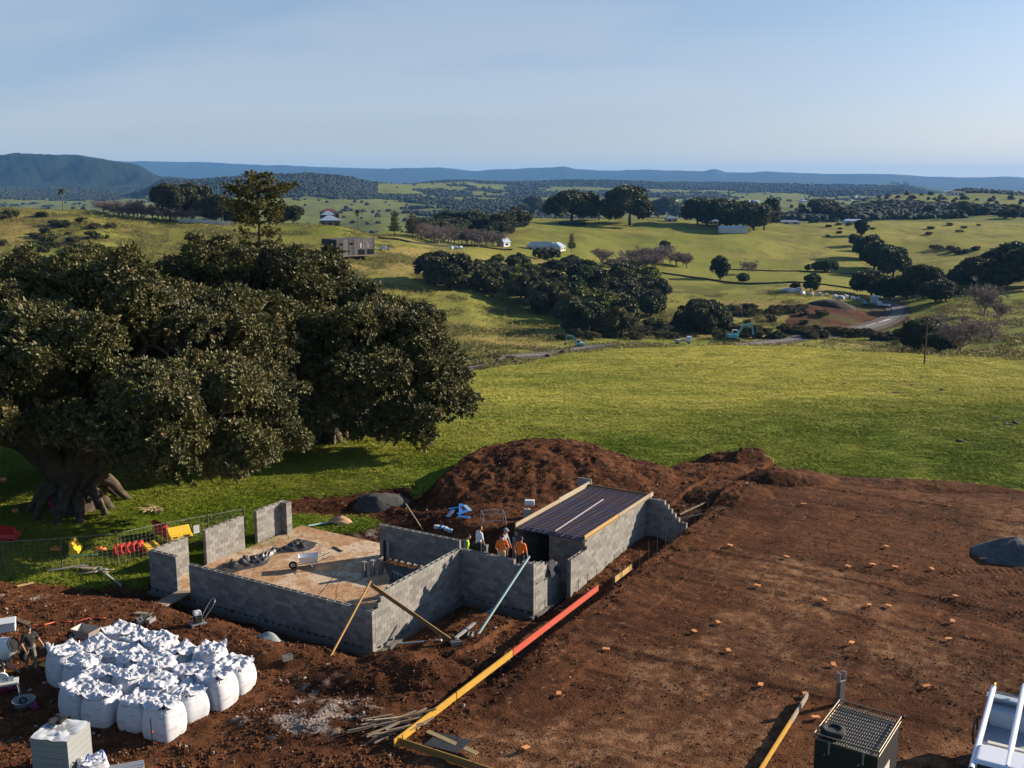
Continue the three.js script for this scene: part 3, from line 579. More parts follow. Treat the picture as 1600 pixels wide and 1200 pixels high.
const leafMat = new THREE.MeshPhysicalMaterial({ color: 0xffffff, roughness: 0.55, specularIntensity: 0.7, side: THREE.DoubleSide, transmission: 0.22, thickness: 0 });
const leafMatDull = new THREE.MeshPhysicalMaterial({ color: 0xffffff, roughness: 0.7, specularIntensity: 0.3, side: THREE.DoubleSide, transmission: 0.2, thickness: 0 });
const figSpray = leafSpray(13, 0.215, 0.09, 1.5, 11), bigSpray = leafSpray(14, 0.62, 0.30, 1.6, 12), massSpray = leafSpray(12, 1.25, 0.75, 1.7, 13, 0.2);

function figTree(label, base, mains, nLobes, nLeaves, rs, trunkR, colors, open = false) {
  const t = thing('fig_tree', label, 'tree', base); reseed(rs);
  const lobes = [];
  for (const m of mains) for (let k = 0; k < Math.round(nLobes * m.w); k++) {
    const a = rr(0, 6.283), cy = rr(m.low, 1), s2 = Math.sqrt(1 - cy * cy * (cy < 0 ? 0.5 : 1)), wob = rr(0.76, 1.02), L = rr(0.75, 1.9) * m.size;
    const lb = [m.c[0] + Math.cos(a) * s2 * m.r[0] * wob, m.c[1] + cy * m.r[1] * wob, m.c[2] + Math.sin(a) * s2 * m.r[2] * wob, L * rr(0.9, 1.35), L * rr(0.65, 0.95), L * rr(0.9, 1.35)];
    if (open && Math.abs(lb[0] - 0.44 * Math.max(0, lb[2]) + 0.2) < 3.7 && lb[1] - lb[4] - 0.31 * lb[2] < 3.1) continue;   // the trunk stands clear under a lifted crown
    lobes.push(lb);
  }
  // stray sprigs that break the outline
  const nb = lobes.length; for (let k = 0; k < nb * 0.9; k++) { const l = lobes[Math.floor(rnd() * nb)], m = mains[0], d = V(l[0] - m.c[0], (l[1] - m.c[1]) * 1.2, l[2] - m.c[2]).normalize().add(V(rr(-0.5, 0.5), rr(-0.4, 0.6), rr(-0.5, 0.5))).normalize(), q = rr(0.28, 0.6); const sp = [l[0] + d.x * l[3] * 1.15, l[1] + d.y * l[4] * 1.25, l[2] + d.z * l[5] * 1.15, q * 1.2, q * 0.8, q * 1.2]; if (open && Math.abs(sp[0] - 0.44 * Math.max(0, sp[2]) + 0.2) < 3.9 && sp[1] - sp[4] - 0.31 * sp[2] < 2.8) continue; lobes.push(sp); }
  const gs = [], fork = V(0.2, 2.6, 0);
  gs.push(limb(V(0, -0.4, 0), fork, trunkR * 1.15, trunkR * 0.62, 0.03, 6, 12));
  for (let k = 0; k < 11; k++) { const a = k / 11 * 6.283 + rr(-0.2, 0.2), R = trunkR * rr(1.7, 2.9); gs.push(limb(V(Math.cos(a) * trunkR * 0.55, rr(1.0, 1.9), Math.sin(a) * trunkR * 0.55), V(Math.cos(a) * R, -0.35, Math.sin(a) * R), trunkR * rr(0.28, 0.42), 0.12, 0.08, 6, 7)); }
  const trunk = part('trunk', join(gs), bark, t); trunk.userData.label = 'thick buttressed trunk with spreading roots';
  const limbs = [];
  const tips = [];
  for (const m of mains) for (let k = 0; k < Math.round(9 * m.w) + 2; k++) {
    const a = k / 9 * 6.283 + rr(-0.3, 0.3), tip = V(m.c[0] + Math.cos(a) * m.r[0] * rr(0.4, 0.62), m.c[1] + m.r[1] * rr(-0.2, 0.5), m.c[2] + Math.sin(a) * m.r[2] * rr(0.4, 0.62));
    limbs.push(limb(V(Math.cos(a) * trunkR * 0.3, 1.3, Math.sin(a) * trunkR * 0.3), tip, trunkR * 0.52, 0.15, 0.08, 10, 9)); tips.push(tip);
  }
  for (let k = 0; k < lobes.length; k++) { const c = V(...lobes[k].slice(0, 3)); let best = tips[0]; for (const p of tips) if (p.distanceTo(c) < best.distanceTo(c)) best = p; limbs.push(limb(best, c, 0.12, 0.04, 0.14, 4, 5)); }
  part('limbs', join(limbs), bark, t);
  t.add(crownOf(figSpray, leafMat, lobes, nLeaves, 1, colors, rs + 5, { inner: 0.22, droop: 0.1 }));
  return t;
}
const FIG_COL = [[0.050, 0.055, 0.012], [0.150, 0.138, 0.030], [0.23, 0.17, 0.07]];
{
  const b1 = onGround(-24.2, -55.2), b2 = onGround(-13.4, -72.5);
  figTree('huge fig tree with buttressed trunk nearest the site fence', b1, [{ c: [0.2, 7.5, -0.5], r: [10.6, 5.5, 9.6], low: -0.5, w: 1.0, size: 0.92 }, { c: [5.8, 5.6, 3.0], r: [6.0, 3.6, 4.6], low: -0.85, w: 0.42, size: 0.75 }, { c: [-5, 6.9, 3.0], r: [7.0, 3.4, 5.0], low: -0.45, w: 0.35, size: 0.85 }, { c: [0, 7.2, 0], r: [6, 3.6, 6], low: -0.2, w: 0.2, size: 1.3 }], 138, 92000, 501, 1.25, FIG_COL, true);
  figTree('second broad fig tree behind the first, reaching towards the road', b2, [{ c: [-4.9, 8.7, 0], r: [7.0, 4.8, 7.2], low: -0.5, w: 0.75, size: 0.95 }, { c: [2.8, 6.3, 0.6], r: [5.8, 4.3, 6.0], low: -0.7, w: 0.62, size: 0.85 }, { c: [7.2, 4.9, 1.5], r: [2.8, 2.4, 3.2], low: -0.9, w: 0.25, size: 0.62 }, { c: [0.5, 3.3, 4.8], r: [6.8, 1.7, 2.2], low: -0.9, w: 0.4, size: 0.7 }, { c: [-1.5, 6.8, 0], r: [5, 2.6, 5], low: -0.2, w: 0.2, size: 1.2 }], 118, 82000, 777, 0.95, FIG_COL);
}
// tiered pine behind the figs
function tieredPine(label, base, H, rs, group, spread = 0.27, crownTop = null) {
  const t = thing('tiered_pine', label, 'tree', base, 0, group); reseed(rs);
  part('trunk', limb(V(0, -0.3, 0), V(0, H * 0.985, 0), H * 0.018, 0.04, 0.0, 8, 8), barkDark, t);
  const lobes = [], br = [];
  for (let y = H * 0.22; y < H * 0.985; y += crownTop ? (H - y > 5.4 ? 1.1 : 0.72) : H * 0.062) {
    const f = (y / H - 0.22) / 0.75, R = crownTop ? crownTop * Math.min(1, 0.18 + (H - y) / 2.6) * (H - y > 5.2 ? rr(0.4, 0.9) : rr(0.75, 1.15)) : H * spread * (1 - f * 0.55) * rr(0.55, 1.15), n = crownTop && H - y > 5.2 ? 3 : 5 + Math.floor(rr(0, 2)), a0 = rr(0, 6.28);
    for (let k = 0; k < n; k++) { const a = a0 + k / n * 6.283 + rr(-0.25, 0.25), r = R * rr(0.75, 1.1), tip = V(Math.cos(a) * r, y + r * 0.16, Math.sin(a) * r); br.push(limb(V(0, y, 0), tip, H * 0.004, 0.02, 0.05, 4, 5)); for (const q of [0.45, 0.65, 0.85, 1]) lobes.push([tip.x * q, y + r * 0.16 * q * q, tip.z * q, r * 0.2, H * 0.02, r * 0.2]); }
  }
  part('branches', join(br), barkDark, t);
  t.add(crownOf(bigSpray, leafMatDull, lobes, crownTop ? 2700 : 3600, crownTop ? 0.33 : H / 42, [[0.065, 0.066, 0.020], [0.21, 0.185, 0.055]], rs + 2, { inner: 0.4 }));
  return t;
}
// generic evergreens: templates one metre high, scaled per tree
function evergreenTemplate(rs, wide, low, n, colors) {
  const t = new THREE.Group(); t.name = 'evergreen_tree'; reseed(rs);
  const lobes = [], br = [limb(V(0, -0.05, 0), V(0.02, 0.45, 0), 0.045, 0.025, 0.05, 5, 7)];
  for (let k = 0; k < 26; k++) { const a = rr(0, 6.283), cy = rr(low, 1), s2 = Math.sqrt(Math.max(0.05, 1 - cy * cy)), L = rr(0.07, 0.19); const l = [Math.cos(a) * s2 * wide * rr(0.5, 1.08), 0.56 + cy * 0.36, Math.sin(a) * s2 * wide * rr(0.5, 1.08), L * rr(0.9, 1.3), L * rr(0.65, 0.95), L * rr(0.9, 1.3)]; lobes.push(l); if (k < 9) br.push(limb(V(0.02, 0.32 + 0.02 * k, 0), V(l[0], l[1], l[2]), 0.018, 0.006, 0.1, 4, 5)); }
  part('trunk', join(br), barkDark, t);
  t.add(crownOf(massSpray, leafMatDull, lobes, Math.round(n * 1.7), 0.062, colors, rs + 1, { inner: 0.2 }));
  return t;
}
const EV = [[901, 0.42, -0.8, 900, [[0.0300, 0.0450, 0.0137], [0.0825, 0.1063, 0.0300]]], [902, 0.5, -0.7, 950, [[0.0325, 0.0450, 0.0150], [0.0938, 0.1075, 0.0312]]], [903, 0.62, -0.55, 1100, [[0.0350, 0.0425, 0.0175], [0.0875, 0.0925, 0.0338]]], [904, 0.3, -0.9, 700, [[0.0275, 0.0400, 0.0163], [0.0750, 0.0925, 0.0325]]], [905, 0.55, -0.5, 950, [[0.0750, 0.1000, 0.0125], [0.2125, 0.2250, 0.0275]]], [906, 0.48, -0.9, 800, [[0.0625, 0.0650, 0.0250], [0.1375, 0.1250, 0.0450]]]].map((a) => evergreenTemplate(...a));
EV.push(evergreenTemplate(907, 0.75, -0.9, 520, [[0.045, 0.048, 0.016], [0.14, 0.125, 0.04]]), evergreenTemplate(908, 0.9, -0.9, 420, [[0.06, 0.055, 0.02], [0.18, 0.15, 0.06]]), evergreenTemplate(909, 0.6, -0.9, 460, [[0.03, 0.038, 0.012], [0.10, 0.105, 0.03]]));
// bare winter tree template
function bareTemplate(rs, wide) {
  const t = new THREE.Group(); t.name = 'bare_tree'; reseed(rs); const gs = [], tw = [];
  gs.push(limb(V(0, -0.05, 0), V(0, 0.25, 0), 0.035, 0.028, 0.03, 4, 6));
  const tips = [];
  for (let k = 0; k < 9; k++) { const a = k / 9 * 6.283 + rr(-0.3, 0.3), tip = V(Math.cos(a) * wide * rr(0.35, 0.75), rr(0.5, 0.8), Math.sin(a) * wide * rr(0.35, 0.75)); gs.push(limb(V(0, 0.2, 0), tip, 0.02, 0.007, 0.1, 5, 5)); tips.push(tip); }
  for (let k = 0; k < 60; k++) { const p = pick(tips).clone().multiplyScalar(rr(0.6, 1)), e = p.clone().add(V(rr(-0.3, 0.3) * wide, rr(-0.05, 0.25), rr(-0.3, 0.3) * wide)); gs.push(limb(p, e, 0.007, 0.003, 0.1, 3, 4)); tw.push([e.x, e.y, e.z, 0.1, 0.08, 0.1]); }
  part('trunk', join(gs), std(lin(0.24, 0.20, 0.175), 0.95), t);
  const P = [], I = []; reseed(rs + 4);
  for (let k = 0; k < 16; k++) { const d = V(rr(-1, 1), rr(0.1, 1.2), rr(-1, 1)).normalize(), s2 = new THREE.Vector3().crossVectors(d, V(rr(-1, 1), rr(-1, 1), rr(-1, 1))).normalize(), L = rr(0.6, 1.1), b = P.length / 3; P.push(-s2.x * 0.035, 0, -s2.z * 0.035, s2.x * 0.035, 0, s2.z * 0.035, d.x * L, d.y * L, d.z * L); I.push(b, b + 1, b + 2); }
  const g = new THREE.BufferGeometry(); g.setAttribute('position', new THREE.Float32BufferAttribute(P, 3)); g.setIndex(I); g.computeVertexNormals(); g.setAttribute('uv', new THREE.Float32BufferAttribute(new Float32Array(P.length / 3 * 2), 2));
  t.add(crownOf(g, leafMatDull, tw, 300, 0.14, [[0.13, 0.10, 0.085], [0.25, 0.20, 0.17]], rs + 6, { inner: 0.6 }));
  return t;
}
const BARE = [bareTemplate(951, 0.62), bareTemplate(952, 0.8), bareTemplate(953, 0.5)];
function plant(template, label, pos, H, group, name = null, widen = 1) {
  const r = template.clone(); r.name = numbered(name || template.name); scene.add(r); r.userData = {};
  r.position.copy(pos); r.rotation.y = hash2(Math.round(pos.x * 7), Math.round(pos.z * 7)) * 6.28; r.scale.set(H * widen, H, H * widen);
  return tag(r, label, 'tree', group);
}

// ---------- trees and shrubs of the country around ----------
tieredPine('tall open pine rising behind the fig trees', spot(402, 100), 21.6, 61, null, 0.24, 3.1);
function heightFor(p, px) { return px * Math.hypot(p.x, p.z) / F_PX; }
// [column, row of the foot, height in survey pixels, template, least distance, widening]
const ONES = ['', 'first', 'second', 'third', 'fourth', 'fifth', 'sixth', 'seventh', 'eighth', 'ninth', 'tenth', 'eleventh', 'twelfth', 'thirteenth', 'fourteenth', 'fifteenth', 'sixteenth', 'seventeenth', 'eighteenth', 'nineteenth'], TENS = ['', '', 'twenty', 'thirty', 'forty', 'fifty', 'sixty', 'seventy', 'eighty', 'ninety'];
const ordinal = (n) => n < 20 ? ONES[n] : n % 10 ? `${TENS[Math.floor(n / 10)]}-${ONES[n % 10]}` : TENS[Math.floor(n / 10)].replace(/y$/, 'ieth');
function copse(list, label, group, name, category) {
  list = [...list].sort((a, b) => a[0] - b[0]);
  list.forEach(([x, y, h, k, d0 = 300, wd = 1], i) => { const p = d0 < 0 ? spot(x, -d0) : at(x, y, d0); const t = plant(typeof k === 'string' ? BARE[+k] : EV[k], list.length > 1 ? `${label}, ${ordinal(i + 1)} from the left` : label, p, heightFor(p, h), group, name, wd); if (category) { t.userData.category = category; t.position.y -= 0.2 * heightFor(p, h); } });
}
// dense wood in the gully
{
  const P = [[672, 446], [700, 398], [770, 402], [830, 396], [905, 402], [940, 440], [1012, 448], [1032, 500], [965, 528], [880, 512], [832, 474], [740, 456]];
  const list = []; reseed(4242);
  for (let tries = 0; list.length < 60 && tries < 6000; tries++) { const x = rr(670, 1035), y = rr(396, 528); if (!inPoly(P, x, y)) continue; if (list.some((q) => Math.hypot((q[0] - x) / 1.5, q[1] - y) < 10.5)) continue; list.push([x, y + 6, rr(0.75, 1.2) * lerp(14, 42, sstep(400, 470, y)), pick([0, 0, 1, 2, 3, 3, 5, 5, 4]), 330, rr(0.85, 1.4)]); }
  list.sort((a, b) => a[1] - b[1]);
  const ranks = ['uppermost', 'second', 'third', 'lowest'];
  for (let q = 0; q < 4; q++) copse(list.slice(Math.floor(q * list.length / 4), Math.floor((q + 1) * list.length / 4)), `dark evergreen of the gully wood, ${ranks[q]} rank`, 'trees of the gully wood');
  copse([[905, 492, 42, 4, 330, 1.25]], 'bright yellow green tree standing out at the front of the gully wood', null, 'yellow_green_tree');
  copse([[690, 444, 46, 2, 330, 1.4]], 'grey green round tree at the uphill end of the gully wood', null, 'round_tree');
  copse([[1072, 520, 34, 1, 330], [1096, 522, 44, 2, 330], [1122, 518, 40, 0, 330], [1090, 506, 36, 2, 330, 1.2]], 'dark tree in the clump between the gully wood and the earthworks', 'trees of the clump above the turquoise digger');
}
// right hand trees
copse([[1344, 368, 22, 3, 600]], 'slim pointed tree alone in the paddock above the tree row', null, 'pointed_tree');
copse([[1334, 384, 16, 1, 500], [1357, 392, 20, 0, 500], [1356, 405, 34, 1, 500], [1366, 420, 38, 0, 450], [1390, 424, 36, 3, 450, 1.4], [1396, 432, 40, 1, 450]], 'dark tree in the row down the middle of the right paddock', 'tree row down the right paddock');
copse([[1362, 462, 34, 2, 450, 1.3], [1390, 468, 32, 0, 450, 1.3], [1418, 468, 36, 1, 450], [1442, 466, 44, 2, 450], [1462, 472, 30, 0, 450, 1.4], [1478, 470, 26, 2, 450, 1.4]], 'dark tree in the clump beside the second dirt yard', 'trees beside the second dirt yard');
copse([[1500, 448, 26, 1, 450, 1.4], [1522, 450, 40, 2, 450], [1545, 440, 40, 0, 450], [1566, 436, 42, 2, 450], [1588, 440, 52, 1, 450], [1604, 450, 50, 2, 450], [1622, 446, 48, 0, 450], [1560, 452, 34, 1, 450]], 'dark tree of the wood at the right edge', 'wood at the right edge');
copse([[1538, 494, 50, '0', 350]], 'leafless grey pink tree in the green paddock at right', null, 'bare_tree');
copse([[1500, 556, 62, '1', 240, 1.3]], 'wide leafless bush like tree beyond the field edge', null, 'bare_tree');
copse([[1562, 500, 24, '2', 300, 1.4]], 'low bare scrubby tree at the paddock fence', null, 'bare_tree');
copse([[1450, 545, 40, 2, 240, 1.2], [1428, 548, 34, 1, 240], [1470, 550, 30, 0, 240, 1.3]], 'dark bush behind the power pole', 'bushes behind the power pole', 'evergreen_bush');
copse([[1125, 437, 34, 3, 560, 0.9]], 'dark egg shaped tree on the field wall', null, 'egg_tree');
copse([[1267, 456, 26, 1, 500, 0.9]], 'dark round tree above the white stacks of the second yard', null, 'round_tree');
copse([[1161, 441, 13, 0, 550, 1.4]], 'small dark shrub on the field wall', null, 'shrub');
copse([[1242, 452, 10, 1, 500, 1.4]], 'tiny dark shrub above the white stacks', null, 'shrub');
copse([[1040, 393, 16, 1, 640]], 'small tree alone above the bare thicket', null, 'small_tree');
copse([[1275, 424, 14, 0, 560], [1288, 426, 18, 1, 560], [1299, 425, 15, 2, 560], [1262, 423, 9, 0, 560]], 'small bush in the hedge across the middle paddock', 'bushes in the middle hedge', 'hedge_bush');
// bare thicket on the field wall
{ const l = []; reseed(91); for (let k = 0; k < 16; k++) l.push([rr(935, 1075), rr(410, 422), rr(18, 27), pick(['0', '1', '2']), 600, 1.5]); copse(l, 'leafless pinkish tree in the thicket above the gully wood', 'bare thicket above the gully wood', 'bare_tree'); }
copse([[1170, 428, 22, '0', 560, 1.2]], 'single leafless tree near the egg shaped tree', null, 'bare_tree');
// homestead trees on the far rise
copse([[985, 352, 54, 2, 820, 1.25]], 'biggest dark spreading tree on the far rise', null, 'spreading_tree');
copse([[893, 347, 44, 2, 820, 1.25]], 'dark tree over the clipped round hedge on the far rise', null, 'spreading_tree');
copse([[868, 342, 34, 1, 850], [922, 342, 32, 0, 850], [936, 344, 26, 2, 850]], 'dark tree flanking the one over the round hedge', 'trees beside the hedge on the far rise');
copse([[836, 338, 28, 2, 860], [818, 340, 20, 1, 860], [806, 342, 18, 5, 860]], 'dark tree left of the hedge group on the far rise', 'trees at the left of the far rise');
copse([[1028, 340, 26, 1, 880], [1044, 342, 30, 2, 880], [1056, 340, 22, 0, 880]], 'tree between the biggest tree and the homestead', 'trees between biggest tree and homestead');
copse([[1090, 350, 36, 2, 860], [1104, 352, 36, 1, 860], [1124, 354, 38, 2, 850], [1142, 356, 34, 0, 850, 1.3], [1160, 356, 36, 2, 850], [1178, 360, 38, 1, 840], [1194, 360, 34, 2, 840], [1202, 348, 34, 0, 860]], 'dark tree around the homestead and white shed', 'homestead trees');
copse([[1277, 343, 27, 2, 930, 1.5]], 'low wide dark tree on the horizon paddock', null, 'spreading_tree');
copse([[1305, 346, 16, 1, 930], [1316, 346, 18, 0, 930], [1326, 345, 14, 2, 930]], 'small dark tree right of the low wide tree', 'small trees right of the low wide tree');
// row along the ridge road
{ const l = []; reseed(17); for (let k = 0; k < 26; k++) l.push([648 + k * 5.2 + rr(-2, 2), 368, rr(18, 28), pick(['0', '1', '2']), -rr(590, 640), 1.3]); copse(l, 'leafless pinkish tree in the long grove below the ridge houses', 'bare grove below the ridge houses', 'bare_tree'); }
{ const l = []; reseed(18); for (let k = 0; k < 18; k++) l.push([664 + k * 8 + rr(-3, 3), 350, rr(18, 30), pick([0, 1, 2, 2]), -rr(700, 800), 1.4]); copse(l, 'dark tree behind the long bare grove', 'dark trees behind the bare grove'); }
{ const l = []; reseed(19); for (let k = 0; k < 20; k++) l.push([160 + k * 7.5 + rr(-2, 2), 338 + k * 0.25, rr(17, 24), pick(['0', '1', '2']), -rr(545, 575), 1.4]); copse(l, 'leafless tree in the row on the left ridge', 'bare row on the left ridge', 'bare_tree'); }
copse([[263, 342, 48, 2, -560, 0.8]], 'flat topped tall tree over the bare row', null, 'flat_topped_tree');
copse([[298, 342, 50, 2, -565, 0.8]], 'darker flat topped tree beside the corrugated fence', null, 'flat_topped_tree');
copse([[328, 345, 30, 1, -570], [345, 346, 38, 2, -560], [365, 347, 34, 0, -570], [440, 350, 28, 1, -575], [455, 352, 26, 2, -570]], 'dark tree near the pine on the left ridge', 'dark trees near the pine');
tieredPine('small pointed pine nearer the palm on the ridge', spot(615, 585), heightFor(spot(615, 585), 38), 71);
tieredPine('small pointed pine right of its twin on the ridge', spot(643, 590), heightFor(spot(643, 590), 40), 72);
tieredPine('little pine in front of the grey roofed house', at(893, 394, 500), heightFor(at(893, 394, 500), 28), 73);
// palms
function palm(label, p, H, rs) {
  const t = thing('palm_tree', label, 'tree', p); reseed(rs);
  part('trunk', limb(V(0, -0.2, 0), V(0.1, H * 0.82, 0), H * 0.022, H * 0.018, 0.01, 6, 7), barkPale, t);
  const gs = [];
  for (let k = 0; k < 26; k++) { const a = rr(0, 6.28), el = rr(-0.4, 1.2), L = H * rr(0.26, 0.36), P = [], I = []; for (let i = 0; i <= 5; i++) { const f = i / 5, r = L * f * Math.cos(el), y = H * 0.82 + L * f * Math.sin(el) - L * 0.5 * f * f, w = L * 0.13 * (1 - f * f) + 0.02; P.push(0.1 + Math.cos(a) * r - Math.sin(a) * w, y - w * 0.4, Math.sin(a) * r + Math.cos(a) * w, 0.1 + Math.cos(a) * r, y, Math.sin(a) * r, 0.1 + Math.cos(a) * r + Math.sin(a) * w, y - w * 0.4, Math.sin(a) * r - Math.cos(a) * w); if (i) { const b = (i - 1) * 3; I.push(b, b + 3, b + 1, b + 1, b + 3, b + 4, b + 1, b + 4, b + 2, b + 2, b + 4, b + 5); } } const g = new THREE.BufferGeometry(); g.setAttribute('position', new THREE.Float32BufferAttribute(P, 3)); g.setIndex(I); g.computeVertexNormals(); gs.push(g); }
  const c = part('crown', join(gs), std(lin(0.055, 0.062, 0.022), 0.7, { side: THREE.DoubleSide }), t); c.userData.kind = 'stuff';
}
palm('thin palm alone on the left ridge skyline', spot(95, 560), heightFor(spot(95, 560), 36), 81);
palm('stout palm right of the dark ridge house', spot(558, 575), heightFor(spot(558, 575), 36), 82);
// scrub in the valley behind the field
function shrubs(label, group, spots) { copse(spots, label, group, 'shrub', 'shrub'); }
{ const l = []; reseed(23); for (let k = 0; k < 40; k++) l.push([1105 + k * 10 + rr(-4, 4), 528 + (k > 25 ? (k - 25) * 0.9 : 0) + rr(-9, 2), rr(9, 17), pick([6, 7, 8, 8]), 230, 1.3]); shrubs('low shrub in the scrub belt behind the green field', 'scrub belt behind the green field', l); }
{ const l = []; reseed(24); for (let k = 0; k < 24; k++) l.push([880 + k * 9.5 + rr(-4, 4), 532 + rr(-22, 0), rr(10, 20), pick([6, 7, 8, 8]), 300, 1.2]); shrubs('low shrub along the foot of the gully wood', 'shrubs at the foot of the gully wood', l); }
{ const l = []; reseed(25); for (let k = 0; k < 26; k++) l.push([rr(1130, 1290), rr(478, 520), rr(6, 12), pick([6, 7, 8, 8]), 330, 1.3]); shrubs('low shrub on the rough slope left of the second yard', 'shrubs on the slope left of the second yard', l); }
{ const l = []; reseed(26); for (let k = 0; k < 34; k++) l.push([rr(-5, 175), rr(338, 402), rr(5, 13), pick([6, 7, 8, 8]), 380, 1.3]); shrubs('low scrub on the rough left hillside', 'scrub on the left hillside', l); }
{ const l = []; reseed(27); for (let k = 0; k < 20; k++) l.push([718 + rr(0, 130), 570 - rr(0, 22), rr(3, 7), pick([6, 7, 8, 8]), 235, 1.3]); shrubs('tiny shrub on the bank above the road', 'shrubs on the road bank', l); }
{ const l = []; reseed(28); for (let k = 0; k < 16; k++) l.push([rr(1440, 1600), rr(385, 400), rr(4, 9), pick([6, 7, 8, 8]), 650, 1.3]); shrubs('small bush in the hedge below the far right paddock', 'hedge below the far right paddock', l); }
{ const l = []; reseed(29); for (let k = 0; k < 16; k++) l.push([rr(1215, 1600), rr(351, 372), rr(3, 5), pick([6, 7, 8, 8]), 700, 1.5]); shrubs('dot like bush scattered on the far right paddock', 'bushes on the far right paddock', l); }
{ const l = []; reseed(30); for (let k = 0; k < 20; k++) l.push([1425 + rr(0, 170), 337 + rr(-5, 5), rr(7, 15), pick([0, 1, 2, 2]), 1000, 1.2]); copse(l, 'dark tree of the shelter belt behind the far right paddock', 'shelter belt behind the far right paddock'); }
// field walls: dark dry stone lines
const stoneMat = std(lin(0.075, 0.07, 0.06), 0.95, { map: barkTile });
function stoneLine(label, pts, d0, h) {
  const P = pts.map(([x, y]) => at(x, y, d0)), gs = []; reseed(7);
  for (let i = 0; i + 1 < P.length; i++) { const n = Math.ceil(P[i].distanceTo(P[i + 1]) / 6); for (let k = 0; k < n; k++) { const a = P[i].clone().lerp(P[i + 1], k / n), b = P[i].clone().lerp(P[i + 1], (k + 1) / n); a.y = ground(a.x, a.z) + h * 0.3; b.y = ground(b.x, b.z) + h * 0.3; gs.push(beam(a, b, 0.9, h * rr(0.9, 1.3))); } }
  tag(solo('stone_wall', label, 'wall', join(gs), stoneMat), null, null, null, 'thing');
}
stoneLine('long dark dry stone wall slanting down from the gully wood to the second yard', [[938, 410], [1010, 425], [1100, 436], [1200, 449], [1290, 459], [1400, 470]], 560, 1.0);
stoneLine('dark hedge bank across the paddock above the stone wall', [[1130, 421], [1210, 424], [1300, 427], [1345, 428]], 620, 0.8);
stoneLine('thin dark wall along the ridge below the bare grove', [[590, 372], [640, 379], [720, 385], [800, 391]], 545, 1.0);
// distant woods: one mass
{
  const g0 = new THREE.IcosahedronGeometry(1, 1), p0 = g0.attributes.position; reseed(55);
  const seen = new Map(); for (let i = 0; i < p0.count; i++) { const k = [p0.getX(i), p0.getY(i), p0.getZ(i)].map((x) => x.toFixed(3)).join(); if (!seen.has(k)) seen.set(k, rr(0.72, 1.22)); const f = seen.get(k); p0.setXYZ(i, p0.getX(i) * f, p0.getY(i) * f * 0.85, p0.getZ(i) * f); }
  g0.computeVertexNormals();
  const spots = []; let tries = 0;
  while (spots.length < 52000 && tries++ < 900000) { const c = rr(-60, 1660), d = 1150 * Math.pow(9200 / 1150, Math.pow(rnd(), 0.75)), x = (c - 800) / 1650 * d, z = -d; const w = woodMask(x, z); if (w < 0.5 && !(w < 0.05 && rnd() < 0.012 && d < 6000)) continue; if (d > 7800 || (d > 5900 && c < 300)) continue; spots.push([x, z, d]); }
  const im = new THREE.InstancedMesh(g0, std(0xffffff, 0.95), spots.length), M = new THREE.Matrix4(), col = new THREE.Color(), q = new THREE.Quaternion();
  spots.forEach(([x, z, d], i) => { const sz = rr(2.8, 5.2) * (1 + d / 14000), h = relief(x, z); q.setFromAxisAngle(V(0, 1, 0), rr(0, 6.28)); M.compose(V(x, h + sz * 0.35, z), q, V(sz * rr(0.9, 1.5), sz * rr(0.8, 1.4), sz * rr(0.9, 1.5))); im.setMatrixAt(i, M); const t = rnd(); im.setColorAt(i, col.setRGB(lerp(0.010, 0.028, t), lerp(0.016, 0.036, t), lerp(0.008, 0.015, t))); });
  shade(im); im.name = 'distant_woods'; tag(im, 'dark woods covering the far hills and escarpment', 'woods', null, 'stuff'); scene.add(im);
}
// grass blades on the field and round the site
{
  const P = [], I = []; reseed(66);
  for (let k = 0; k < 9; k++) { const a = rr(0, 6.28), x = rr(-0.12, 0.12), z = rr(-0.12, 0.12), h = rr(0.03, 0.10), w = 0.014, b = P.length / 3, lx = rr(-0.13, 0.13), lz = rr(-0.13, 0.13); P.push(x - Math.cos(a) * w, 0, z - Math.sin(a) * w, x + Math.cos(a) * w, 0, z + Math.sin(a) * w, x + lx, h, z + lz); I.push(b, b + 1, b + 2); }
  const g = new THREE.BufferGeometry(); g.setAttribute('position', new THREE.Float32BufferAttribute(P, 3)); g.setIndex(I); g.computeVertexNormals(); g.setAttribute('uv', new THREE.Float32BufferAttribute(new Float32Array(P.length / 3 * 2), 2));
  const N = 230000, im = new THREE.InstancedMesh(g, new THREE.MeshPhysicalMaterial({ color: 0xffffff, roughness: 0.85, specularIntensity: 0.2, side: THREE.DoubleSide }), N), M = new THREE.Matrix4(), q = new THREE.Quaternion(), col = new THREE.Color(); let n = 0, tries = 0;
  while (n < N && tries++ < 900000) {
    const d = 42 * Math.pow(215 / 42, Math.pow(rnd(), 1.15)), c = rr(-90, 1690), x = (c - 800) / 1650 * d, z = -d;
    if (inSite(x, z)) { const sd = soilDist(x, z) + 1.5 * (fbm(x * 0.8 + 2, z * 0.8, 4) - 0.5); if (sd > 0.1) continue; }
    if (fbm(x * 0.6, z * 0.6, 2) < 0.4 && rnd() < 0.55) continue;
    const sc = rr(0.7, 1.5) * (0.8 + d / 260) * (0.6 + 0.9 * fbm(x * 0.35 + 8, z * 0.35, 3));
    q.setFromAxisAngle(V(0, 1, 0), rr(0, 6.28)); M.compose(V(x, ground(x, z) - 0.01, z), q, V(sc * 1.3, sc, sc * 1.3)); im.setMatrixAt(n, M);
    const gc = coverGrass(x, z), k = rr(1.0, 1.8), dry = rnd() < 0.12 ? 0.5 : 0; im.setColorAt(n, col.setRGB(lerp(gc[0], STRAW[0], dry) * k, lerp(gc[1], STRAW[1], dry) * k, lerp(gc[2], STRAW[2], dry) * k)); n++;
  }
  im.count = n; shade(im); im.name = 'grass'; tag(im, 'short green grass of the field and the site edge', 'grass', null, 'stuff'); scene.add(im);
}

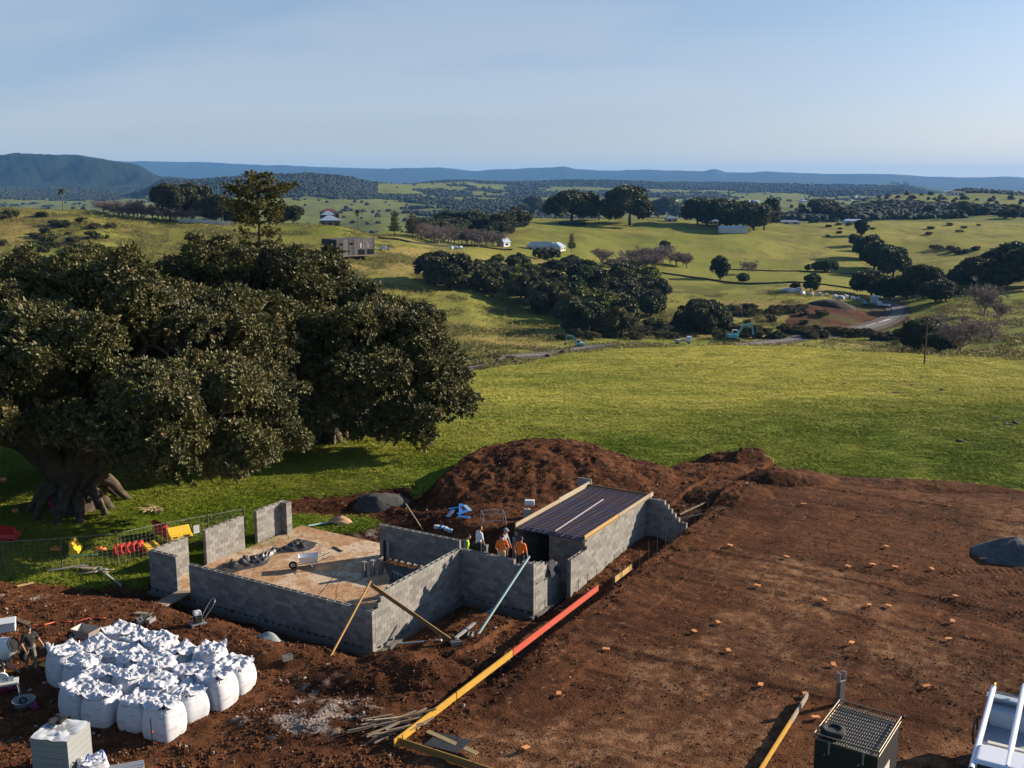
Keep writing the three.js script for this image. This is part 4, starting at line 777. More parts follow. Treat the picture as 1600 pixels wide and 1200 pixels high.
// tussocks of rough pasture on the slopes
{
  const g = leafSpray(9, 1, 0.16, 1.25, 31, 0.1), N = 60000, im = new THREE.InstancedMesh(g, leafMatDull, N), M = new THREE.Matrix4(), q = new THREE.Quaternion(), col = new THREE.Color(); let n = 0, tries = 0; reseed(313);
  while (n < N && tries++ < 600000) {
    const d = 205 * Math.pow(600 / 205, rnd()), c = rr(-60, 1660), x = (c - 800) / 1650 * d, z = -d, m = fbm(x / 13 + 3, z / 13 + 2, 4);
    if (m < 0.44 && rnd() < 0.75) continue; if (inPoly(DIG2, x, z)) continue; if (d > 520 && c > 640) continue;
    const sc = rr(0.35, 0.85) * (m > 0.52 ? 1.35 : 0.8); q.setFromAxisAngle(V(0, 1, 0), rr(0, 6.28)); M.compose(V(x, ground(x, z) - 0.05, z), q, V(sc * 1.3, sc, sc * 1.3)); im.setMatrixAt(n, M);
    const t = rnd(), k = mix3(mix3(SCRUB, OLIVE, t), STRAW, rnd() < 0.35 ? 0.7 : 0.1); im.setColorAt(n, col.setRGB(...k)); n++;
  }
  im.count = n; shade(im); im.name = 'tussock_grass'; tag(im, 'rough tussock grass on the slopes round the gully', 'tussock grass', null, 'stuff'); scene.add(im);
}
// clods and stones lying on the bare soil
{
  const g = new THREE.IcosahedronGeometry(1, 0), pp = g.attributes.position, seen = new Map(); reseed(91); for (let i = 0; i < pp.count; i++) { const k = [pp.getX(i), pp.getY(i), pp.getZ(i)].map((v) => v.toFixed(2)).join(); if (!seen.has(k)) seen.set(k, rr(0.65, 1.25)); const f = seen.get(k); pp.setXYZ(i, pp.getX(i) * f, pp.getY(i) * f * 0.75, pp.getZ(i) * f); } g.computeVertexNormals();
  const N = 52000, im = new THREE.InstancedMesh(g, new THREE.MeshPhysicalMaterial({ color: 0xffffff, roughness: 0.97, specularIntensity: 0.15 }), N), M = new THREE.Matrix4(), q = new THREE.Quaternion(), col = new THREE.Color(); let n = 0, tries = 0;
  while (n < N && tries++ < 700000) {
    const d = 25 * Math.pow(70 / 25, rnd()), c = rr(-90, 1690), x = (c - 800) / 1600 * d, z = -d, sd = soilDist(x, z); if (sd < -0.3) continue;
    const u = U(x, z), v = VV(x, z); if (u > 0 && u < 13 && v > 0 && v < 10) continue;
    const pad = u < -7.5, cl = fbm(x * 0.9 + 7, z * 0.9, 3); if (cl < (pad ? 0.5 : 0.42) && rnd() < 0.85) continue;
    const sc = (pad ? 0.013 : 0.024) * Math.min(3.6, Math.pow(rnd(), -0.45)) * rr(0.7, 1.1); q.set(rr(-1, 1), rr(-1, 1), rr(-1, 1), rr(-1, 1)).normalize(); M.compose(V(x, ground(x, z) + sc * 0.25, z), q, V(sc, sc, sc)); im.setMatrixAt(n, M);
    const s2 = coverSoil(x, z, sd), k = rr(0.75, 1.3), st = rnd() < 0.03 ? 1 : 0; im.setColorAt(n, col.setRGB(lerp(s2[0] * k, 0.3, st), lerp(s2[1] * k, 0.24, st), lerp(s2[2] * k, 0.2, st))); n++;
  }
  im.count = n; shade(im); im.name = 'soil_clods'; tag(im, 'loose clods and small stones on the bare red soil', 'soil clods', null, 'stuff'); scene.add(im);
}

// ---------- things on the site ----------
const clothTile = dataTex(256, (u, v) => { const k = 0.86 + 0.1 * (tfbm(u, v, 10, 4) - 0.5) + 0.05 * Math.sin(u * 6.283 * 60) * Math.sin(v * 6.283 * 60); const dirt = 0.2 * sstep(0.60, 0.72, tfbm(u + 0.3, v + 0.6, 5, 5)); return mix3([k, k, k * 1.01], [0.55, 0.42, 0.33], dirt); });
const bagMat = std(lin(0.68, 0.69, 0.72), 0.8, { map: clothTile, side: THREE.DoubleSide, bumpMap: clothTile, bumpScale: 0.01 }), strapMat = std(lin(0.66, 0.67, 0.70), 0.8), blueStrap = std(lin(0.05, 0.12, 0.42), 0.7);
function gridGeo(nu, nv, f, closed = true) {
  const P = [], T = [], I = [];
  for (let j = 0; j <= nv; j++) for (let i = 0; i <= nu; i++) { const p = f(i / nu, j / nv); P.push(p[0], p[1], p[2]); T.push(i / nu * 2, j / nv * 2); if (i && j) { const k = j * (nu + 1) + i, q = k - nu - 2; I.push(q, q + 1, k - 1, q + 1, k, k - 1); } }
  const g = new THREE.BufferGeometry(); g.setAttribute('position', new THREE.Float32BufferAttribute(P, 3)); g.setAttribute('uv', new THREE.Float32BufferAttribute(T, 2)); g.setIndex(I); g.computeVertexNormals();
  if (closed) { const n = g.attributes.normal; for (let j = 0; j <= nv; j++) { const a = j * (nu + 1), b = a + nu, x = n.getX(a) + n.getX(b), y = n.getY(a) + n.getY(b), z = n.getZ(a) + n.getZ(b), L = Math.hypot(x, y, z) || 1; n.setXYZ(a, x / L, y / L, z / L); n.setXYZ(b, x / L, y / L, z / L); } }
  return g;
}
function bagTemplate(rs, tall) {
  const t = new THREE.Group(); t.name = 'bulk_bag'; const so = rs * 3.1;
  const sq = (a, n) => Math.pow(Math.pow(Math.abs(Math.cos(a)), n) + Math.pow(Math.abs(Math.sin(a)), n), -1 / n);
  const body = gridGeo(56, 16, (i, j) => { const a = -i * 6.2832, y = j * tall, w = 0.49 * (0.9 + 0.17 * Math.sin(Math.PI * Math.min(1, j * 0.95 + 0.12))) * (j > 0.85 ? 1 - (j - 0.85) * 0.9 : 1), ca = Math.cos(a), sa = Math.sin(a);
    const fold = 0.018 * (fbm(ca * 3 + so, sa * 3 + y * 2, 3) - 0.5) * 2 + 0.022 * Math.pow(j, 3) * Math.sin(a * 13 + so) , r = w * sq(a, 4.5) * (1 + fold); return [ca * r, y + 0.03 * Math.pow(j, 3) * Math.sin(a * 5 + so), sa * r]; });
  part('body', body, bagMat, t);
  // crumpled cloth on top, drawn up to ears at the corners
  reseed(rs + 40); const ears = [0, 1, 2, 3].map(() => rr(0.06, 0.26));
  const ridge = (x, z, f) => 1 - Math.abs(2 * vnoise(x * f + so, z * f - so) - 1);
  const top = gridGeo(30, 30, (i, j) => { const x = i * 2 - 1, z = j * 2 - 1, m = Math.max(Math.abs(x), Math.abs(z)), ang = Math.atan2(z, x), rim = 0.47 * sq(ang, 4.5) * m, X = Math.cos(ang) * rim, Z = Math.sin(ang) * rim, ear = ears[(x > 0 ? 1 : 0) + (z > 0 ? 2 : 0)] * Math.pow(Math.abs(x * z), 2.2), wx = X + 0.08 * (vnoise(Z * 7 + so, 3) - 0.5), wz = Z + 0.08 * (vnoise(X * 7 - so, 9) - 0.5);
    const fold = 0.16 * ridge(wx, wz, 4.2) + 0.09 * ridge(wx + 3, wz * 1.3, 9), e = Math.pow(m, 6); return [X * (1 + 0.04 * ear), tall * 0.90 + ear + (fold - 0.02) * (1 - 0.7 * e) - 0.05 * (1 - m) + 0.03, Z * (1 + 0.04 * ear)]; }, false);
  { const pz = top.attributes.normal; let up = 0; for (let q = 0; q < pz.count; q++) up += pz.getY(q); if (up < 0) { const ix = top.index.array; for (let q = 0; q < ix.length; q += 3) { const s3 = ix[q]; ix[q] = ix[q + 1]; ix[q + 1] = s3; } top.computeVertexNormals(); } }
  part('top_cloth', top, bagMat, t);
  reseed(rs);
  for (const [sx, sz] of [[1, 1], [1, -1], [-1, 1], [-1, -1]]) { const h = rr(0.04, 0.16), dx = rr(-0.16, 0.1); part('lifting_loop', tube([V(sx * 0.40, tall * 0.9, sz * 0.30), V(sx * (0.36 + dx), tall + h, sz * (0.34 + dx)), V(sx * (0.33 + dx), tall + h * 0.9, sz * (0.40 + dx)), V(sx * 0.30, tall * 0.9, sz * 0.40)], 0.018, 10, 5), strapMat, t); }
  return t;
}
const BAGS = [[3, 1.02], [5, 0.96], [8, 1.06], [11, 0.98], [14, 1.0], [17, 1.04]].map((a) => bagTemplate(...a));
{
  reseed(333); let n = 0; const rows = ['frontmost', 'second', 'third', 'rear'];
  for (let j = 0; j < 4; j++) for (let k = 0; k < 6; k++) {
    if (j === 0 && k > 3) continue;
    const u = 0.75 + k * 1.16 + rr(-0.1, 0.1) + (j % 2) * 0.15, v = -10.35 + j * 1.16 + rr(-0.1, 0.1) + (k < 2 ? 0.35 : 0), p = uv3(u, v), b = BAGS[(j * 7 + k * 5) % 6].clone();
    b.name = numbered('bulk_bag'); b.userData = {}; scene.add(b); p.y = ground(p.x, p.z) - 0.06; b.position.copy(p); b.rotation.y = TURN1 + pick([0, 1.571, 3.142, 4.712]) + rr(-0.3, 0.3); b.rotation.x = rr(-0.06, 0.06); b.rotation.z = rr(-0.06, 0.06); const f = rr(1.08, 1.2); b.scale.set(f, rr(0.98, 1.18), f * rr(0.96, 1.06));
    tag(b, `full white bulk bag, ${rows[j]} row of the stack, ${ordinal(k + 1)} from its right end`, 'bulk bag', 'white bulk bags beside the house');
  }
}
// orange pegs on the pad
{
  const pegMat = std(lin(0.52, 0.20, 0.06), 0.8), pegDark = std(lin(0.16, 0.09, 0.05), 0.9), S = [[1138, 1020], [1122, 976], [947, 1018], [1085, 990], [1288, 941], [1358, 949], [1363, 885], [1325, 888], [1385, 857], [1398, 889], [1456, 892], [1229, 873], [1183, 918], [1488, 974], [1493, 935], [1482, 1002], [1302, 1042], [1448, 1076], [1188, 1074], [873, 1088], [821, 1173], [1258, 1089], [1274, 1125], [1388, 950], [1255, 790], [1536, 876], [1140, 855], [1330, 1008]];
  S.forEach(([x, y], i) => { const p = at(x, y, 24), t = thing('survey_peg', `orange topped survey peg on the soil pad, ${ordinal(i + 1)} counted ${['near the yellow board', 'along the middle', 'towards the gravel heap'][x < 1150 ? 0 : x < 1380 ? 1 : 2]}`, 'peg', p, hash2(i, 3) * 3, 'orange survey pegs on the pad'); part('stake', box(0.05, 0.24, 0.05, 0, 0.0, 0), pegDark, t); const tp = part('cap', box(0.27, 0.03, 0.17, 0, 0.12, 0), pegMat, t); tp.rotation.z = (hash2(i, 7) - 0.5) * 0.3; });
  // name them from left to right instead of by number of order
  scene.children.filter((o) => o.name.startsWith('survey_peg')).sort((a, b) => Math.atan2(a.position.x, -a.position.z) - Math.atan2(b.position.x, -b.position.z)).forEach((o, i) => { o.userData.label = `small orange topped survey peg on the soil pad, ${ordinal(i + 1)} from the left`; });
}
// painted profile boards along the edge of the pad
function boardRun(label, u, v0, v1, h, mats, hh = 0.24, group) {
  const t = thing('profile_board', label, 'board', null, 0, group), pegs = [];
  const a = uv3(u, v0), b = uv3(u, v1), L = b.clone().sub(a).length();
  for (const [f0, f1, m] of mats) { const p = a.clone().lerp(b, f0), q = a.clone().lerp(b, f1 - 0.002); p.y = q.y = h; part('plank', beam(p, q, 0.045, hh), m, t); }
  const n = Math.max(2, Math.round(L / 1.7)); for (let k = 0; k <= n; k++) { const p = a.clone().lerp(b, (k + 0.15) / (n + 0.3)).addScaledVector(E1, 0.04); p.y = ground(p.x, p.z) - 0.1; part('peg', rod(p, V(p.x, h + 0.16, p.z), 0.018, 0.018, 6), blackMat, t); }
  return t;
}
boardRun('long painted board on edge, yellow then red, beside the pad', -6.3, -7.0, 7.8, 1.38, [[0, 0.24, yellowTimber], [0.242, 0.5, yellowTimber], [0.502, 1, redTimber]], 0.26);
boardRun('short yellow board on edge beyond the red end', -6.35, 9.4, 11.3, 1.2, [[0, 1, std(lin(0.62, 0.42, 0.16), 0.8, { map: timberTile })]], 0.26);
{
  const t = thing('profile_board', 'dull yellow board meeting the long painted board at its near end', 'board');
  const a = uv3(-6.34, -6.75, 1.34), b = uv3(-10.2, -6.7, 1.3); part('plank', beam(a, b, 0.045, 0.24), std(lin(0.36, 0.22, 0.06), 0.8, { map: timberTile }), t);
  for (const f of [0.02, 0.35, 0.72]) { const p = a.clone().lerp(b, f).addScaledVector(E2, 0.05); part('peg', rod(V(p.x, ground(p.x, p.z) - 0.1, p.z), V(p.x, 1.55, p.z), 0.018, 0.018, 6), blackMat, t); }
  const p0 = at(1195, 1202, 22), p1 = at(1268, 1096, 22), U0 = U(p0.x, p0.z), v0 = VV(p0.x, p0.z), v1 = VV(p1.x, p1.z);
  boardRun('board on edge, yellow then weathered white, left of the black box', U0, v0 - 0.6, v1, 1.36, [[0, 0.62, yellowTimber], [0.622, 1, std(lin(0.42, 0.37, 0.33), 0.85, { map: timberTile })]], 0.22);
}
// row of steel pickets along the trench
for (let k = 0; k < 13; k++) { const p = uv3(-6.75 + 0.12 * hash2(k, 2), 8.4 + k * 1.0); p.y = ground(p.x, p.z); const t = thing('steel_picket', `black steel picket along the trench, ${ordinal(k + 1)} from the red board`, 'picket', p, 0, 'steel pickets along the trench'); part('post', rod(V(0, -0.2, 0), V(0, 0.85, 0), 0.02, 0.02, 5), blackMat, t); part('cap', rod(V(0, 0.85, 0), V(0, 0.9, 0), 0.028, 0.028, 6), blackMat, t); }
// props and poles
function pole(name, label, a, b, r, mat, cat = 'prop') { return solo(name, label, cat, rod(a, b, r, r, 8), mat); }
function plank(name, label, a, b, w, h, mat, cat = 'plank') { return solo(name, label, cat, beam(a, b, w, h), mat); }
const yTim = std(lin(0.50, 0.31, 0.10), 0.8, { map: timberTile });
{
  const top = uv3(0.12, 0.14, 2.95);
  plank('timber_post', 'thin dark post standing in the near wall corner', uv3(0.1, 0.1, 1.6), uv3(0.1, 0.1, 3.35), 0.07, 0.07, darkTimber, 'post');
  const f1 = at(515, 1026, 28); plank('timber_brace', 'long yellow timber brace from the corner post to the front soil', top.clone().add(V(0, 0.1, 0.04)), f1.add(V(0, -0.05, 0)), 0.05, 0.09, yTim, 'brace');
  const f2 = at(713, 1006, 28); plank('timber_brace', 'brown timber brace from the corner post down to the right', uv3(0.05, 0.12, 2.85), f2.add(V(0, -0.02, 0)), 0.06, 0.16, std(lin(0.30, 0.19, 0.08), 0.85, { map: timberTile }), 'brace');
  const f3 = at(747, 990, 28); pole('steel_prop', 'pale green steel prop leaning on the shaded wall', uv3(-3.62, 6.42, 2.75), f3.add(V(0, -0.03, 0)), 0.055, std(lin(0.38, 0.52, 0.46), 0.5), 'prop');
  plank('timber_post', 'short pale post on top of the inner wall corner', uv3(0.02, 6.6, 2.4), uv3(0.02, 6.6, 3.2), 0.08, 0.08, paleTimber, 'post');
  plank('timber_post', 'upright white post behind the bricklayers by the doorway', uv3(-3.5, 6.9, 2.3), uv3(-3.5, 6.9, 3.3), 0.07, 0.05, std(lin(0.6, 0.6, 0.58), 0.7), 'post');
  const bp = at(634, 817, 40); plank('timber_post', 'white stake with a stay behind the free block wall', bp, bp.clone().add(V(0, 1.15, 0)), 0.06, 0.06, std(lin(0.6, 0.6, 0.58), 0.7), 'post');
  const bq = at(661, 828, 40); plank('timber_stay', 'thin timber stay slanting from the white stake', bp.clone().add(V(0.03, 1.1, 0.03)), bq, 0.04, 0.05, paleTimber, 'stay');
  // pale channels lying in the court
  const c1 = at(712, 1006, 28), c2 = at(775, 957, 28);
  plank('steel_channel', 'pale bent channel propped on rubble in the court', c1.clone().add(V(0, 0.25, 0)), c2.clone().add(V(0, 0.3, 0)), 0.13, 0.06, galv, 'channel');
  const c3 = at(690, 1003, 28), c4 = at(622, 1009, 28); pole('plastic_pipe', 'pale pipe lying at the foot of the sunlit wall', c3.clone().add(V(0, 0.08, 0)), c4.clone().add(V(0, 0.08, 0)), 0.045, std(lin(0.45, 0.52, 0.50), 0.5), 'pipe');
  const sl = uv3(5.0, 1.9, 0.27), st = sl.clone().add(V(1.1, 1.2, -0.9)); pole('steel_rod', 'thin dark rod leaning over the slab', sl, st, 0.014, blackMat, 'rod');
  const bent = uv3(4.2, 2.6, 0.27); solo('bent_bar', 'bent dark bar standing on the slab', 'bar', tube([bent, bent.clone().add(V(0.1, 0.25, 0)), bent.clone().add(V(0.15, 0.8, 0.05)), bent.clone().add(V(0.35, 1.15, 0))], 0.014, 12, 5), blackMat);
  const l1 = at(1052, 817, 40), l2 = at(1135, 797, 40), l3 = at(1062, 808, 40), l4 = at(1168, 757, 40);
  pole('timber_pole', 'grey pole lying over the trench bank, lower of two', l1.add(V(0, 0.12, 0)), l2.add(V(0, 0.1, 0)), 0.05, greyTimber, 'pole');
  pole('timber_pole', 'longer grey pole lying up the far bank', l3.add(V(0, 0.15, 0)), l4.add(V(0, 0.1, 0)), 0.05, greyTimber, 'pole');
  const r1 = uv3(10.95, 0.3, 0.3), r2 = at(222, 962, 36); plank('ramp_plank', 'weathered plank ramp leading up to the gap in the walls', r1, r2.add(V(0, 0.06, 0)), 0.75, 0.06, greyTimber, 'ramp');
  const s1 = uv3(3.6, 1.5, 0.3), s2 = uv3(1.9, 2.2, 0.32); plank('timber_offcut', 'pale timber offcut lying at the slab edge', s1, s2, 0.2, 0.06, paleTimber, 'timber');
  plank('timber_offcut', 'dark straight edge lying on the far slab', uv3(9.0, 8.3, 0.29), uv3(8.2, 8.0, 0.29), 0.12, 0.03, blackMat, 'timber');
}
// loose blocks
const looseN = { n: 0 };
function loose(label, p, turn, group, upright = false) { const m = solo('loose_block', label, 'concrete block', gFullTop, blockMats[(looseN.n++) % 4], p, turn, group); if (upright) m.rotation.set(0, turn, Math.PI / 2); return m; }
{
  for (let k = 0; k < 3; k++) for (let q = 0; q < 2; q++) loose(`grey block standing on end, ${['lower', 'upper'][q]} of pile ${['nearest', 'second', 'third'][k]} to the wheelbarrow`, uv3(5.05 - 0.22 * k, 5.85 + k * 0.36, 0.46 + q * 0.39), TURN1 + 0.12 * k, 'blocks standing on end in the store', true);
  for (let k = 0; k < 6; k++) loose(`grey block in the tight row beside the standing piles, ${ordinal(k + 1)} from the piles`, uv3(4.0 - k * 0.3, 6.75 - k * 0.1, 0.26), TURN1 + 1.5, 'row of blocks beside the standing piles', true);
  reseed(808); for (let k = 0; k < 12; k++) loose('loose grey block on the unfinished floor', uv3(0.9 + rr(0, 2.2) + (k < 6 ? 1.0 : 0), 8.1 - k * 0.45, 0.16), rr(0, 3), 'loose blocks on the unfinished floor');
  for (let k = 0; k < 4; k++) loose(`grey block dumped at the slab edge, ${['bottom', 'second', 'third', 'top'][k]} of the heap`, uv3(2.2 - 0.42 * (k % 2), 3.4 + 0.02 * k, 0.16 + (k > 1 ? 0.19 : 0)), k * 0.7, 'blocks dumped at the slab edge');
  const pp = [[449, 1031, 0.6, 'single white block lying on the front soil'], [228, 968, 0.3, 'pale block beside the plank ramp, nearest the bags'], [236, 972, 1.2, 'pale block beside the plank ramp, nearest the wall'], [219, 974, 2.2, 'pale block beside the plank ramp, leftmost'], [308, 969, 0.8, 'pale block at the shaded wall foot'], [875, 938, 0.8, 'broken block at the short wall end'], [860, 935, 0.1, 'block lying against the short wall end'], [712, 1008, 0.4, 'block under the pale channel in the court'], [735, 996, 1.4, 'grey block at the foot of the green prop']];
  for (const [x, y, a, l] of pp) { const p = at(x, y, 26, 0.09); loose(l, p, a, 'stray blocks'); }
}
// wheelbarrow
function barrow(name, label, pos, turn, trayMat) {
  const t = thing(name, label, 'wheelbarrow', pos, turn);
  const T = (k, y) => [[-0.28 * k, y, -0.45], [0.28 * k, y, -0.45], [0.33 * k, y, 0.5], [-0.33 * k, y, 0.5]];
  const lo = T(0.72, 0.34).map(([x, y, z]) => [x, y, z * 0.72]), hi = T(1.05, 0.66), P = [], I = []; [...lo, ...hi].forEach((p) => P.push(...p)); I.push(0, 2, 1, 0, 3, 2); for (let k = 0; k < 4; k++) { const a = k, b = (k + 1) % 4; I.push(a, b, b + 4, a, b + 4, a + 4); }
  const g = new THREE.BufferGeometry(); g.setAttribute('position', new THREE.Float32BufferAttribute(P, 3)); g.setIndex(I); const ng = g.toNonIndexed(); ng.computeVertexNormals(); ng.setAttribute('uv', new THREE.Float32BufferAttribute(new Float32Array(ng.attributes.position.count * 2), 2));
  part('tray', ng, trayMat, t);
  for (const sx of [-1, 1]) { part('handle', join([rod(V(sx * 0.09, 0.2, -0.75), V(sx * 0.3, 0.42, 0.5), 0.02), rod(V(sx * 0.3, 0.42, 0.5), V(sx * 0.32, 0.62, 1.05), 0.02)]), steel, t); part('leg', tube([V(sx * 0.24, 0.36, 0.1), V(sx * 0.26, 0.02, 0.3), V(sx * 0.27, 0.38, 0.46)], 0.016, 10, 6), steel, t); }
  const w = part('wheel', new THREE.TorusGeometry(0.15, 0.055, 8, 20).rotateY(Math.PI / 2), blackMat, t); w.position.set(0, 0.2, -0.72);
  part('hub', new THREE.CylinderGeometry(0.07, 0.07, 0.1, 12).rotateZ(Math.PI / 2), steel, w);
  return t;
}
barrow('wheelbarrow', 'white wheelbarrow standing on the sandy slab', uv3(8.15, 5.4, 0.26), 1.75, std(lin(0.62, 0.62, 0.64), 0.5, { side: THREE.DoubleSide }));
barrow('wheelbarrow', 'rusty grey wheelbarrow behind the bulk bags', at(135, 1006, 28), 1.2, std(lin(0.34, 0.30, 0.27), 0.6, { side: THREE.DoubleSide }));
// black sheet on the slab
{
  const g = gridGeo(90, 22, (i, j) => { const v = 3.0 + i * 5.4, w = 0.55 + 0.25 * Math.sin(i * 9), u = 11.35 - 0.75 * i + (j - 0.5) * w * 2 + 0.2 * Math.sin(i * 14), r = Math.abs(fbm(i * 16, j * 5 + 3, 4) - 0.5) * 2, e = Math.sin(Math.PI * j) * Math.min(1, i * 8, (1 - i) * 8); return [u, 0.27 + e * (0.05 + 0.55 * r), v]; }, false);
  const m = solo('plastic_sheet', 'crumpled black plastic sheet along the far side of the slab', 'plastic sheet', g, std(lin(0.05, 0.047, 0.046), 0.45, { side: THREE.DoubleSide })); m.position.copy(uv3(0, 0, 0)); m.rotation.y = TURN1;
}
// heap of weathered sticks and a sheet beside the near end of the board
{
  reseed(515); const base = at(620, 1140, 24);
  for (let k = 0; k < 26; k++) { const c = base.clone().add(V(rr(-0.75, 0.75), 0.05 + 0.3 * rnd() * (k / 26), rr(-0.45, 0.45))), a = 0.62 + rr(-0.28, 0.28), L = rr(0.5, 1.0); const dx = Math.cos(a) * L, dz = -Math.sin(a) * L; const p = V(c.x - dx, 0, c.z - dz), q = V(c.x + dx, 0, c.z + dz); p.y = ground(p.x, p.z) + 0.03 + 0.3 * (k / 26); q.y = ground(q.x, q.z) + 0.05 + 0.3 * (k / 26); plank('timber_stick', `weathered grey stick in the heap by the yellow board, ${ordinal(k + 1)} from the ground`, p, q, rr(0.04, 0.07), rr(0.03, 0.05), pick([greyTimber, paleTimber, greyTimber, darkTimber]), 'stick').userData.group = 'heap of weathered sticks'; }
  const p = at(700, 1165, 22); const sh = solo('sheet', 'dark grey sheet lying inside the near corner of the boards', 'sheet', box(1.25, 0.02, 0.85), std(lin(0.06, 0.06, 0.065), 0.6, { map: barkTile }), p.add(V(0, 0.1, 0)), -0.5); sh.rotation.z = 0.04;
  const a = at(668, 1148, 22), b = at(745, 1184, 22); plank('timber_plank', 'pale plank lying across the dark sheet', a.add(V(0, 0.12, 0)), b.add(V(0, 0.14, 0)), 0.18, 0.04, std(lin(0.36, 0.30, 0.17), 0.85, { map: timberTile }));
}
// stake with orange flags among the bags
{
  const p = at(244, 1206, 22), t = thing('flagged_stake', 'black stake with orange ribbons in front of the bulk bags', 'stake', p); part('stake', rod(V(0, -0.1, 0), V(-0.06, 1.75, 0), 0.02, 0.02, 6), blackMat, t);
  const om = std(lin(0.75, 0.12, 0.04), 0.8, { side: THREE.DoubleSide }); for (const [y, w] of [[1.35, 0.09], [1.0, 0.2], [0.62, 0.24], [0.2, 0.16]]) part('ribbon', gridGeo(6, 2, (i, j) => [-0.05 + i * w, y - j * 0.07 + 0.03 * Math.sin(i * 5) - 0.05 * i, 0.02 * Math.sin(i * 7)], false), om, t);
}
// pallet of wrapped blocks with a black cloth, and the white bag and ribbed sheets beside it
{
  const p = at(100, 1204, 22), t = thing('block_pallet', 'plastic wrapped pallet of grey blocks with a black cloth thrown over', 'pallet', p, TURN1 + 0.35);
  const wrap = std(lin(0.27, 0.28, 0.275), 0.35, {}), pb = [];
  for (let y = 0; y < 6; y++) for (let i = 0; i < 3; i++) part('concrete_block', box(0.4, 0.19, 1.18, (i - 1) * 0.405, 0.25 + y * 0.2, 0), wrap, t);
  for (const x of [-0.5, 0, 0.5]) pb.push(box(0.1, 0.1, 1.2, x, 0.05, 0)); for (let k = 0; k < 5; k++) pb.push(box(1.2, 0.03, 0.12, 0, 0.12, -0.5 + k * 0.25)); part('pallet_base', join(pb), greyTimber, t);
  part('wrap_film', gridGeo(40, 8, (i, j) => { const a = -i * 6.2832, s2 = Math.pow(Math.pow(Math.abs(Math.cos(a)), 12) + Math.pow(Math.abs(Math.sin(a)), 12), -1 / 12) * (1 - j * 0.98), y = 1.345 + 0.1 * (fbm(Math.cos(a) * 4 * (1 - j) + 2, Math.sin(a) * 4 * (1 - j), 3) - 0.4); return [Math.cos(a) * 0.63 * s2, y, Math.sin(a) * 0.62 * s2]; }), std(lin(0.55, 0.56, 0.57), 0.35, { side: THREE.DoubleSide }), t);
  const cl = part('cloth', gridGeo(16, 16, (i, j) => { const x = 0.05 + i * 0.5, z = 0.1 + j * 0.7, over = Math.max(0, z - 0.62); return [x + 0.05 * fbm(i * 5, j * 5, 2), 1.46 + 0.12 * (fbm(i * 4 + 3, j * 4, 3) - 0.5) - over * 2.2, Math.min(z, 0.64) + 0.05 * fbm(i * 3, j * 6, 2)]; }, false), std(lin(0.010, 0.010, 0.012), 0.9, { side: THREE.DoubleSide }), t); cl.userData.label = 'black cloth hanging over the edge';
  const b = BAGS[1].clone(); b.name = numbered('bulk_bag'); b.userData = {}; scene.add(b); b.position.copy(at(128, 1212, 22)); b.position.x += 0.35; b.scale.set(0.85, 0.55, 0.7); b.rotation.y = 0.6; tag(b, 'slumped white bag with blue straps beside the block pallet', 'bulk bag', 'white bulk bags beside the house');
  for (const sx of [-0.2, 0.25]) part('blue_strap', tube([V(sx, 0.9, -0.2), V(sx + 0.1, 1.35, 0), V(sx + 0.05, 1.0, 0.3)], 0.03, 8, 5), blueStrap, b);
  const r = thing('ribbed_sheets', 'bundle of ribbed grey metal sheets at the bottom edge', 'metal sheets', at(190, 1216, 22), 0.35); for (let k = 0; k < 7; k++) part('rib', box(1.3, 0.03, 0.05, 0, 0.28 + 0.015 * k, -0.3 + k * 0.085), galv, r); part('pack', box(1.3, 0.26, 0.62, 0, 0.13, 0), std(lin(0.45, 0.46, 0.44), 0.6), r);
}
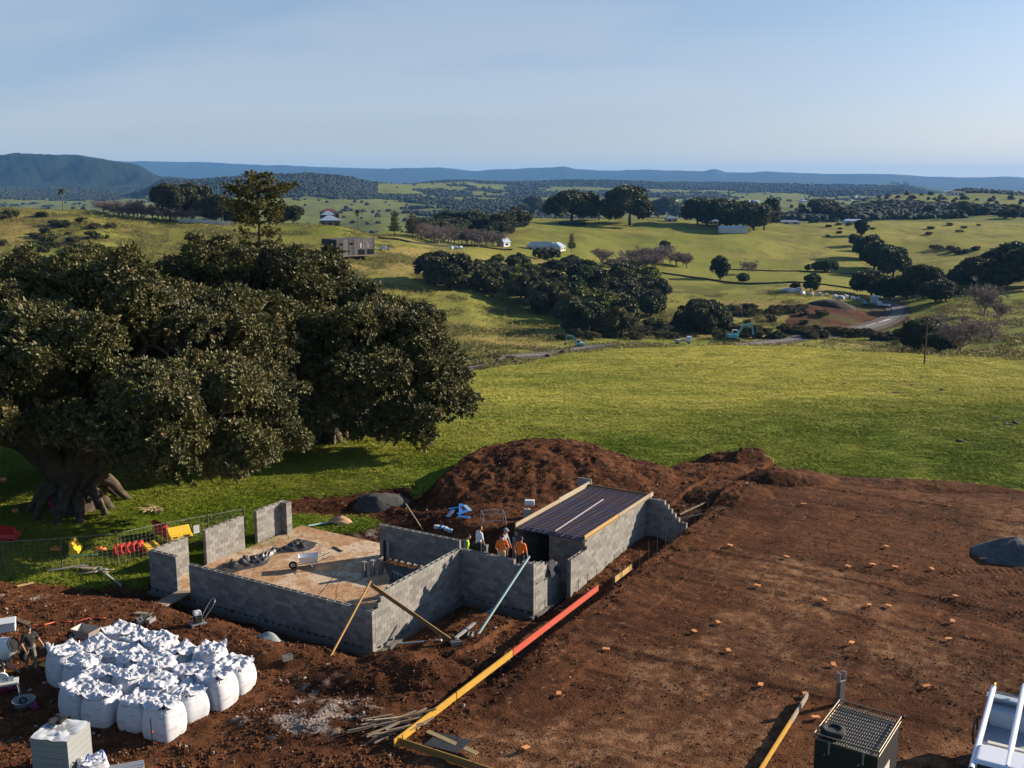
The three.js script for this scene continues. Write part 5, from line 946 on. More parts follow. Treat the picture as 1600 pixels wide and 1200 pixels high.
// mixer, barrels and tubs at the left edge
{
  const t = thing('cement_mixer', 'white drummed cement mixer at the left edge', 'cement mixer', at(6, 1052, 26), -0.5);
  const prof = [[0.18, -0.5], [0.34, -0.36], [0.43, -0.1], [0.43, 0.12], [0.30, 0.42], [0.24, 0.5]].map((p) => new THREE.Vector2(...p));
  const dr = part('drum', new THREE.LatheGeometry(prof, 24), std(lin(0.60, 0.60, 0.57), 0.6, { side: THREE.DoubleSide }), t); dr.rotation.set(0.2, 0.4, -1.15); dr.position.set(0.1, 0.95, 0);
  part('drum_ring', new THREE.TorusGeometry(0.435, 0.02, 6, 24).rotateX(Math.PI / 2), blackMat, dr); part('mouth_rim', new THREE.TorusGeometry(0.245, 0.025, 6, 20).rotateX(Math.PI / 2).translate(0, 0.5, 0), blackMat, dr);
  part('frame', join([rod(V(-0.45, 0, -0.3), V(-0.1, 0.8, 0), 0.03), rod(V(-0.45, 0, 0.3), V(-0.1, 0.8, 0), 0.03), rod(V(0.45, 0, -0.3), V(0.1, 0.6, 0), 0.03), rod(V(0.45, 0, 0.3), V(0.1, 0.6, 0), 0.03), rod(V(-0.4, 0.15, -0.3), V(-0.4, 0.15, 0.3), 0.02)]), steel, t);
  for (const sz of [-0.36, 0.36]) { const w = part('wheel', new THREE.TorusGeometry(0.14, 0.045, 8, 16), blackMat, t); w.position.set(-0.48, 0.17, sz); }
  const tub = (name, label, p, r, h, m, tilt = 0) => { const o = thing(name, label, 'tub', p); const L = part('shell', new THREE.LatheGeometry([[0.001, 0.02], [r * 0.82, 0], [r, h], [r * 1.06, h + 0.01], [r * 1.04, h - 0.02], [r * 0.94, h - 0.03], [r * 0.78, 0.05], [0.001, 0.05]].map((q) => new THREE.Vector2(...q)), 24), m, o); L.rotation.z = tilt; part('rim', new THREE.TorusGeometry(r * 1.03, 0.015, 6, 24).rotateX(Math.PI / 2).translate(0, h, 0), m, o).rotation.z = tilt; return o; };
  tub('barrel', 'open grey barrel beside the rusty wheelbarrow', at(99, 1040, 28), 0.3, 0.72, std(lin(0.22, 0.21, 0.19), 0.7, { side: THREE.DoubleSide }));
  tub('plastic_tub', 'maroon tub lying open below the mixer', at(8, 1078, 26), 0.3, 0.35, std(lin(0.20, 0.025, 0.05), 0.5, { side: THREE.DoubleSide }), -0.6);
  tub('mortar_tub', 'grey mortar tub on the ground left of the bags', at(38, 1103, 26), 0.36, 0.24, std(lin(0.20, 0.21, 0.22), 0.7, { side: THREE.DoubleSide }));
  tub('bucket', 'small purple bucket near the mortar tub', at(56, 1108, 26), 0.13, 0.2, std(lin(0.16, 0.03, 0.10), 0.6, { side: THREE.DoubleSide }), 0.5);
  const saw = thing('block_saw', 'pale block saw stand with wheels at the left edge', 'saw', at(12, 1098, 26), 0.4); part('table', box(0.8, 0.06, 0.45, 0, 0.75, 0), std(lin(0.5, 0.49, 0.46), 0.6), saw); part('guard', new THREE.CylinderGeometry(0.2, 0.2, 0.1, 20, 1).rotateX(Math.PI / 2).translate(-0.1, 0.92, 0), std(lin(0.55, 0.55, 0.53), 0.5), saw); { const cv = document.createElement('canvas'); cv.width = 128; cv.height = 64; const cx = cv.getContext('2d'); cx.fillStyle = '#d8d4cc'; cx.fillRect(0, 0, 128, 64); cx.fillStyle = '#111'; cx.font = 'bold 52px sans-serif'; cx.fillText('TE', 22, 50); const tx = new THREE.CanvasTexture(cv); tx.colorSpace = THREE.SRGBColorSpace; const bd = part('badge', new THREE.PlaneGeometry(0.42, 0.2), std(0xffffff, 0.6, { map: tx }), saw); bd.position.set(0.05, 0.9, 0.115); bd.userData.label = 'pale guard plate with black lettering'; }
  for (const [x, z] of [[-0.35, -0.2], [0.35, -0.2], [-0.35, 0.2], [0.35, 0.2]]) part('leg', rod(V(x, 0.74, z), V(x * 1.25, 0, z * 1.2), 0.022), steel, saw);
  for (const x of [-0.4, 0.5]) part('wheel', new THREE.TorusGeometry(0.1, 0.035, 8, 16).translate(x, 0.12, 0.3), blackMat, saw);
  const cord = []; for (let k = 0; k <= 14; k++) cord.push(at(52 + k * 8.2, 978 - k * 0.9 + 1.5 * Math.sin(k), 28, 0.03)); solo('orange_rope', 'bright orange rope lying across the soil at left', 'rope', tube(cord, 0.025, 50, 5), std(lin(0.72, 0.13, 0.06), 0.7));
  const box1 = at(8, 985, 28); solo('white_crate', 'white crate cut by the left edge', 'crate', join([rbox(0.8, 0.35, 0.6, 0.04, 0, 0.18, 0), rbox(0.84, 0.08, 0.64, 0.03, 0, 0.38, 0)]), std(lin(0.52, 0.53, 0.55), 0.6), box1, 0.4);
  solo('yellow_sheet', 'crumpled yellow sheet on the soil behind the walking worker', 'sheet', gridGeo(16, 6, (i, j) => { const a = -i * 6.283, r = 1 - j; return [Math.cos(a) * 0.55 * r, 0.06 + 0.12 * fbm(i * 8, j * 5, 3) * Math.min(1, j * 3), Math.sin(a) * 0.25 * r]; }), std(lin(0.45, 0.26, 0.03), 0.7), at(84, 1040, 28));
  const rail = at(42, 984, 28); plank('dark_plank', 'dark plank lying behind the walking worker', at(12, 965, 28, 0.05), at(46, 976, 28, 0.05), 0.25, 0.05, darkTimber);
  // plate compactor by the shaded wall
  const pc = thing('plate_compactor', 'small compactor with white tank at the shaded wall', 'compactor', at(309, 976, 34), 0.6); part('plate', rbox(0.6, 0.08, 0.42, 0.03, 0, 0.06, 0), steel, pc); part('engine', rbox(0.3, 0.28, 0.28, 0.04, 0, 0.26, 0), blackMat, pc); part('tank', rbox(0.3, 0.18, 0.26, 0.05, 0, 0.5, 0), std(lin(0.6, 0.6, 0.6), 0.5), pc); part('handle', tube([V(0.2, 0.2, -0.15), V(0.7, 0.9, -0.18), V(0.7, 0.9, 0.18), V(0.2, 0.2, 0.15)], 0.018, 16, 6), steel, pc);
  // timber scraps left of the ramp
  reseed(62); for (let k = 0; k < 9; k++) { const q = at(rr(100, 160), rr(893, 903), 36, 0.08 + 0.12 * rnd()), a = rr(-0.5, 0.9), L = rr(0.4, 0.9); plank('timber_scrap', 'pale scrap in the rubbish heap at the grass edge', q.clone().add(V(-Math.cos(a) * L, 0, Math.sin(a) * L)), q.clone().add(V(Math.cos(a) * L, rr(0, 0.2), -Math.sin(a) * L)), rr(0.08, 0.2), 0.03, pick([paleTimber, galv, greyTimber]), 'scrap').userData.group = 'rubbish heap at the grass edge'; }
  plank('green_rail', 'pale green rail slanting out of the rubbish heap', at(152, 893, 36, 0.25), at(190, 917, 36, 0.05), 0.07, 0.05, std(lin(0.36, 0.46, 0.40), 0.6), 'rail');
  plank('timber_offcut', 'yellow offcut on the soil at left', at(26, 918, 36, 0.06), at(52, 912, 36, 0.06), 0.14, 0.05, timber, 'timber');
}
// heaps
function heap(name, label, p, rx, rz, h, mat, cat, rs) {
  const g = gridGeo(48, 14, (i, j) => { const a = -i * 6.2832, r = 1 - j, n = fbm(Math.cos(a) * 2 * r + rs, Math.sin(a) * 2 * r, 3) - 0.5, x = Math.cos(a) * rx * r * (1 + 0.25 * n), z = Math.sin(a) * rz * r * (1 + 0.25 * n); return [x, (ground(p.x + x, p.z + z) - p.y - 0.1) * r * r + h * (0.55 * Math.max(0, 1 - r) + 0.45 * Math.pow(Math.max(0, Math.cos(Math.min(1, r) * 1.5708)), 1.5)) + 0.45 * h * (fbm(x * 1.6 + rs, z * 1.6, 4) - 0.5) * Math.min(1, j * 5), z]; });
  solo(name, label, cat, g, mat, p);
}
const gravelMat = std(lin(0.10, 0.098, 0.095), 0.95, { map: soilTile, bumpMap: soilTile, bumpScale: 0.06 });
heap('gravel_heap', 'dark grey gravel heap beyond the slab', at(594, 783, 40), 1.9, 1.5, 0.5, gravelMat, 'gravel heap', 4);
heap('gravel_heap', 'blue grey gravel heap at the right edge of the pad', at(1588, 868, 34), 2.2, 2.0, 0.9, std(lin(0.16, 0.165, 0.175), 0.95, { map: soilTile, bumpMap: soilTile, bumpScale: 0.06 }), 'gravel heap', 9);
heap('soil_lump', 'plastic covered lump in the shade of the front wall', at(420, 1000, 30), 0.75, 0.4, 0.32, std(lin(0.20, 0.22, 0.23), 0.5), 'lump', 14);
// steel trestle, blue crates and rubbish behind the house
{
  const t = thing('steel_trestle', 'tipped steel trestle at the foot of the big soil mound', 'trestle', at(770, 822, 40), 0.2); const f = []; for (const z of [-0.35, 0.35]) for (const x of [-0.55, 0.55]) f.push([V(x, 0.75, z), V(x * 1.2, 0, z * 1.3)]); for (const [a, b] of f) part('leg', rod(a, b, 0.025), steel, t); part('top_rail', join([rod(V(-0.6, 0.75, -0.35), V(0.6, 0.75, -0.35), 0.025), rod(V(-0.6, 0.75, 0.35), V(0.6, 0.75, 0.35), 0.025), rod(V(-0.55, 0.75, -0.35), V(-0.55, 0.75, 0.35), 0.025), rod(V(0.55, 0.75, -0.35), V(0.55, 0.75, 0.35), 0.025), rod(V(-0.6, 0.4, 0.4), V(0.6, 0.4, 0.4), 0.02)]), steel, t);
  const blue = std(lin(0.02, 0.15, 0.45), 0.5), paleBlue = std(lin(0.22, 0.38, 0.55), 0.5);
  [[701, 798, 716, 796, blue, 'bright blue board lying highest on the mound foot', 0.1], [720, 792, 720, 807, blue, 'bright blue board lying straight down the mound foot', 0.16], [715, 809, 731, 803, blue, 'bright blue board slanting across the foot of the upright one', 0.2], [716, 810, 734, 812, blue, 'lowest bright blue board at the mound foot', 0.12], [726, 795, 735, 804, paleBlue, 'pale blue board leaning beside the bright blue ones', 0.2], [699, 810, 708, 799, std(lin(0.03, 0.06, 0.14), 0.6), 'dark blue board half in shade on the mound foot', 0.08]].forEach(([x0, y0, x1, y1, m, l, dy]) => { plank('blue_board', l, at(x0, y0, 40, dy), at(x1, y1, 40, dy), 0.2, 0.05, m, 'board').userData.group = 'blue boards at the mound foot'; });
  [[682, 826], [690, 827], [697, 829], [703, 832]].forEach(([x, y], i) => { const o = thing('small_bundle', `small ${['white', 'blue', 'white and grey', 'pale'][i]} bundle lying behind the free block wall`, 'bundle', at(x, y, 40), i); part('wrap', rbox(0.3, 0.2, 0.22, 0.06, 0, 0.1, 0), [bagMat, blue, bagMat, paleBlue][i], o); part('tie', rod(V(-0.16, 0.12, 0), V(0.16, 0.12, 0), 0.02), blackMat, o); });
  const fl = thing('work_light', 'grey work light on a post beside the deck', 'work light', uv3(-0.2, 12.3, 0.3)); part('post', box(0.35, 2.4, 0.2, 0, 1.2, 0), std(lin(0.33, 0.32, 0.31), 0.9), fl); part('head', rbox(0.5, 0.25, 0.3, 0.05, 0.1, 2.75, 0), std(lin(0.55, 0.55, 0.55), 0.5), fl); part('stem', rod(V(0, 2.3, 0), V(0, 2.75, 0), 0.04), steel, fl);
  solo('grey_panel', 'grey panel standing at the far corner of the deck', 'panel', box(0.8, 0.6, 0.06, 0, 0.3, 0), std(lin(0.25, 0.25, 0.25), 0.8), uv3(-0.6, 17.9, 2.35), TURN1);
  solo('brown_bundle', 'tan crumpled bundle at the grass edge behind the slab', 'bundle', gridGeo(24, 8, (i, j) => { const a = -i * 6.283, r = 1 - j; return [Math.cos(a) * 0.7 * r, 0.35 * Math.cos(r * 1.57) + 0.2 * fbm(i * 9, j * 6, 3), Math.sin(a) * 0.4 * r]; }), std(lin(0.42, 0.25, 0.14), 0.9), at(531, 818, 40));
  pole('plastic_pipe', 'pale green pipe lying beyond the slab corner', at(482, 824, 40, 0.08), at(515, 818, 40, 0.08), 0.05, std(lin(0.42, 0.6, 0.52), 0.5), 'pipe');
  for (const [k, x] of [[0, 601], [1, 606]]) pole('riser_pipe', ['dark riser pipe at the end of the free wall', 'pale riser pipe at the end of the free wall'][k], uv3(5.75 - k * 0.25, 8.35, 0.1), uv3(5.75 - k * 0.25, 8.35, 1.2), 0.06, k ? galv : blackMat, 'pipe');
  const jk = gridGeo(20, 16, (i, j) => { const x = (i - 0.5) * 0.62, z = (j - 0.5) * 0.75, n = fbm(i * 7 + 2, j * 7, 3) - 0.5; return [x, 0.02 - 3.4 * Math.pow(Math.abs(x), 1.8) * 1.3 + 0.26 * n - (j > 0.8 ? (j - 0.8) * 0.8 : 0), z + 0.1 * n]; }, false);
  const j = solo('jacket', 'dark jacket thrown over the stepped wall end', 'jacket', jk, std(lin(0.02, 0.018, 0.028), 0.9, { side: THREE.DoubleSide }), uv3(-3.72, 8.15, 1.98), TURN1);
}
// plastic barriers and fence on the grass
{
  const red = std(lin(0.52, 0.03, 0.025), 0.5), yel = std(lin(0.74, 0.47, 0.02), 0.5);
  const sh = new THREE.Shape([[-0.28, 0], [0.28, 0], [0.28, 0.16], [0.13, 0.34], [0.08, 0.78], [-0.08, 0.78], [-0.13, 0.34], [-0.28, 0.16]].map((p) => new THREE.Vector2(...p)));
  const bg = new THREE.ExtrudeGeometry(sh, { depth: 1.3, bevelEnabled: true, bevelSize: 0.03, bevelThickness: 0.03, bevelSegments: 1 }).translate(0, 0.03, -0.65), rec = box(0.62, 0.12, 0.34, 0, 0.06, 0);
  const barrier = (label, x, y, m, turn, sx = 1, tilt = 0) => { const p = at(x, y, 36), t = thing('plastic_barrier', label, 'barrier', p, turn, 'plastic road barriers'); part('body', bg, m, t); for (const z of [-0.4, 0.4]) part('fork_pocket', box(0.63, 0.1, 0.24, 0, 0.1, z), blackMat, t); t.scale.setScalar(sx); t.rotation.z = tilt; if (tilt) t.position.y += 0.28 * sx; return t; };
  barrier('red plastic barrier lying behind the yellow one at the fence', 258, 839, red, 0.9, 0.85, 0.5);
  barrier('large yellow plastic barrier on its side behind the corner wall', 283, 850, yel, -0.9, 0.85, 0.6);
  barrier('yellow plastic barrier lying flat left of the corner wall', 246, 862, yel, 0.6, 0.75, 1.35);
  barrier('yellow barrier standing near the fence middle', 119, 868, yel, 0.2, 0.75, 0.2);
  barrier('red barrier leaning beside the fig trunk', 72, 794, red, 1.3, 0.8, 0.2);
  barrier('dark red barrier cut by the left edge', 14, 846, red, 1.4, 0.85, 0.5);
  for (let k = 0; k < 5; k++) barrier(`short red barrier segment in a line, ${ordinal(k + 1)} from the left`, 182 + k * 9.5, 866 - k * 1.6, red, 0.1, 0.52);
  const orange = std(lin(0.7, 0.22, 0.05), 0.6);
  for (const [x, y, l] of [[24, 801, 'orange cone like block near the fig roots'], [5, 752, 'small orange block far under the fig tree'], [157, 861, 'orange weight on the grass by the red segments'], [88, 860, 'orange weight near the yellow barrier'], [232, 866, 'orange weight beside the flat yellow barrier']]) { const o = thing('orange_weight', l, 'weight', at(x, y, 36), x); part('body', rbox(0.5, 0.16, 0.3, 0.05, 0, 0.08, 0), orange, o); part('grip', rbox(0.14, 0.1, 0.1, 0.03, 0, 0.2, 0), orange, o); }
  const fx = [[8, 900, 52], [98, 893, 52], [185, 884, 62], [262, 866, 62], [327, 853, 62], [383, 842, 62]].map(([x, y]) => at(x, y, 36));
  fx.forEach((p) => (p.y = ground(p.x, p.z)));
  const t = thing('wire_fence', 'temporary wire fence running along the grass behind the walls', 'fence'); fx.forEach((p) => part('post', rod(V(p.x, p.y - 0.2, p.z), V(p.x, p.y + 1.75, p.z), 0.035, 0.035, 7), std(lin(0.09, 0.07, 0.06), 0.8), t));
  const wire = std(lin(0.24, 0.25, 0.22), 0.6); for (let k = 0; k + 1 < fx.length; k++) { part('top_rail', rod(V(fx[k].x, fx[k].y + 1.65, fx[k].z), V(fx[k + 1].x, fx[k + 1].y + 1.65, fx[k + 1].z), 0.014, 0.014, 5), wire, t); const gs = []; for (let q = 1; q < 9; q++) gs.push(rod(V(fx[k].x, fx[k].y + 0.18 * q, fx[k].z), V(fx[k + 1].x, fx[k + 1].y + 0.18 * q, fx[k + 1].z), 0.004, 0.004, 3)); const L = Math.round(fx[k].distanceTo(fx[k + 1]) / 0.22); for (let q = 1; q < L; q++) { const m = fx[k].clone().lerp(fx[k + 1], q / L); gs.push(rod(V(m.x, m.y + 0.05, m.z), V(m.x, m.y + 1.65, m.z), 0.004, 0.004, 3)); } part('mesh_panel', join(gs), wire, t).userData.kind = 'stuff'; }
  const sp = fx[3].clone().lerp(fx[4], 0.7); const dir = fx[4].clone().sub(fx[3]); const sg = thing('fence_sign', 'small white notice hung on the wire fence', 'sign', sp.add(V(0.05, 1.05, 0.06)), Math.atan2(-dir.z, dir.x)); part('plate', box(0.3, 0.42, 0.01), std(lin(0.7, 0.7, 0.72), 0.6), sg);
  for (const [w, y] of [[0.2, 0.12], [0.22, 0.02], [0.16, -0.08]]) part('print_line', box(w, 0.025, 0.004, 0, y, 0.008), std(lin(0.3, 0.3, 0.35), 0.7), sg);
  const cp = []; for (let k = 0; k <= 10; k++) cp.push(at(98 + k * 7.4, 872 - k * 0.5, 36, 0.06)); solo('green_hose', 'teal hose lying in the grass along the fence', 'hose', tube(cp, 0.05, 40, 6), std(lin(0.02, 0.15, 0.10), 0.6));
  // cut branches under the fig
  reseed(15); const bb = at(240, 800, 40), cut = []; for (let k = 0; k < 18; k++) { const a = rr(0, 6.3), L = rr(0.3, 0.9); cut.push(limb(bb.clone().add(V(rr(-0.5, 0.5), 0.05, rr(-0.4, 0.4))), bb.clone().add(V(Math.cos(a) * L, rr(0.1, 0.45), Math.sin(a) * L)), 0.04, 0.015, 0.1, 3, 5)); } solo('cut_branches', 'heap of cut branches on the grass beyond the fence', 'branches', join(cut), std(lin(0.42, 0.33, 0.18), 0.9));
}

// ---------- people ----------
function surfaceNet(sdf, lo, hi, cell, colorAt) {
  const n = [0, 1, 2].map((k) => Math.ceil((hi[k] - lo[k]) / cell) + 1), [nx, ny, nz] = n, F = new Float32Array(nx * ny * nz), id = (i, j, k) => (k * ny + j) * nx + i;
  for (let k = 0; k < nz; k++) for (let j = 0; j < ny; j++) for (let i = 0; i < nx; i++) F[id(i, j, k)] = sdf(lo[0] + i * cell, lo[1] + j * cell, lo[2] + k * cell);
  const idx = new Int32Array(nx * ny * nz).fill(-1), P = [], Cc = [], I = [];
  for (let k = 0; k < nz - 1; k++) for (let j = 0; j < ny - 1; j++) for (let i = 0; i < nx - 1; i++) {
    let x = 0, y = 0, z = 0, c = 0; const f = []; for (let q = 0; q < 8; q++) f.push(F[id(i + (q & 1), j + ((q >> 1) & 1), k + (q >> 2))]);
    const any = f.some((v) => v < 0); if (!any || f.every((v) => v < 0)) continue;
    for (const [a, b] of EDGES) if ((f[a] < 0) !== (f[b] < 0)) { const t = f[a] / (f[a] - f[b]); x += lerp(a & 1, b & 1, t); y += lerp((a >> 1) & 1, (b >> 1) & 1, t); z += lerp(a >> 2, b >> 2, t); c++; }
    idx[id(i, j, k)] = P.length / 3; const px = lo[0] + (i + x / c) * cell, py = lo[1] + (j + y / c) * cell, pz = lo[2] + (k + z / c) * cell; P.push(px, py, pz); Cc.push(...colorAt(px, py, pz));
  }
  const quad = (a, b, c, d, flip) => { if (a < 0 || b < 0 || c < 0 || d < 0) return; if (flip) I.push(a, c, b, a, d, c); else I.push(a, b, c, a, c, d); };
  for (let k = 1; k < nz - 1; k++) for (let j = 1; j < ny - 1; j++) for (let i = 1; i < nx - 1; i++) {
    const f0 = F[id(i, j, k)] < 0;
    if (f0 !== (F[id(i + 1, j, k)] < 0)) quad(idx[id(i, j - 1, k - 1)], idx[id(i, j, k - 1)], idx[id(i, j, k)], idx[id(i, j - 1, k)], !f0);
    if (f0 !== (F[id(i, j + 1, k)] < 0)) quad(idx[id(i - 1, j, k - 1)], idx[id(i - 1, j, k)], idx[id(i, j, k)], idx[id(i, j, k - 1)], !f0);
    if (f0 !== (F[id(i, j, k + 1)] < 0)) quad(idx[id(i - 1, j - 1, k)], idx[id(i, j - 1, k)], idx[id(i, j, k)], idx[id(i - 1, j, k)], !f0);
  }
  const g = new THREE.BufferGeometry(); g.setAttribute('position', new THREE.Float32BufferAttribute(P, 3)); g.setAttribute('color', new THREE.Float32BufferAttribute(Cc, 3)); g.setIndex(I); g.computeVertexNormals(); return g;
}
const EDGES = [[0, 1], [2, 3], [4, 5], [6, 7], [0, 2], [1, 3], [4, 6], [5, 7], [0, 4], [1, 5], [2, 6], [3, 7]];
function capsule(px, py, pz, b) { const [ax, ay, az, bx, by, bz, r0, r1] = b, dx = bx - ax, dy = by - ay, dz = bz - az, t = clamp(((px - ax) * dx + (py - ay) * dy + (pz - az) * dz) / (dx * dx + dy * dy + dz * dz + 1e-9), 0, 1); return Math.hypot(px - ax - dx * t, py - ay - dy * t, pz - az - dz * t) - lerp(r0, r1, t); }
const personMat = new THREE.MeshStandardMaterial({ vertexColors: true, roughness: 0.85 });
function person(label, pos, turn, H, pose, col) {
  const s2 = H / 1.78, lean = pose.lean || 0, cl = Math.cos(lean), sl = Math.sin(lean);
  const up = (x, y, z = 0) => { const dy = y - 0.98; return [x, 0.98 + dy * cl - z * sl, dy * sl + z * cl]; };   // bend at the hips
  const B = [], add = (a, b, r0, r1, c) => B.push([...a, ...b, r0, r1, c]);
  const st = pose.stride || 0;
  for (const sd of [-1, 1]) {
    const hip = [sd * 0.095, 0.93, 0], kn = [sd * 0.115, 0.50, 0.03 + sd * st * 0.55], an = [sd * 0.12, 0.09, -0.02 + sd * st], toe = [sd * 0.14, 0.05, 0.14 + sd * st];
    add(hip, kn, 0.092, 0.066, col.pants); add(kn, [lerp(kn[0], an[0], 0.4), lerp(kn[1], an[1], 0.4), lerp(kn[2], an[2], 0.4)], 0.062, 0.058, col.calf || col.pants); add([lerp(kn[0], an[0], 0.4), lerp(kn[1], an[1], 0.4), lerp(kn[2], an[2], 0.4)], an, 0.056, 0.046, col.shin || col.calf || col.pants); add([an[0], an[1] + 0.05, an[2]], [an[0], an[1] - 0.02, an[2]], 0.058, 0.055, col.boots); add([an[0], 0.05, an[2] - 0.03], toe, 0.055, 0.043, col.boots);
  }
  add([-0.07, 0.96, 0], [0.07, 0.96, 0], 0.125, 0.125, col.pants);
  add(up(0, 1.02), up(0, 1.2, 0.01), 0.138, 0.145, col.shirt); add(up(-0.06, 1.3, 0.01), up(0.06, 1.3, 0.01), 0.135, 0.135, col.shirt); add(up(-0.15, 1.42), up(0.15, 1.42), 0.08, 0.08, col.shirt); add(up(0, 1.44), up(0, 1.55, 0.015), 0.06, 0.055, col.skin);
  const arms = pose.arms || [[[0.27, 1.16, 0.0], [0.28, 0.92, 0.1]], [[-0.27, 1.16, 0.0], [-0.28, 0.92, 0.1]]], hands = [];
  arms.forEach(([e, w], k) => { const sd = k ? -1 : 1, sh = up(sd * 0.19, 1.41), E = up(...e), W = up(...w), mid = [0, 1, 2].map((q) => lerp(sh[q], E[q], 0.72)); add(sh, mid, 0.066, 0.062, col.shirt); add(mid, E, 0.048, 0.043, col.sleeve || col.skin); add(E, W, 0.042, 0.03, col.sleeve || col.skin); hands.push([E, W, sd]); });
  const headC = up(0, 1.665, 0.03), hy = headC;
  const sdf = (x, y, z) => { let d = 1; for (const b of B) { const q = capsule(x, y, z, b), h = clamp(0.5 + 0.5 * (d - q) / 0.035, 0, 1); d = lerp(d, q, h) - 0.035 * h * (1 - h); } return d + 0.006 * (noise3(x * 9, y * 9, z * 9) - 0.5); };
  const colorAt = (x, y, z) => { let d = 9, c = col.shirt; for (const b of B) { const q = capsule(x, y, z, b); if (q < d) { d = q; c = b[8]; } } return c; };
  const lo = [9, 9, 9], hi = [-9, -9, -9]; for (const b of B) for (let k = 0; k < 3; k++) { lo[k] = Math.min(lo[k], b[k] - 0.2, b[k + 3] - 0.2); hi[k] = Math.max(hi[k], b[k] + 0.2, b[k + 3] + 0.2); }
  const parts = [surfaceNet(sdf, lo, hi, 0.02, colorAt)];
  // head with face
  const cl2 = Math.cos(lean * 0.6), sl2 = Math.sin(lean * 0.6);
  const hd = (x, y, z) => { let X = x - hy[0], Y = y - hy[1], Z = z - hy[2]; const y2 = Y * cl2 + Z * sl2, z2 = -Y * sl2 + Z * cl2; Y = y2; Z = z2; return [X, Y, Z]; };
  const hs = (x, y, z) => { const [X, Y, Z] = hd(x, y, z), ell = (cx, cy, cz, rx, ry, rz) => (Math.hypot((X - cx) / rx, (Y - cy) / ry, (Z - cz) / rz) - 1) * Math.min(rx, ry, rz); const sm = (a, b, k) => { const h = clamp(0.5 + 0.5 * (a - b) / k, 0, 1); return lerp(a, b, h) - k * h * (1 - h); }; let d = ell(0, 0.02, -0.01, 0.078, 0.102, 0.098); d = sm(d, ell(0, -0.055, 0.03, 0.055, 0.06, 0.058), 0.03); d = sm(d, capsule(X, Y, Z, [0, 0.012, 0.085, 0, -0.022, 0.104, 0.008, 0.014]), 0.012); d = Math.min(d, ell(0.08, -0.005, -0.005, 0.012, 0.03, 0.02), ell(-0.08, -0.005, -0.005, 0.012, 0.03, 0.02)); d = sm(d, capsule(X, Y, Z, [0, -0.06, -0.01, 0, -0.16, -0.03, 0.052, 0.056]), 0.02); if (col.hat) { d = Math.min(d, ell(0, 0.075, -0.005, 0.088, 0.06, 0.105), ell(0, 0.058, 0.10, 0.07, 0.009, 0.07)); } return d; };
  const hc = (x, y, z) => { const [X, Y, Z] = hd(x, y, z); if (col.hat && Y > 0.048) return col.hat; if (Y > 0.055 || (Z < -0.02 && Y > -0.045)) return col.hair; if (Z > 0.05 && Math.abs(Y - 0.012) < 0.009 && Math.abs(Math.abs(X) - 0.032) < 0.014) return [0.03, 0.02, 0.02]; if (Z > 0.05 && Math.abs(Y + 0.062) < 0.006 && Math.abs(X) < 0.022) return [0.25, 0.08, 0.06]; if (col.beard && Y < -0.045 && Y > -0.12) return col.hair; return col.skin; };
  parts.push(surfaceNet(hs, [hy[0] - 0.13, hy[1] - 0.2, hy[2] - 0.17], [hy[0] + 0.13, hy[1] + 0.17, hy[2] + 0.2], 0.0075, hc));
  // hands: palm, four fingers, thumb
  for (const [E, W, sd] of hands) {
    const d = V(W[0] - E[0], W[1] - E[1], W[2] - E[2]).normalize(), side = new THREE.Vector3().crossVectors(d, V(sd, 0.1, 0.2)).normalize(), nrm = new THREE.Vector3().crossVectors(side, d).multiplyScalar(sd), w = V(...W), fb = [];
    const pt = (a, b, c) => { const p = w.clone().addScaledVector(d, a).addScaledVector(side, b).addScaledVector(nrm, c); return [p.x, p.y, p.z]; };
    const cap = (a, b, r0, r1) => fb.push([...a, ...b, r0, r1]);
    cap(pt(-0.02, 0, 0), pt(0.03, 0, 0), 0.03, 0.028); cap(pt(0.03, -0.024, 0), pt(0.085, -0.028, 0), 0.017, 0.014); cap(pt(0.03, 0.024, 0), pt(0.085, 0.028, 0), 0.017, 0.014); cap(pt(0.03, 0, 0), pt(0.088, 0, 0), 0.019, 0.015);
    [[-0.03, 0.062], [-0.01, 0.075], [0.011, 0.07], [0.03, 0.055]].forEach(([o, L]) => { cap(pt(0.088, o, 0), pt(0.088 + L * 0.5, o * 1.15, -0.012), 0.0095, 0.009); cap(pt(0.088 + L * 0.5, o * 1.15, -0.012), pt(0.088 + L * 0.8, o * 1.15, -0.038), 0.009, 0.008); });
    cap(pt(0.03, 0.03, -0.005), pt(0.06, 0.058, -0.018), 0.012, 0.011); cap(pt(0.06, 0.058, -0.018), pt(0.09, 0.062, -0.032), 0.011, 0.009);
    const f = (x, y, z) => { let q = 1; for (const b of fb) { const v = capsule(x, y, z, b), h = clamp(0.5 + 0.5 * (q - v) / 0.006, 0, 1); q = lerp(q, v, h) - 0.006 * h * (1 - h); } return q; }, c = w.clone().addScaledVector(d, 0.06);
    parts.push(surfaceNet(f, [c.x - 0.13, c.y - 0.13, c.z - 0.13], [c.x + 0.13, c.y + 0.13, c.z + 0.13], 0.0058, () => col.glove || col.skin));
  }
  const g = mergeGeometries(parts.map((q) => q.toNonIndexed())).scale(s2, s2, s2);
  const m = shade(new THREE.Mesh(g, personMat)); m.name = numbered('person'); scene.add(m); m.position.copy(pos); m.rotation.y = turn; tag(m, label, 'person'); return m;
}
const SKIN = [0.42, 0.22, 0.14], HAIR = [0.015, 0.01, 0.008], BLACK = [0.014, 0.014, 0.016], BOOT = [0.06, 0.04, 0.025], ORANGE = [0.80, 0.16, 0.012], KHAKI = [0.33, 0.26, 0.17];
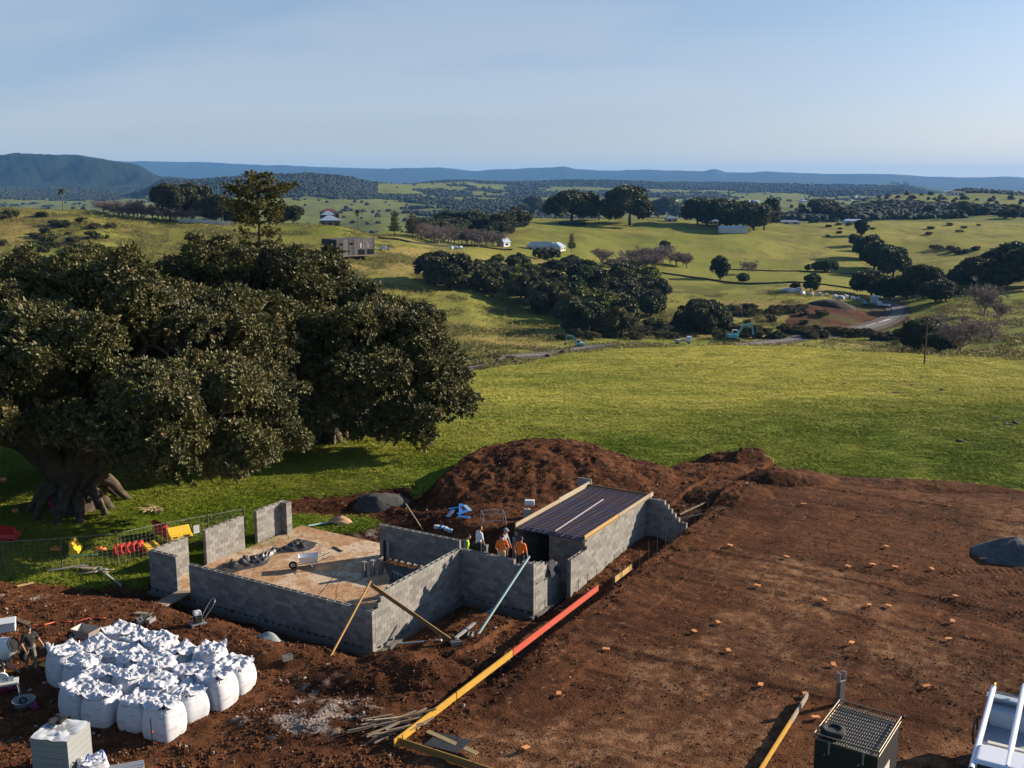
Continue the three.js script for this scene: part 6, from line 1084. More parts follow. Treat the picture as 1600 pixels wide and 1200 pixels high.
{
  // the plank staging the bricklayers stand on
  const t = thing('staging', 'plank staging behind the shaded wall that the bricklayers stand on', 'staging', uv3(0, 0, 0), TURN1);
  for (let k = 0; k < 4; k++) part('plank', box(4.3, 0.04, 0.3, -1.7, 1.42, 6.95 + k * 0.32), greyTimber, t);
  for (const x of [-3.6, -1.7, 0.3]) for (const z of [6.95, 7.9]) part('post', rod(V(x, 0.02, z), V(x, 1.4, z), 0.03), steel, t);
  const Y = 1.44, away = Math.atan2(E2.x, E2.z), right = Math.atan2(-E1.x, -E1.z);
  person('worker in white T-shirt and dark trousers seen from behind on the staging', uv3(-0.3, 7.55, Y), away - 0.5, 1.8, { lean: 0.12, arms: [[[0.28, 1.16, 0.05], [0.22, 0.98, 0.25]], [[-0.27, 1.16, 0.05], [-0.26, 0.95, 0.18]]] }, { skin: SKIN, hair: HAIR, shirt: [0.62, 0.63, 0.66], pants: BLACK, boots: BOOT });
  person('worker in orange shirt and khaki trousers with bowed head', uv3(-1.78, 7.15, Y), away + 0.4, 1.76, { lean: 0.42, arms: [[[0.28, 1.15, 0.1], [0.2, 0.98, 0.32]], [[-0.3, 1.17, 0.02], [-0.24, 0.96, 0.2]]] }, { skin: SKIN, hair: HAIR, shirt: ORANGE, pants: KHAKI, boots: BOOT });
  person('worker in orange shirt and black trousers next to the green prop', uv3(-2.72, 7.2, Y), away + 0.1, 1.8, { lean: 0.1, arms: [[[0.28, 1.16, 0.0], [0.27, 0.92, 0.12]], [[-0.27, 1.15, 0.02], [-0.25, 0.93, 0.2]]] }, { skin: SKIN, hair: HAIR, shirt: ORANGE, pants: BLACK, boots: BOOT });
  person('worker in grey hooded top leaning over behind the orange shirts', uv3(-1.35, 7.85, Y), right, 1.84, { lean: 0.3, arms: [[[0.26, 1.2, 0.14], [0.18, 1.05, 0.36]], [[-0.26, 1.2, 0.1], [-0.2, 1.02, 0.33]]] }, { skin: SKIN, hair: [0.2, 0.22, 0.26], shirt: [0.22, 0.25, 0.30], sleeve: [0.22, 0.25, 0.30], pants: BLACK, boots: BOOT, hat: [0.2, 0.22, 0.26] });
  person('crouching worker in lime vest at the inner wall corner', uv3(0.42, 7.5, 1.0), right + 0.6, 1.74, { lean: 0.25 }, { skin: SKIN, hair: HAIR, shirt: [0.45, 0.72, 0.03], pants: BLACK, boots: BOOT });
  part('plank', box(0.9, 0.04, 0.7, 0.62, 0.98, 7.5), greyTimber, t);
  const p = at(50, 1049, 26); person('walking worker in black shirt and shorts left of the bulk bags', p, 0.75, 1.82, { stride: 0.13, lean: 0.06, arms: [[[0.3, 1.18, 0.02], [0.4, 0.98, 0.1]], [[-0.28, 1.16, 0.05], [-0.24, 0.98, 0.25]]] }, { skin: SKIN, hair: HAIR, shirt: BLACK, pants: [0.16, 0.15, 0.11], calf: [0.16, 0.15, 0.11], shin: SKIN, boots: BOOT, hat: [0.012, 0.012, 0.014] });
  const bk = thing('bucket', 'black bucket carried by the walking worker', 'bucket', p.clone().add(V(-0.12, 0.62, 0.32))); part('shell', new THREE.LatheGeometry([[0.001, 0.01], [0.12, 0], [0.15, 0.3], [0.14, 0.3], [0.11, 0.03], [0.001, 0.03]].map((q) => new THREE.Vector2(...q)), 18), blackMat, bk); part('handle', new THREE.TorusGeometry(0.14, 0.006, 5, 16, Math.PI).translate(0, 0.29, 0), steel, bk);
  // stacked blocks between the workers
  for (const [u, v, n, l] of [[0.15, 7.0, 2, 'behind the inner corner beside the lime vest'], [-1.05, 6.98, 2, 'between the white T-shirt and the orange shirts'], [-0.75, 7.9, 1, 'on the staging behind the white T-shirt']]) for (let k = 0; k < n; k++) loose(`block stacked ${l}, ${['lower', 'upper'][k]} one`, uv3(u, v, 2.05 + k * 0.4 - (n === 1 ? 0.4 : 0)), TURN1 + 1.57, 'blocks on the staging', true);
  for (const [u, v] of [[0.15, 7.0], [-1.05, 6.98]]) loose(`block under the pair at ${u > 0 ? 'the inner corner' : 'the middle of the staging'}`, uv3(u, v, 1.64), TURN1 + 1.57, 'blocks on the staging', true);
}

// ---------- vehicles ----------
const chassis = std(lin(0.03, 0.03, 0.032), 0.6), glass = new THREE.MeshPhysicalMaterial({ color: lin(0.02, 0.025, 0.03), roughness: 0.08 }), white = new THREE.MeshPhysicalMaterial({ color: lin(0.62, 0.64, 0.68), roughness: 0.35, clearcoat: 0.5 }), tyre = std(lin(0.016, 0.016, 0.017), 0.9);
function wheel(parent, x, y, z, r, w) { const g = part('wheel', new THREE.TorusGeometry(r * 0.72, r * 0.28, 10, 22).scale(1, 1, w / (r * 0.56)), tyre, parent); g.position.set(x, y, z); part('rim', new THREE.CylinderGeometry(r * 0.5, r * 0.5, w * 0.6, 16).rotateX(Math.PI / 2), steel, g); return g; }
{
  // black trailer box with a roof basket
  const a = V(9.9, 0, -28.93), b = V(11.4, 0, -27.9), c = V(8.57, 0, -27.04), mid = b.clone().add(c).multiplyScalar(0.5), gy = ground(mid.x, mid.z), ex = b.clone().sub(a).normalize();
  const t = thing('trailer_box', 'black box trailer with wire roof basket and a spare tyre on top', 'trailer', V(mid.x, gy, mid.z), Math.atan2(-ex.z, ex.x));
  const blk = std(lin(0.013, 0.013, 0.014), 0.55), W = 1.8, L = 2.34, top = 3.18 - gy;
  part('body', rbox(W - 0.04, top - 0.62, L - 0.04, 0.04, 0, 0.6 + (top - 0.62) / 2, 0), blk, t);
  part('chassis', join([box(W * 0.8, 0.1, L, 0, 0.5, 0), box(0.1, 0.1, 1.2, 0, 0.5, -L / 2 - 0.5)]), chassis, t);
  for (const sx of [-1, 1]) { const w = wheel(t, sx * (W / 2 + 0.02), 0.33, 0.1, 0.33, 0.2); w.rotation.y = Math.PI / 2; part('mudguard', new THREE.CylinderGeometry(0.42, 0.42, 0.24, 18, 1, true, 0, Math.PI).rotateZ(Math.PI / 2).rotateX(-Math.PI / 2).translate(sx * (W / 2 + 0.02), 0.34, 0.1), blk, t); }
  const side = part('side_panel', box(0.012, 0.55, 1.0, W / 2 - 0.012, top - 1.0, 0.3), std(lin(0.55, 0.53, 0.48), 0.5), t); side.userData.label = 'pale panel on the sunny side';
  const rim = std(lin(0.22, 0.18, 0.12), 0.5, { metalness: 0.5 }), rail = [];
  for (const y of [top + 0.02, top + 0.17]) { for (const sx of [-1, 1]) part('basket_rail', rod(V(sx * W / 2, y, -L / 2), V(sx * W / 2, y, L / 2), 0.018, 0.018, 6), rim, t); for (const sz of [-1, 1]) part('basket_rail', rod(V(-W / 2, y, sz * L / 2), V(W / 2, y, sz * L / 2), 0.018, 0.018, 6), rim, t); }
  for (const sx of [-1, 0, 1]) for (const sz of [-1, 1]) part('basket_post', rod(V(sx * W / 2, top, sz * L / 2), V(sx * W / 2, top + 0.17, sz * L / 2), 0.015, 0.015, 6), rim, t);
  const gm = std(lin(0.10, 0.095, 0.085), 0.5, { metalness: 0.5 });
  for (let k = 1; k < 26; k++) part('basket_wire', rod(V(-W / 2 + k * W / 26, top + 0.03, -L / 2), V(-W / 2 + k * W / 26, top + 0.03, L / 2), 0.007, 0.007, 4), gm, t);
  for (let k = 1; k < 12; k++) part('basket_wire', rod(V(-W / 2, top + 0.042, -L / 2 + k * L / 12), V(W / 2, top + 0.042, -L / 2 + k * L / 12), 0.009, 0.009, 4), gm, t);
  for (const sx of [-0.45, 0.5]) part('latch', join([box(0.05, 0.4, 0.04, sx, top - 0.15, L / 2 + 0.01), box(0.04, 0.04, 0.12, sx - 0.1, top - 0.35, L / 2 + 0.05)]), steel, t);
  const ty = thing('spare_tyre', 'spare tyre lying in the wire basket of the black trailer', 'tyre', V(mid.x, gy + top + 0.06, mid.z).add(ex.clone().multiplyScalar(-0.5)).add(c.clone().sub(a).normalize().multiplyScalar(0.72)));
  part('tread', new THREE.TorusGeometry(0.26, 0.1, 10, 28).rotateX(Math.PI / 2).translate(0, 0.1, 0), tyre, ty); part('rim', new THREE.CylinderGeometry(0.17, 0.17, 0.1, 20).translate(0, 0.08, 0), chassis, ty);
  const br = thing('tow_bracket', 'grey bracket standing behind the black trailer', 'bracket', at(1312, 1100, 22), 0.6); part('arm', rbox(0.3, 0.9, 0.16, 0.03, 0, 0.45, 0), std(lin(0.10, 0.10, 0.10), 0.5), br); for (const x of [-0.14, 0.14]) part('prong', box(0.05, 0.35, 0.14, x, 1.0, 0), steel, br);
}
{
  // white tray truck with pipes, cut by the right edge
  const p = V(14.55, 0, -27.5); p.y = ground(p.x, p.z);
  const t = thing('tray_truck', 'white tray truck loaded with long white pipes at the right edge', 'truck', p, TURN2), tray = std(lin(0.20, 0.24, 0.30), 0.6);
  const L = 3.9, x1 = 2.9, x0 = x1 - L, hb = 0.85;   // local x runs along the house direction, away from the camera; z to the right
  part('tray_floor', box(L, 0.08, 2.0, (x0 + x1) / 2, hb, 0), tray, t);
  for (const sz of [-1, 1]) part('tray_side', box(L, 0.38, 0.05, (x0 + x1) / 2, hb + 0.2, sz * 1.0), white, t);
  part('headboard', join([box(0.06, 0.75, 2.05, x1, hb + 0.36, 0), box(0.3, 0.06, 2.05, x1 - 0.14, hb + 0.74, 0)]), std(lin(0.30, 0.38, 0.46), 0.5), t);
  part('tool_box', rbox(0.6, 0.5, 1.7, 0.03, x1 - 0.45, hb + 0.28, 0), std(lin(0.34, 0.42, 0.50), 0.45), t);
  for (let k = 0; k < 3; k++) part('step_slat', box(0.16, 0.04, 1.1, 0.9 - k * 0.3, hb + 0.1 + 0.02 * k, -0.2), std(lin(0.55, 0.54, 0.48), 0.6), t);
  const pm = new THREE.MeshPhysicalMaterial({ color: lin(0.72, 0.75, 0.82), roughness: 0.3, clearcoat: 0.4 });
  [-0.86, -0.02, 0.42].forEach((z, i) => { const q = part('pipe', new THREE.CylinderGeometry(0.085, 0.085, 5.4, 18, 1, true).rotateZ(Math.PI / 2).translate(x1 - 2.75 + (i ? 0.4 : 0), hb + 0.98 + (i ? 0.1 : 0), z), pm, t); q.material.side = THREE.DoubleSide; });
  part('pipe_tag', box(0.18, 0.03, 0.06, x1 - 0.02, hb + 1.1, -0.82), std(lin(0.8, 0.6, 0.1), 0.6), t);
  part('rack', join([rod(V(x1 - 0.1, hb, -0.95), V(x1 - 0.1, hb + 0.9, -0.95), 0.03), rod(V(x1 - 0.1, hb, 0.95), V(x1 - 0.1, hb + 0.9, 0.95), 0.03), rod(V(x1 - 0.1, hb + 0.88, -0.95), V(x1 - 0.1, hb + 0.88, 0.95), 0.03), rod(V(x0 + 0.3, hb, -0.95), V(x0 + 0.3, hb + 0.9, -0.95), 0.03), rod(V(x0 + 0.3, hb, 0.95), V(x0 + 0.3, hb + 0.9, 0.95), 0.03), rod(V(x0 + 0.3, hb + 0.88, -0.95), V(x0 + 0.3, hb + 0.88, 0.95), 0.03)]), steel, t);
  part('cab', join([rbox(1.5, 1.1, 1.85, 0.12, x0 - 0.85, 0.85, 0), rbox(1.1, 0.8, 1.75, 0.15, x0 - 0.75, 1.6, 0)]), white, t); part('windscreen', rbox(0.08, 0.5, 1.5, 0.02, x0 - 1.28, 1.65, 0), glass, t);
  for (const sx of [x1 - 1.0, x0 - 0.9]) for (const sz of [-1, 1]) wheel(t, sx, 0.36, sz * 0.85, 0.36, 0.22);
  for (const sz of [-1, 1]) { part('mirror', rbox(0.12, 0.26, 0.2, 0.02, x0 - 1.1, 1.55, sz * 1.12), blackMat, t); part('side_guard', tube([V(x1 - 0.5, 0.5, sz * 1.18), V(x1 - 0.5, 0.95, sz * 1.22), V(x1 - 1.5, 0.95, sz * 1.22), V(x1 - 1.5, 0.5, sz * 1.18)], 0.03, 16, 6), chassis, t); }
}
function digger(label, pos, turn, sc) {
  const t = thing('excavator', label, 'excavator', pos, turn); const tq = std(lin(0.10, 0.42, 0.46), 0.5); t.scale.setScalar(sc);
  for (const z of [-1.05, 1.05]) part('track', rbox(3.4, 0.8, 0.55, 0.35, 0, 0.4, z), chassis, t);
  part('house', rbox(2.6, 0.95, 2.3, 0.15, -0.45, 1.5, 0), tq, t); part('counterweight', rbox(0.6, 0.9, 2.2, 0.2, -1.75, 1.45, 0), std(lin(0.2, 0.22, 0.22), 0.6), t);
  const cab = part('cab', rbox(1.5, 1.5, 0.95, 0.12, 0.4, 2.4, -0.65), std(lin(0.5, 0.52, 0.52), 0.5), t); part('window', rbox(1.2, 0.8, 0.98, 0.05, 0.42, 2.6, -0.65), glass, cab);
  part('boom', join([beam(V(0.8, 1.7, 0.2), V(2.6, 4.6, 0.2), 0.35, 0.5), beam(V(2.5, 4.45, 0.2), V(4.9, 4.75, 0.2), 0.33, 0.45)]), tq, t); part('stick', beam(V(4.9, 4.9, 0.2), V(5.5, 1.9, 0.2), 0.28, 0.38), tq, t); part('ram', rod(V(1.2, 1.5, 0.2), V(2.4, 3.8, 0.2), 0.08), steel, t);
  part('bucket', new THREE.CylinderGeometry(0.55, 0.55, 0.9, 12, 1, false, 0, 3.6).rotateX(Math.PI / 2).translate(5.3, 1.35, 0.2), chassis, t); return t;
}
digger('turquoise excavator on the road left of the bushes', at(905, 543, 290), Math.PI, 0.82);
digger('turquoise excavator with arched boom below the dark clump', at(1146, 533, 300), 0.05, 1.3);
function lorry(label, pos, turn, sc, bed) { const t = thing('truck', label, 'truck', pos, turn); t.scale.setScalar(sc); part('cab', rbox(1.6, 1.9, 2.1, 0.15, 2.6, 1.6, 0), white, t); part('windscreen', rbox(0.1, 0.7, 1.8, 0.03, 3.38, 1.95, 0), glass, t); part('bed', join([box(4.2, 0.2, 2.2, -0.5, 0.95, 0), box(4.2, 0.5, 0.08, -0.5, 1.25, 1.08), box(4.2, 0.5, 0.08, -0.5, 1.25, -1.08)]), bed, t); part('load', rbox(2.6, 0.5, 1.6, 0.1, -0.6, 1.3, 0), std(lin(0.5, 0.42, 0.32), 0.8), t); for (const x of [2.5, -1.6]) for (const z of [-0.95, 0.95]) wheel(t, x, 0.45, z, 0.45, 0.28); return t; }
lorry('white tip truck on the valley road before the dark clump', at(1065, 537, 300), 0.1, 1.0, std(lin(0.45, 0.40, 0.33), 0.7));
lorry('white truck parked in the second dirt yard', at(1382, 480, 400), 2.4, 1.0, white);
function pickup(label, pos, turn, sc = 1) { const t = thing('pickup', label, 'pickup', pos, turn); t.scale.setScalar(sc); part('body', join([rbox(5.0, 0.65, 1.8, 0.15, 0, 0.8, 0), rbox(1.9, 0.65, 1.65, 0.2, 0.3, 1.4, 0)]), white, t); part('windows', rbox(1.7, 0.4, 1.67, 0.1, 0.3, 1.45, 0), glass, t); part('tray_liner', box(1.6, 0.05, 1.5, -1.6, 1.14, 0), chassis, t); for (const x of [1.6, -1.5]) for (const z of [-0.85, 0.85]) wheel(t, x, 0.38, z, 0.38, 0.25); return t; }
pickup('white pickup parked beside the grey timber house', at(601, 392, 440, 0.25), Math.PI + 0.1, 1.15);

// ---------- buildings and works of the middle distance ----------
const cladTile = dataTex(256, (u, v) => { const k = 0.7 + 0.35 * (hash2(Math.floor(u * 34), 3) - 0.5) + 0.2 * (tfbm(u, v, 12, 3) - 0.5); return [k, k * 0.98, k * 0.96]; });
const clad = std(lin(0.24, 0.23, 0.23), 0.9, { map: cladTile }), darkClad = std(lin(0.03, 0.03, 0.032), 0.9, { map: cladTile });
{
  const c = at(535, 397, 440), d = Math.hypot(c.x, c.z), m = d / F_PX, W = 64 * m, D = 50 * m, Hh = 25 * m;
  const t = thing('timber_house', 'long grey timber clad house with flat roof on the hillside', 'house', c.clone().add(V(0, -0.5, 0)), 0.62), sh = new THREE.Shape([[-W / 2, 0], [W / 2, 0], [W / 2, Hh * 1.06], [-W / 2, Hh]].map((p) => new THREE.Vector2(...p)));
  part('front_wall', new THREE.ExtrudeGeometry(sh, { depth: 0.3, bevelEnabled: false }).translate(3, 0, D / 2), std(lin(0.27, 0.255, 0.25), 0.9, { map: (() => { const q = cladTile.clone(); q.repeat.set(0.05, 0.2); q.needsUpdate = true; return q; })() }), t);
  part('side_wall', box(0.3, Hh * 0.96, D, 3 - W / 2, Hh * 0.48, 0), darkClad, t); part('side_wall', box(0.3, Hh, D, 3 + W / 2 - 0.15, Hh * 0.5, 0), clad, t); part('rear_wall', box(W, Hh * 0.94, 0.3, 3, Hh * 0.47, -D / 2), darkClad, t);
  part('roof', box(W, 0.25, D, 3, Hh * 0.985, 0), darkClad, t);
  for (const [x, y, w, h] of [[-0.38, 0.72, 0.09, 0.13], [-0.11, 0.74, 0.09, 0.13], [-0.27, 0.3, 0.035, 0.12], [-0.19, 0.3, 0.035, 0.12], [0.15, 0.22, 0.17, 0.3], [0.38, 0.22, 0.17, 0.3]]) { const wd = part('window', box(W * w, Hh * h, 0.1, 3 + x * W, Hh * y, D / 2 + 0.33), glass, t); part('frame', join([box(W * w + 0.2, 0.1, 0.12, 3 + x * W, Hh * (y + h / 2), D / 2 + 0.34), box(0.1, Hh * h, 0.12, 3 + x * W, Hh * y, D / 2 + 0.345)]), darkClad, wd); }
  part('light_panel', box(0.7, Hh * 0.3, 0.06, 3 + 0.13 * W, Hh * 0.62, D / 2 + 0.33), std(lin(0.6, 0.6, 0.56), 0.5), t); part('light_panel', box(0.35, Hh * 0.32, 0.06, 3 + 0.32 * W, Hh * 0.6, D / 2 + 0.33), std(lin(0.5, 0.52, 0.52), 0.5), t);
  part('deck', box(W * 1.1, 0.2, 3, 3, 0.15, D / 2 + 1.6), greyTimber, t);
}
function gabled(name, label, pos, turn, w, d, h, rh, wallM, roofM, hip = 0.0, windows = 3) {
  const t = thing(name, label, name.includes('shed') ? 'shed' : 'house', pos, turn); part('wall', box(w, h, d, 0, h / 2 - 0.4, 0), wallM, t);
  const e = 0.5, P = [[-w / 2 - e, h - 0.4, -d / 2 - e], [w / 2 + e, h - 0.4, -d / 2 - e], [w / 2 + e, h - 0.4, d / 2 + e], [-w / 2 - e, h - 0.4, d / 2 + e], [-w / 2 + w * hip, h + rh - 0.4, 0], [w / 2 - w * hip, h + rh - 0.4, 0]], I = [0, 4, 5, 0, 5, 1, 3, 2, 5, 3, 5, 4, 0, 3, 4, 1, 5, 2, 0, 1, 2, 0, 2, 3];
  const g = new THREE.BufferGeometry(); g.setAttribute('position', new THREE.Float32BufferAttribute(P.flat(), 3)); g.setIndex(I); const n = g.toNonIndexed(); n.computeVertexNormals(); n.setAttribute('uv', new THREE.Float32BufferAttribute(new Float32Array(n.attributes.position.count * 2), 2)); part('roof', n, roofM, t);
  for (let k = 0; k < windows; k++) part('window', box(w / windows * 0.45, h * 0.4, 0.08, (k - (windows - 1) / 2) * w / windows, h * 0.45, d / 2 + 0.03), glass, t);
  return t;
}
const metalRoof = std(lin(0.42, 0.50, 0.58), 0.35, { metalness: 0.3 }), greyRoof = std(lin(0.22, 0.26, 0.31), 0.4, { metalness: 0.3 }), creamWall = std(lin(0.5, 0.47, 0.42), 0.9), darkWall = std(lin(0.06, 0.045, 0.04), 0.9), brownRoof = std(lin(0.09, 0.03, 0.025), 0.8);
{
  const p = spot(513, 575); gabled('ridge_house', 'dark two storey house with pale hipped roofs on the ridge', p, 0.3, 9, 9, 8.0, 2.2, darkWall, brownRoof, 0.3, 2);
  const v = gabled('veranda_house', 'pale hip roofed veranda in front of the dark ridge house', p.clone().add(V(1.5, 0, 8)), 0.2, 11, 7, 4.2, 2.6, std(lin(0.16, 0.13, 0.10), 0.9), metalRoof, 0.4, 3);
  gabled('roof_lantern', 'small pale gabled upper roof of the dark ridge house', p.clone().add(V(0, 5.6, 4.6)), 0.2, 7, 4, 1.4, 2.0, darkWall, metalRoof, 0.4, 2);
  const q = at(846, 391, 560); gabled('farm_house', 'long house with blue grey metal roof above the gully wood', q, -0.1, 17, 9, 2.8, 2.8, creamWall, greyRoof, 0.15, 4);
  gabled('farm_house', 'wing of the blue grey roofed house with brighter roof', q.clone().add(V(9.5, 0, 1.5)), 1.2, 9, 7, 2.6, 2.6, creamWall, metalRoof, 0.15, 2);
  gabled('cottage', 'little white gabled cottage below the bare grove', at(787, 385, 560), 0.9, 6, 5, 2.8, 3.0, std(lin(0.55, 0.55, 0.55), 0.8), metalRoof, 0.02, 1);
  gabled('cottage', 'low dark roofed cottage left of the white one', at(742, 374, 560), 0.1, 12, 6, 2.4, 1.8, darkWall, greyRoof, 0.1, 3);
  gabled('farm_shed', 'long white shed in front of the homestead trees', at(1145, 363, 760), -0.05, 22, 9, 4.2, 1.4, std(lin(0.55, 0.55, 0.54), 0.8), metalRoof, 0.0, 0);
  gabled('homestead', 'white roofed homestead half hidden by its trees', at(1112, 350, 800), 0.1, 16, 9, 3.0, 2.4, creamWall, metalRoof, 0.2, 4);
  gabled('cottage', 'small pale house left of the homestead', at(1048, 346, 800), 0.2, 9, 7, 3.0, 2.0, creamWall, greyRoof, 0.2, 2);
  gabled('cottage', 'long pale roof among trees at the far left rise', at(768, 352, 700), 0, 16, 7, 2.6, 1.4, creamWall, metalRoof, 0.1, 3);
  gabled('cottage', 'low roof among trees on the right skyline', spot(1230, 1000), 0, 26, 9, 3, 1.6, creamWall, greyRoof, 0.1, 3);
  gabled('cottage', 'low roof right of the wide dark tree', spot(1337, 980), 0, 18, 8, 3, 1.6, creamWall, metalRoof, 0.1, 3);
  gabled('villa', 'white villa on the far right hill', spot(1495, 2150), 0.2, 34, 14, 7, 3, std(lin(0.6, 0.57, 0.52), 0.8), brownRoof, 0.2, 4);
  // clipped hedge and corrugated fence
  const hd = at(894, 352, 760); const hg = rbox(22, 3.4, 8, 1.2, 0, 1.3, 0); const hp = hg.attributes.position; for (let i = 0; i < hp.count; i++) { const k = 1 + 0.06 * (noise3(hp.getX(i), hp.getY(i) * 3, hp.getZ(i) * 2) - 0.5); hp.setXYZ(i, hp.getX(i) * k, hp.getY(i) * k, hp.getZ(i) * k); } hg.computeVertexNormals(); solo('clipped_hedge', 'dark clipped oval hedge under the spreading tree', 'hedge', hg, std(lin(0.014, 0.022, 0.010), 0.95), hd);
  const f = thing('corrugated_fence', 'pale corrugated fence along the left ridge', 'fence', null); for (let k = 0; k < 22; k++) { const a = spot(275 + k * 3.65, 548), b = spot(275 + (k + 0.94) * 3.65, 548); a.y += 0.9; b.y += 0.9; part('panel', beam(a, b, 0.1, 2.2), std(lin(0.5 + 0.14 * (hash2(k, 4) - 0.5), 0.47, 0.44), 0.7), f); }
  // wrapped bales
  for (const [x, l] of [[706, 'larger pale blue wrapped bale on the hillside'], [713, 'pale blue wrapped bale right of the larger one'], [720, 'smallest pale blue wrapped bale on the hillside']]) { const o = thing('wrapped_bale', l, 'bale', at(x, 389, 500), x); part('wrap', new THREE.CylinderGeometry(0.9, 0.9, 1.6, 18).rotateZ(Math.PI / 2).translate(0, 0.8, 0), std(lin(0.48, 0.60, 0.66), 0.4), o); part('end_cap', new THREE.CylinderGeometry(0.6, 0.75, 0.15, 18).rotateZ(Math.PI / 2).translate(0.85, 0.8, 0), std(lin(0.42, 0.54, 0.6), 0.5), o); }
}
// road ribbon in the valley
function ribbon(name, pts, d0, width, mat, lift) {
  const c = new THREE.CatmullRomCurve3(pts.map(([x, d]) => spot(x, d))), n = 160, P = [], T = [], I = [];
  for (let i = 0; i <= n; i++) { const p = c.getPoint(i / n), t = c.getTangent(i / n), s2 = V(-t.z, 0, t.x).normalize(); for (let k = 0; k < 5; k++) { const q = p.clone().addScaledVector(s2, (k / 4 - 0.5) * width); P.push(q.x, ground(q.x, q.z) + lift, q.z); T.push(k / 4, i * 0.4); } if (i) for (let k = 0; k < 4; k++) { const a = (i - 1) * 5 + k; I.push(a, a + 1, a + 5, a + 1, a + 6, a + 5); } }
  const g = new THREE.BufferGeometry(); g.setAttribute('position', new THREE.Float32BufferAttribute(P, 3)); g.setAttribute('uv', new THREE.Float32BufferAttribute(T, 2)); g.setIndex(I); g.computeVertexNormals(); if (g.attributes.normal.getY(10) < 0) { for (let q = 0; q < I.length; q += 3) { const t = I[q]; I[q] = I[q + 1]; I[q + 1] = t; } g.setIndex(I); g.computeVertexNormals(); } return structure(name, g, mat);
}
const roadPts = [[560, 262], [640, 258], [720, 262], [800, 280], [880, 315], [950, 336], [1065, 342], [1180, 362], [1290, 398], [1350, 425], [1405, 452], [1418, 475], [1400, 505], [1392, 530]];
ribbon('road_verge', roadPts, 0, 11, std(lin(0.07, 0.034, 0.021), 0.95, { map: soilTile }), 0.25);
ribbon('gravel_road', roadPts, 0, 5.2, std(lin(0.19, 0.17, 0.155), 0.95, { map: soilTile }), 0.4);
{
  const rock = new THREE.IcosahedronGeometry(1, 2), rp = rock.attributes.position; for (let i = 0; i < rp.count; i++) { const x = rp.getX(i), y = rp.getY(i), z = rp.getZ(i), k = 0.8 + 0.5 * (noise3(x * 1.6 + 3, y * 1.6, z * 1.6) - 0.3); rp.setXYZ(i, x * k * 1.2, y * k * 0.8, z * k); } rock.computeVertexNormals(); const rm = std(lin(0.17, 0.125, 0.095), 0.95, { map: barkTile });
  [[746, 571], [778, 567], [806, 563], [857, 559], [880, 554]].forEach(([x, y], i) => { const p = at(x, y, 215), o = solo('boulder', `brown boulder on the near side of the valley road, ${ordinal(i + 1)} from the left`, 'boulder', rock, rm, p.add(V(0, 0.5, 0)), i * 1.3, 'boulders along the valley road'); o.scale.setScalar(0.95 + 0.3 * hash2(i, 1)); });
  // cow pats and clods scattered on the field as small dark lumps
  const list = [[1035, 552], [1012, 555], [1098, 565], [1000, 577], [1060, 572], [1412, 596], [1438, 590], [1425, 603], [1472, 610], [1402, 614], [1424, 618], [1436, 619], [1458, 604], [1466, 612], [1150, 567], [1240, 570], [1365, 570], [1370, 570], [1556, 652], [1580, 664], [1572, 663], [1588, 662], [1500, 690], [1320, 600]];
  reseed(44); list.forEach(([x, y], i) => { const p = at(x, y, 70), o = solo('soil_clod', 'dark clod on the green field', 'clod', rock, std(lin(0.035, 0.028, 0.018), 0.95), p, i, 'dark clods on the green field'); o.scale.set(rr(0.25, 0.5), rr(0.12, 0.3), rr(0.2, 0.4)); });
  // power pole
  const p = at(1444, 569, 150), h = 64 * Math.hypot(p.x, p.z) / F_PX, t = thing('power_pole', 'thin dark pole standing alone on the field edge at right', 'pole', p); part('pole', rod(V(0, -0.3, 0), V(0, h, 0), 0.14, 0.1, 8), std(lin(0.06, 0.045, 0.035), 0.9), t); part('cross_arm', box(1.6, 0.12, 0.1, 0, h - 0.5, 0), darkTimber, t); for (const x of [-0.7, 0.7]) part('insulator', rod(V(x, h - 0.44, 0), V(x, h - 0.22, 0), 0.05), blackMat, t);
}
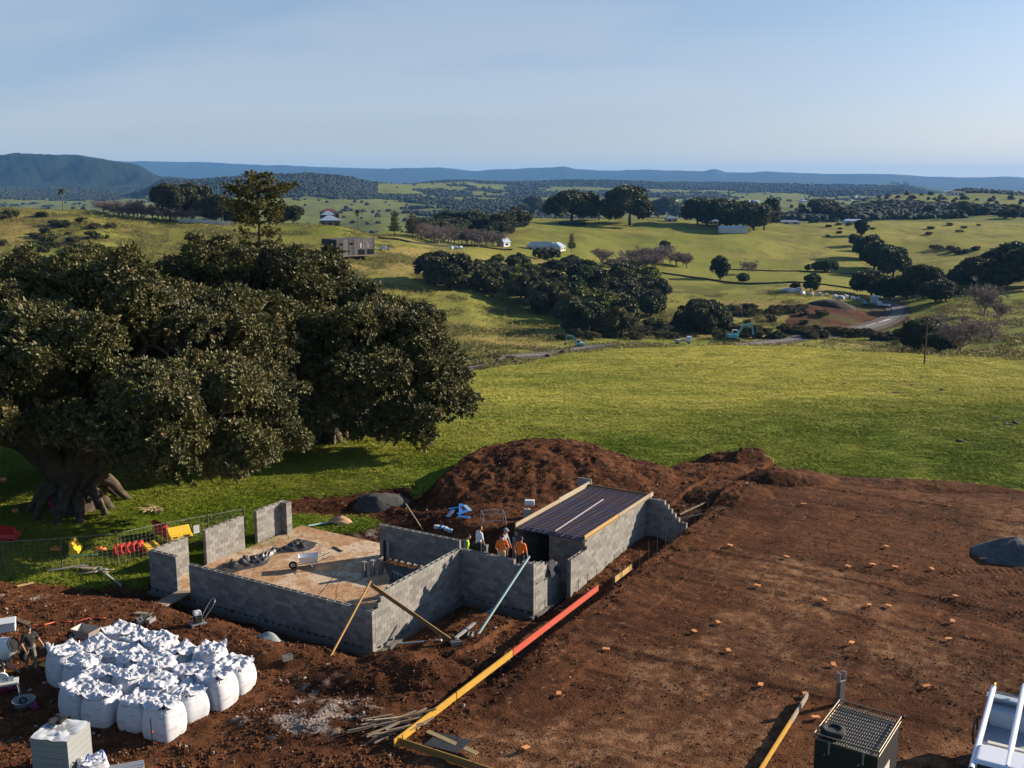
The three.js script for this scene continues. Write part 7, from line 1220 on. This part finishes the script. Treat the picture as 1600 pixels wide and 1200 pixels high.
// second dirt yard
{
  const wm = std(lin(0.6, 0.6, 0.62), 0.7), list = [[1229, 455, 7, 1.2], [1238, 457, 5, 1.6], [1247, 456, 4, 1.9], [1254, 460, 4, 1.2], [1268, 461, 3, 1.0], [1281, 462, 3.5, 1.3], [1292, 463, 3, 1.1], [1305, 465, 3, 1.2], [1314, 467, 4, 1.3], [1322, 466, 2.5, 1.4], [1333, 468, 3, 1.2], [1341, 468, 2.5, 1.0]];
  list.forEach(([x, y, w, h], i) => { const o = thing('material_stack', `pale stack of building material in the second yard, ${ordinal(i + 1)} from the left`, 'material stack', at(x, y, 430), 0.3 * i, 'stacks of the second yard'); part('pack', rbox(w * 0.8, h, 1.6, 0.1, 0, h / 2, 0), i === 6 ? std(lin(0.45, 0.34, 0.08), 0.7) : i % 3 === 2 ? std(lin(0.36, 0.40, 0.44), 0.7) : wm, o); part('wrap', rbox(w * 0.5, 0.4, 1.2, 0.1, w * 0.1, h + 0.15, 0), wm, o); });
  const k = thing('water_tank', 'pale blue grey water tank in the second yard', 'tank', at(1366, 473, 430)); part('shell', new THREE.CylinderGeometry(2.0, 2.0, 3.2, 24).translate(0, 1.6, 0), std(lin(0.34, 0.42, 0.46), 0.5), k); part('lid', new THREE.ConeGeometry(2.05, 0.6, 24).translate(0, 3.5, 0), std(lin(0.42, 0.48, 0.5), 0.5), k);
  const dg = digger('small dark excavator beside the water tank', at(1351, 476, 430), 2.2, 0.6);
  for (const [a, b, l] of [[[1352, 511], [1368, 506], 'short pale pipe on the slope of the second yard'], [[1372, 505], [1393, 499], 'long pale pipe on the slope of the second yard']]) { const p = at(...a, 380, 0.25), q = at(...b, 380, 0.25); pole('drain_pipe', l, p, q, 0.18, std(lin(0.5, 0.56, 0.52), 0.5), 'pipe'); }
  // heap of cut earth
  const hp = at(1300, 478, 420); const g = gridGeo(40, 10, (i, j) => { const a = -i * 6.283, r = 1 - j, x = Math.cos(a) * 12 * r, z = Math.sin(a) * 6 * r; return [x, (ground(hp.x + x, hp.z + z) - hp.y - 0.4) * r + 3.2 * Math.pow(Math.max(0, Math.cos(r * 1.57)), 0.8) * (0.8 + 0.5 * fbm(x * 0.3, z * 0.3, 3)), z]; }); solo('earth_heap', 'dark flat topped earth heap in the second yard', 'earth heap', g, std(lin(0.05, 0.024, 0.016), 0.95, { map: soilTile }), hp);
}
// sea beyond the right hand hills
{
  const g = new THREE.PlaneGeometry(26000, 7500, 2, 2).rotateX(-Math.PI / 2).translate(17200, -79, -13000); const m = structure('sea', g, new THREE.MeshPhysicalMaterial({ color: lin(0.10, 0.14, 0.17), roughness: 0.35 })); m.name = 'sea';
  reseed(8); for (let k = 0; k < 11; k++) { const c = 1388 + k * 3.2 + rr(-1, 1), p = spot(c, 8400 + rr(0, 500)), h = rr(10, 30), t = thing('tower_block', 'tiny hazy tower block on the far coast', 'tower block', p, 0, 'tower blocks on the far coast'); part('shaft', box(rr(8, 14), h, 12, 0, h / 2 - 4, 0), std(lin(0.36, 0.36, 0.36), 0.9), t); part('plant_room', box(8, 5, 8, 0, h - 2, 0), creamWall, t); }
  for (let k = 0; k < 60; k++) { const c = rr(1050, 1560), d = rr(2600, 6500), x = (c - 800) / 1650 * d; if (woodMask(x, -d) > 0.5) continue; const p = spot(c, d), t = thing('far_house', 'tiny pale house in the hazy valley town', 'house', p, rr(0, 3), 'tiny houses of the hazy valley town'); part('wall', box(rr(12, 26), 5, 10, 0, 2, 0), std(lin(0.55, 0.53, 0.5), 0.8), t); part('roof', new THREE.ConeGeometry(11, 4, 4).rotateY(0.785).translate(0, 6.3, 0), pick([greyRoof, brownRoof, metalRoof]), t); }
}

// alike things: say which one by its place from left to right
for (const name of ['soil_clod', 'far_house', 'tower_block', 'timber_scrap']) scene.children.filter((o) => o.name.replace(/_\d{3}$/, '') === name).map((o) => { o.updateMatrixWorld(true); const c = new THREE.Box3().setFromObject(o).getCenter(V(0, 0, 0)); return [Math.atan2(c.x, -c.z), o]; }).sort((a, b) => a[0] - b[0]).forEach(([, o], i) => { o.userData.label += `, ${ordinal(i + 1)} from the left`; });
scene.children.filter((o) => (o.userData.label || '') === 'loose grey block on the unfinished floor').sort((a, b) => Math.atan2(a.position.x, -a.position.z) - Math.atan2(b.position.x, -b.position.z)).forEach((o, i) => { o.userData.label += `, ${ordinal(i + 1)} from the left`; });

renderer.render(scene, camera);
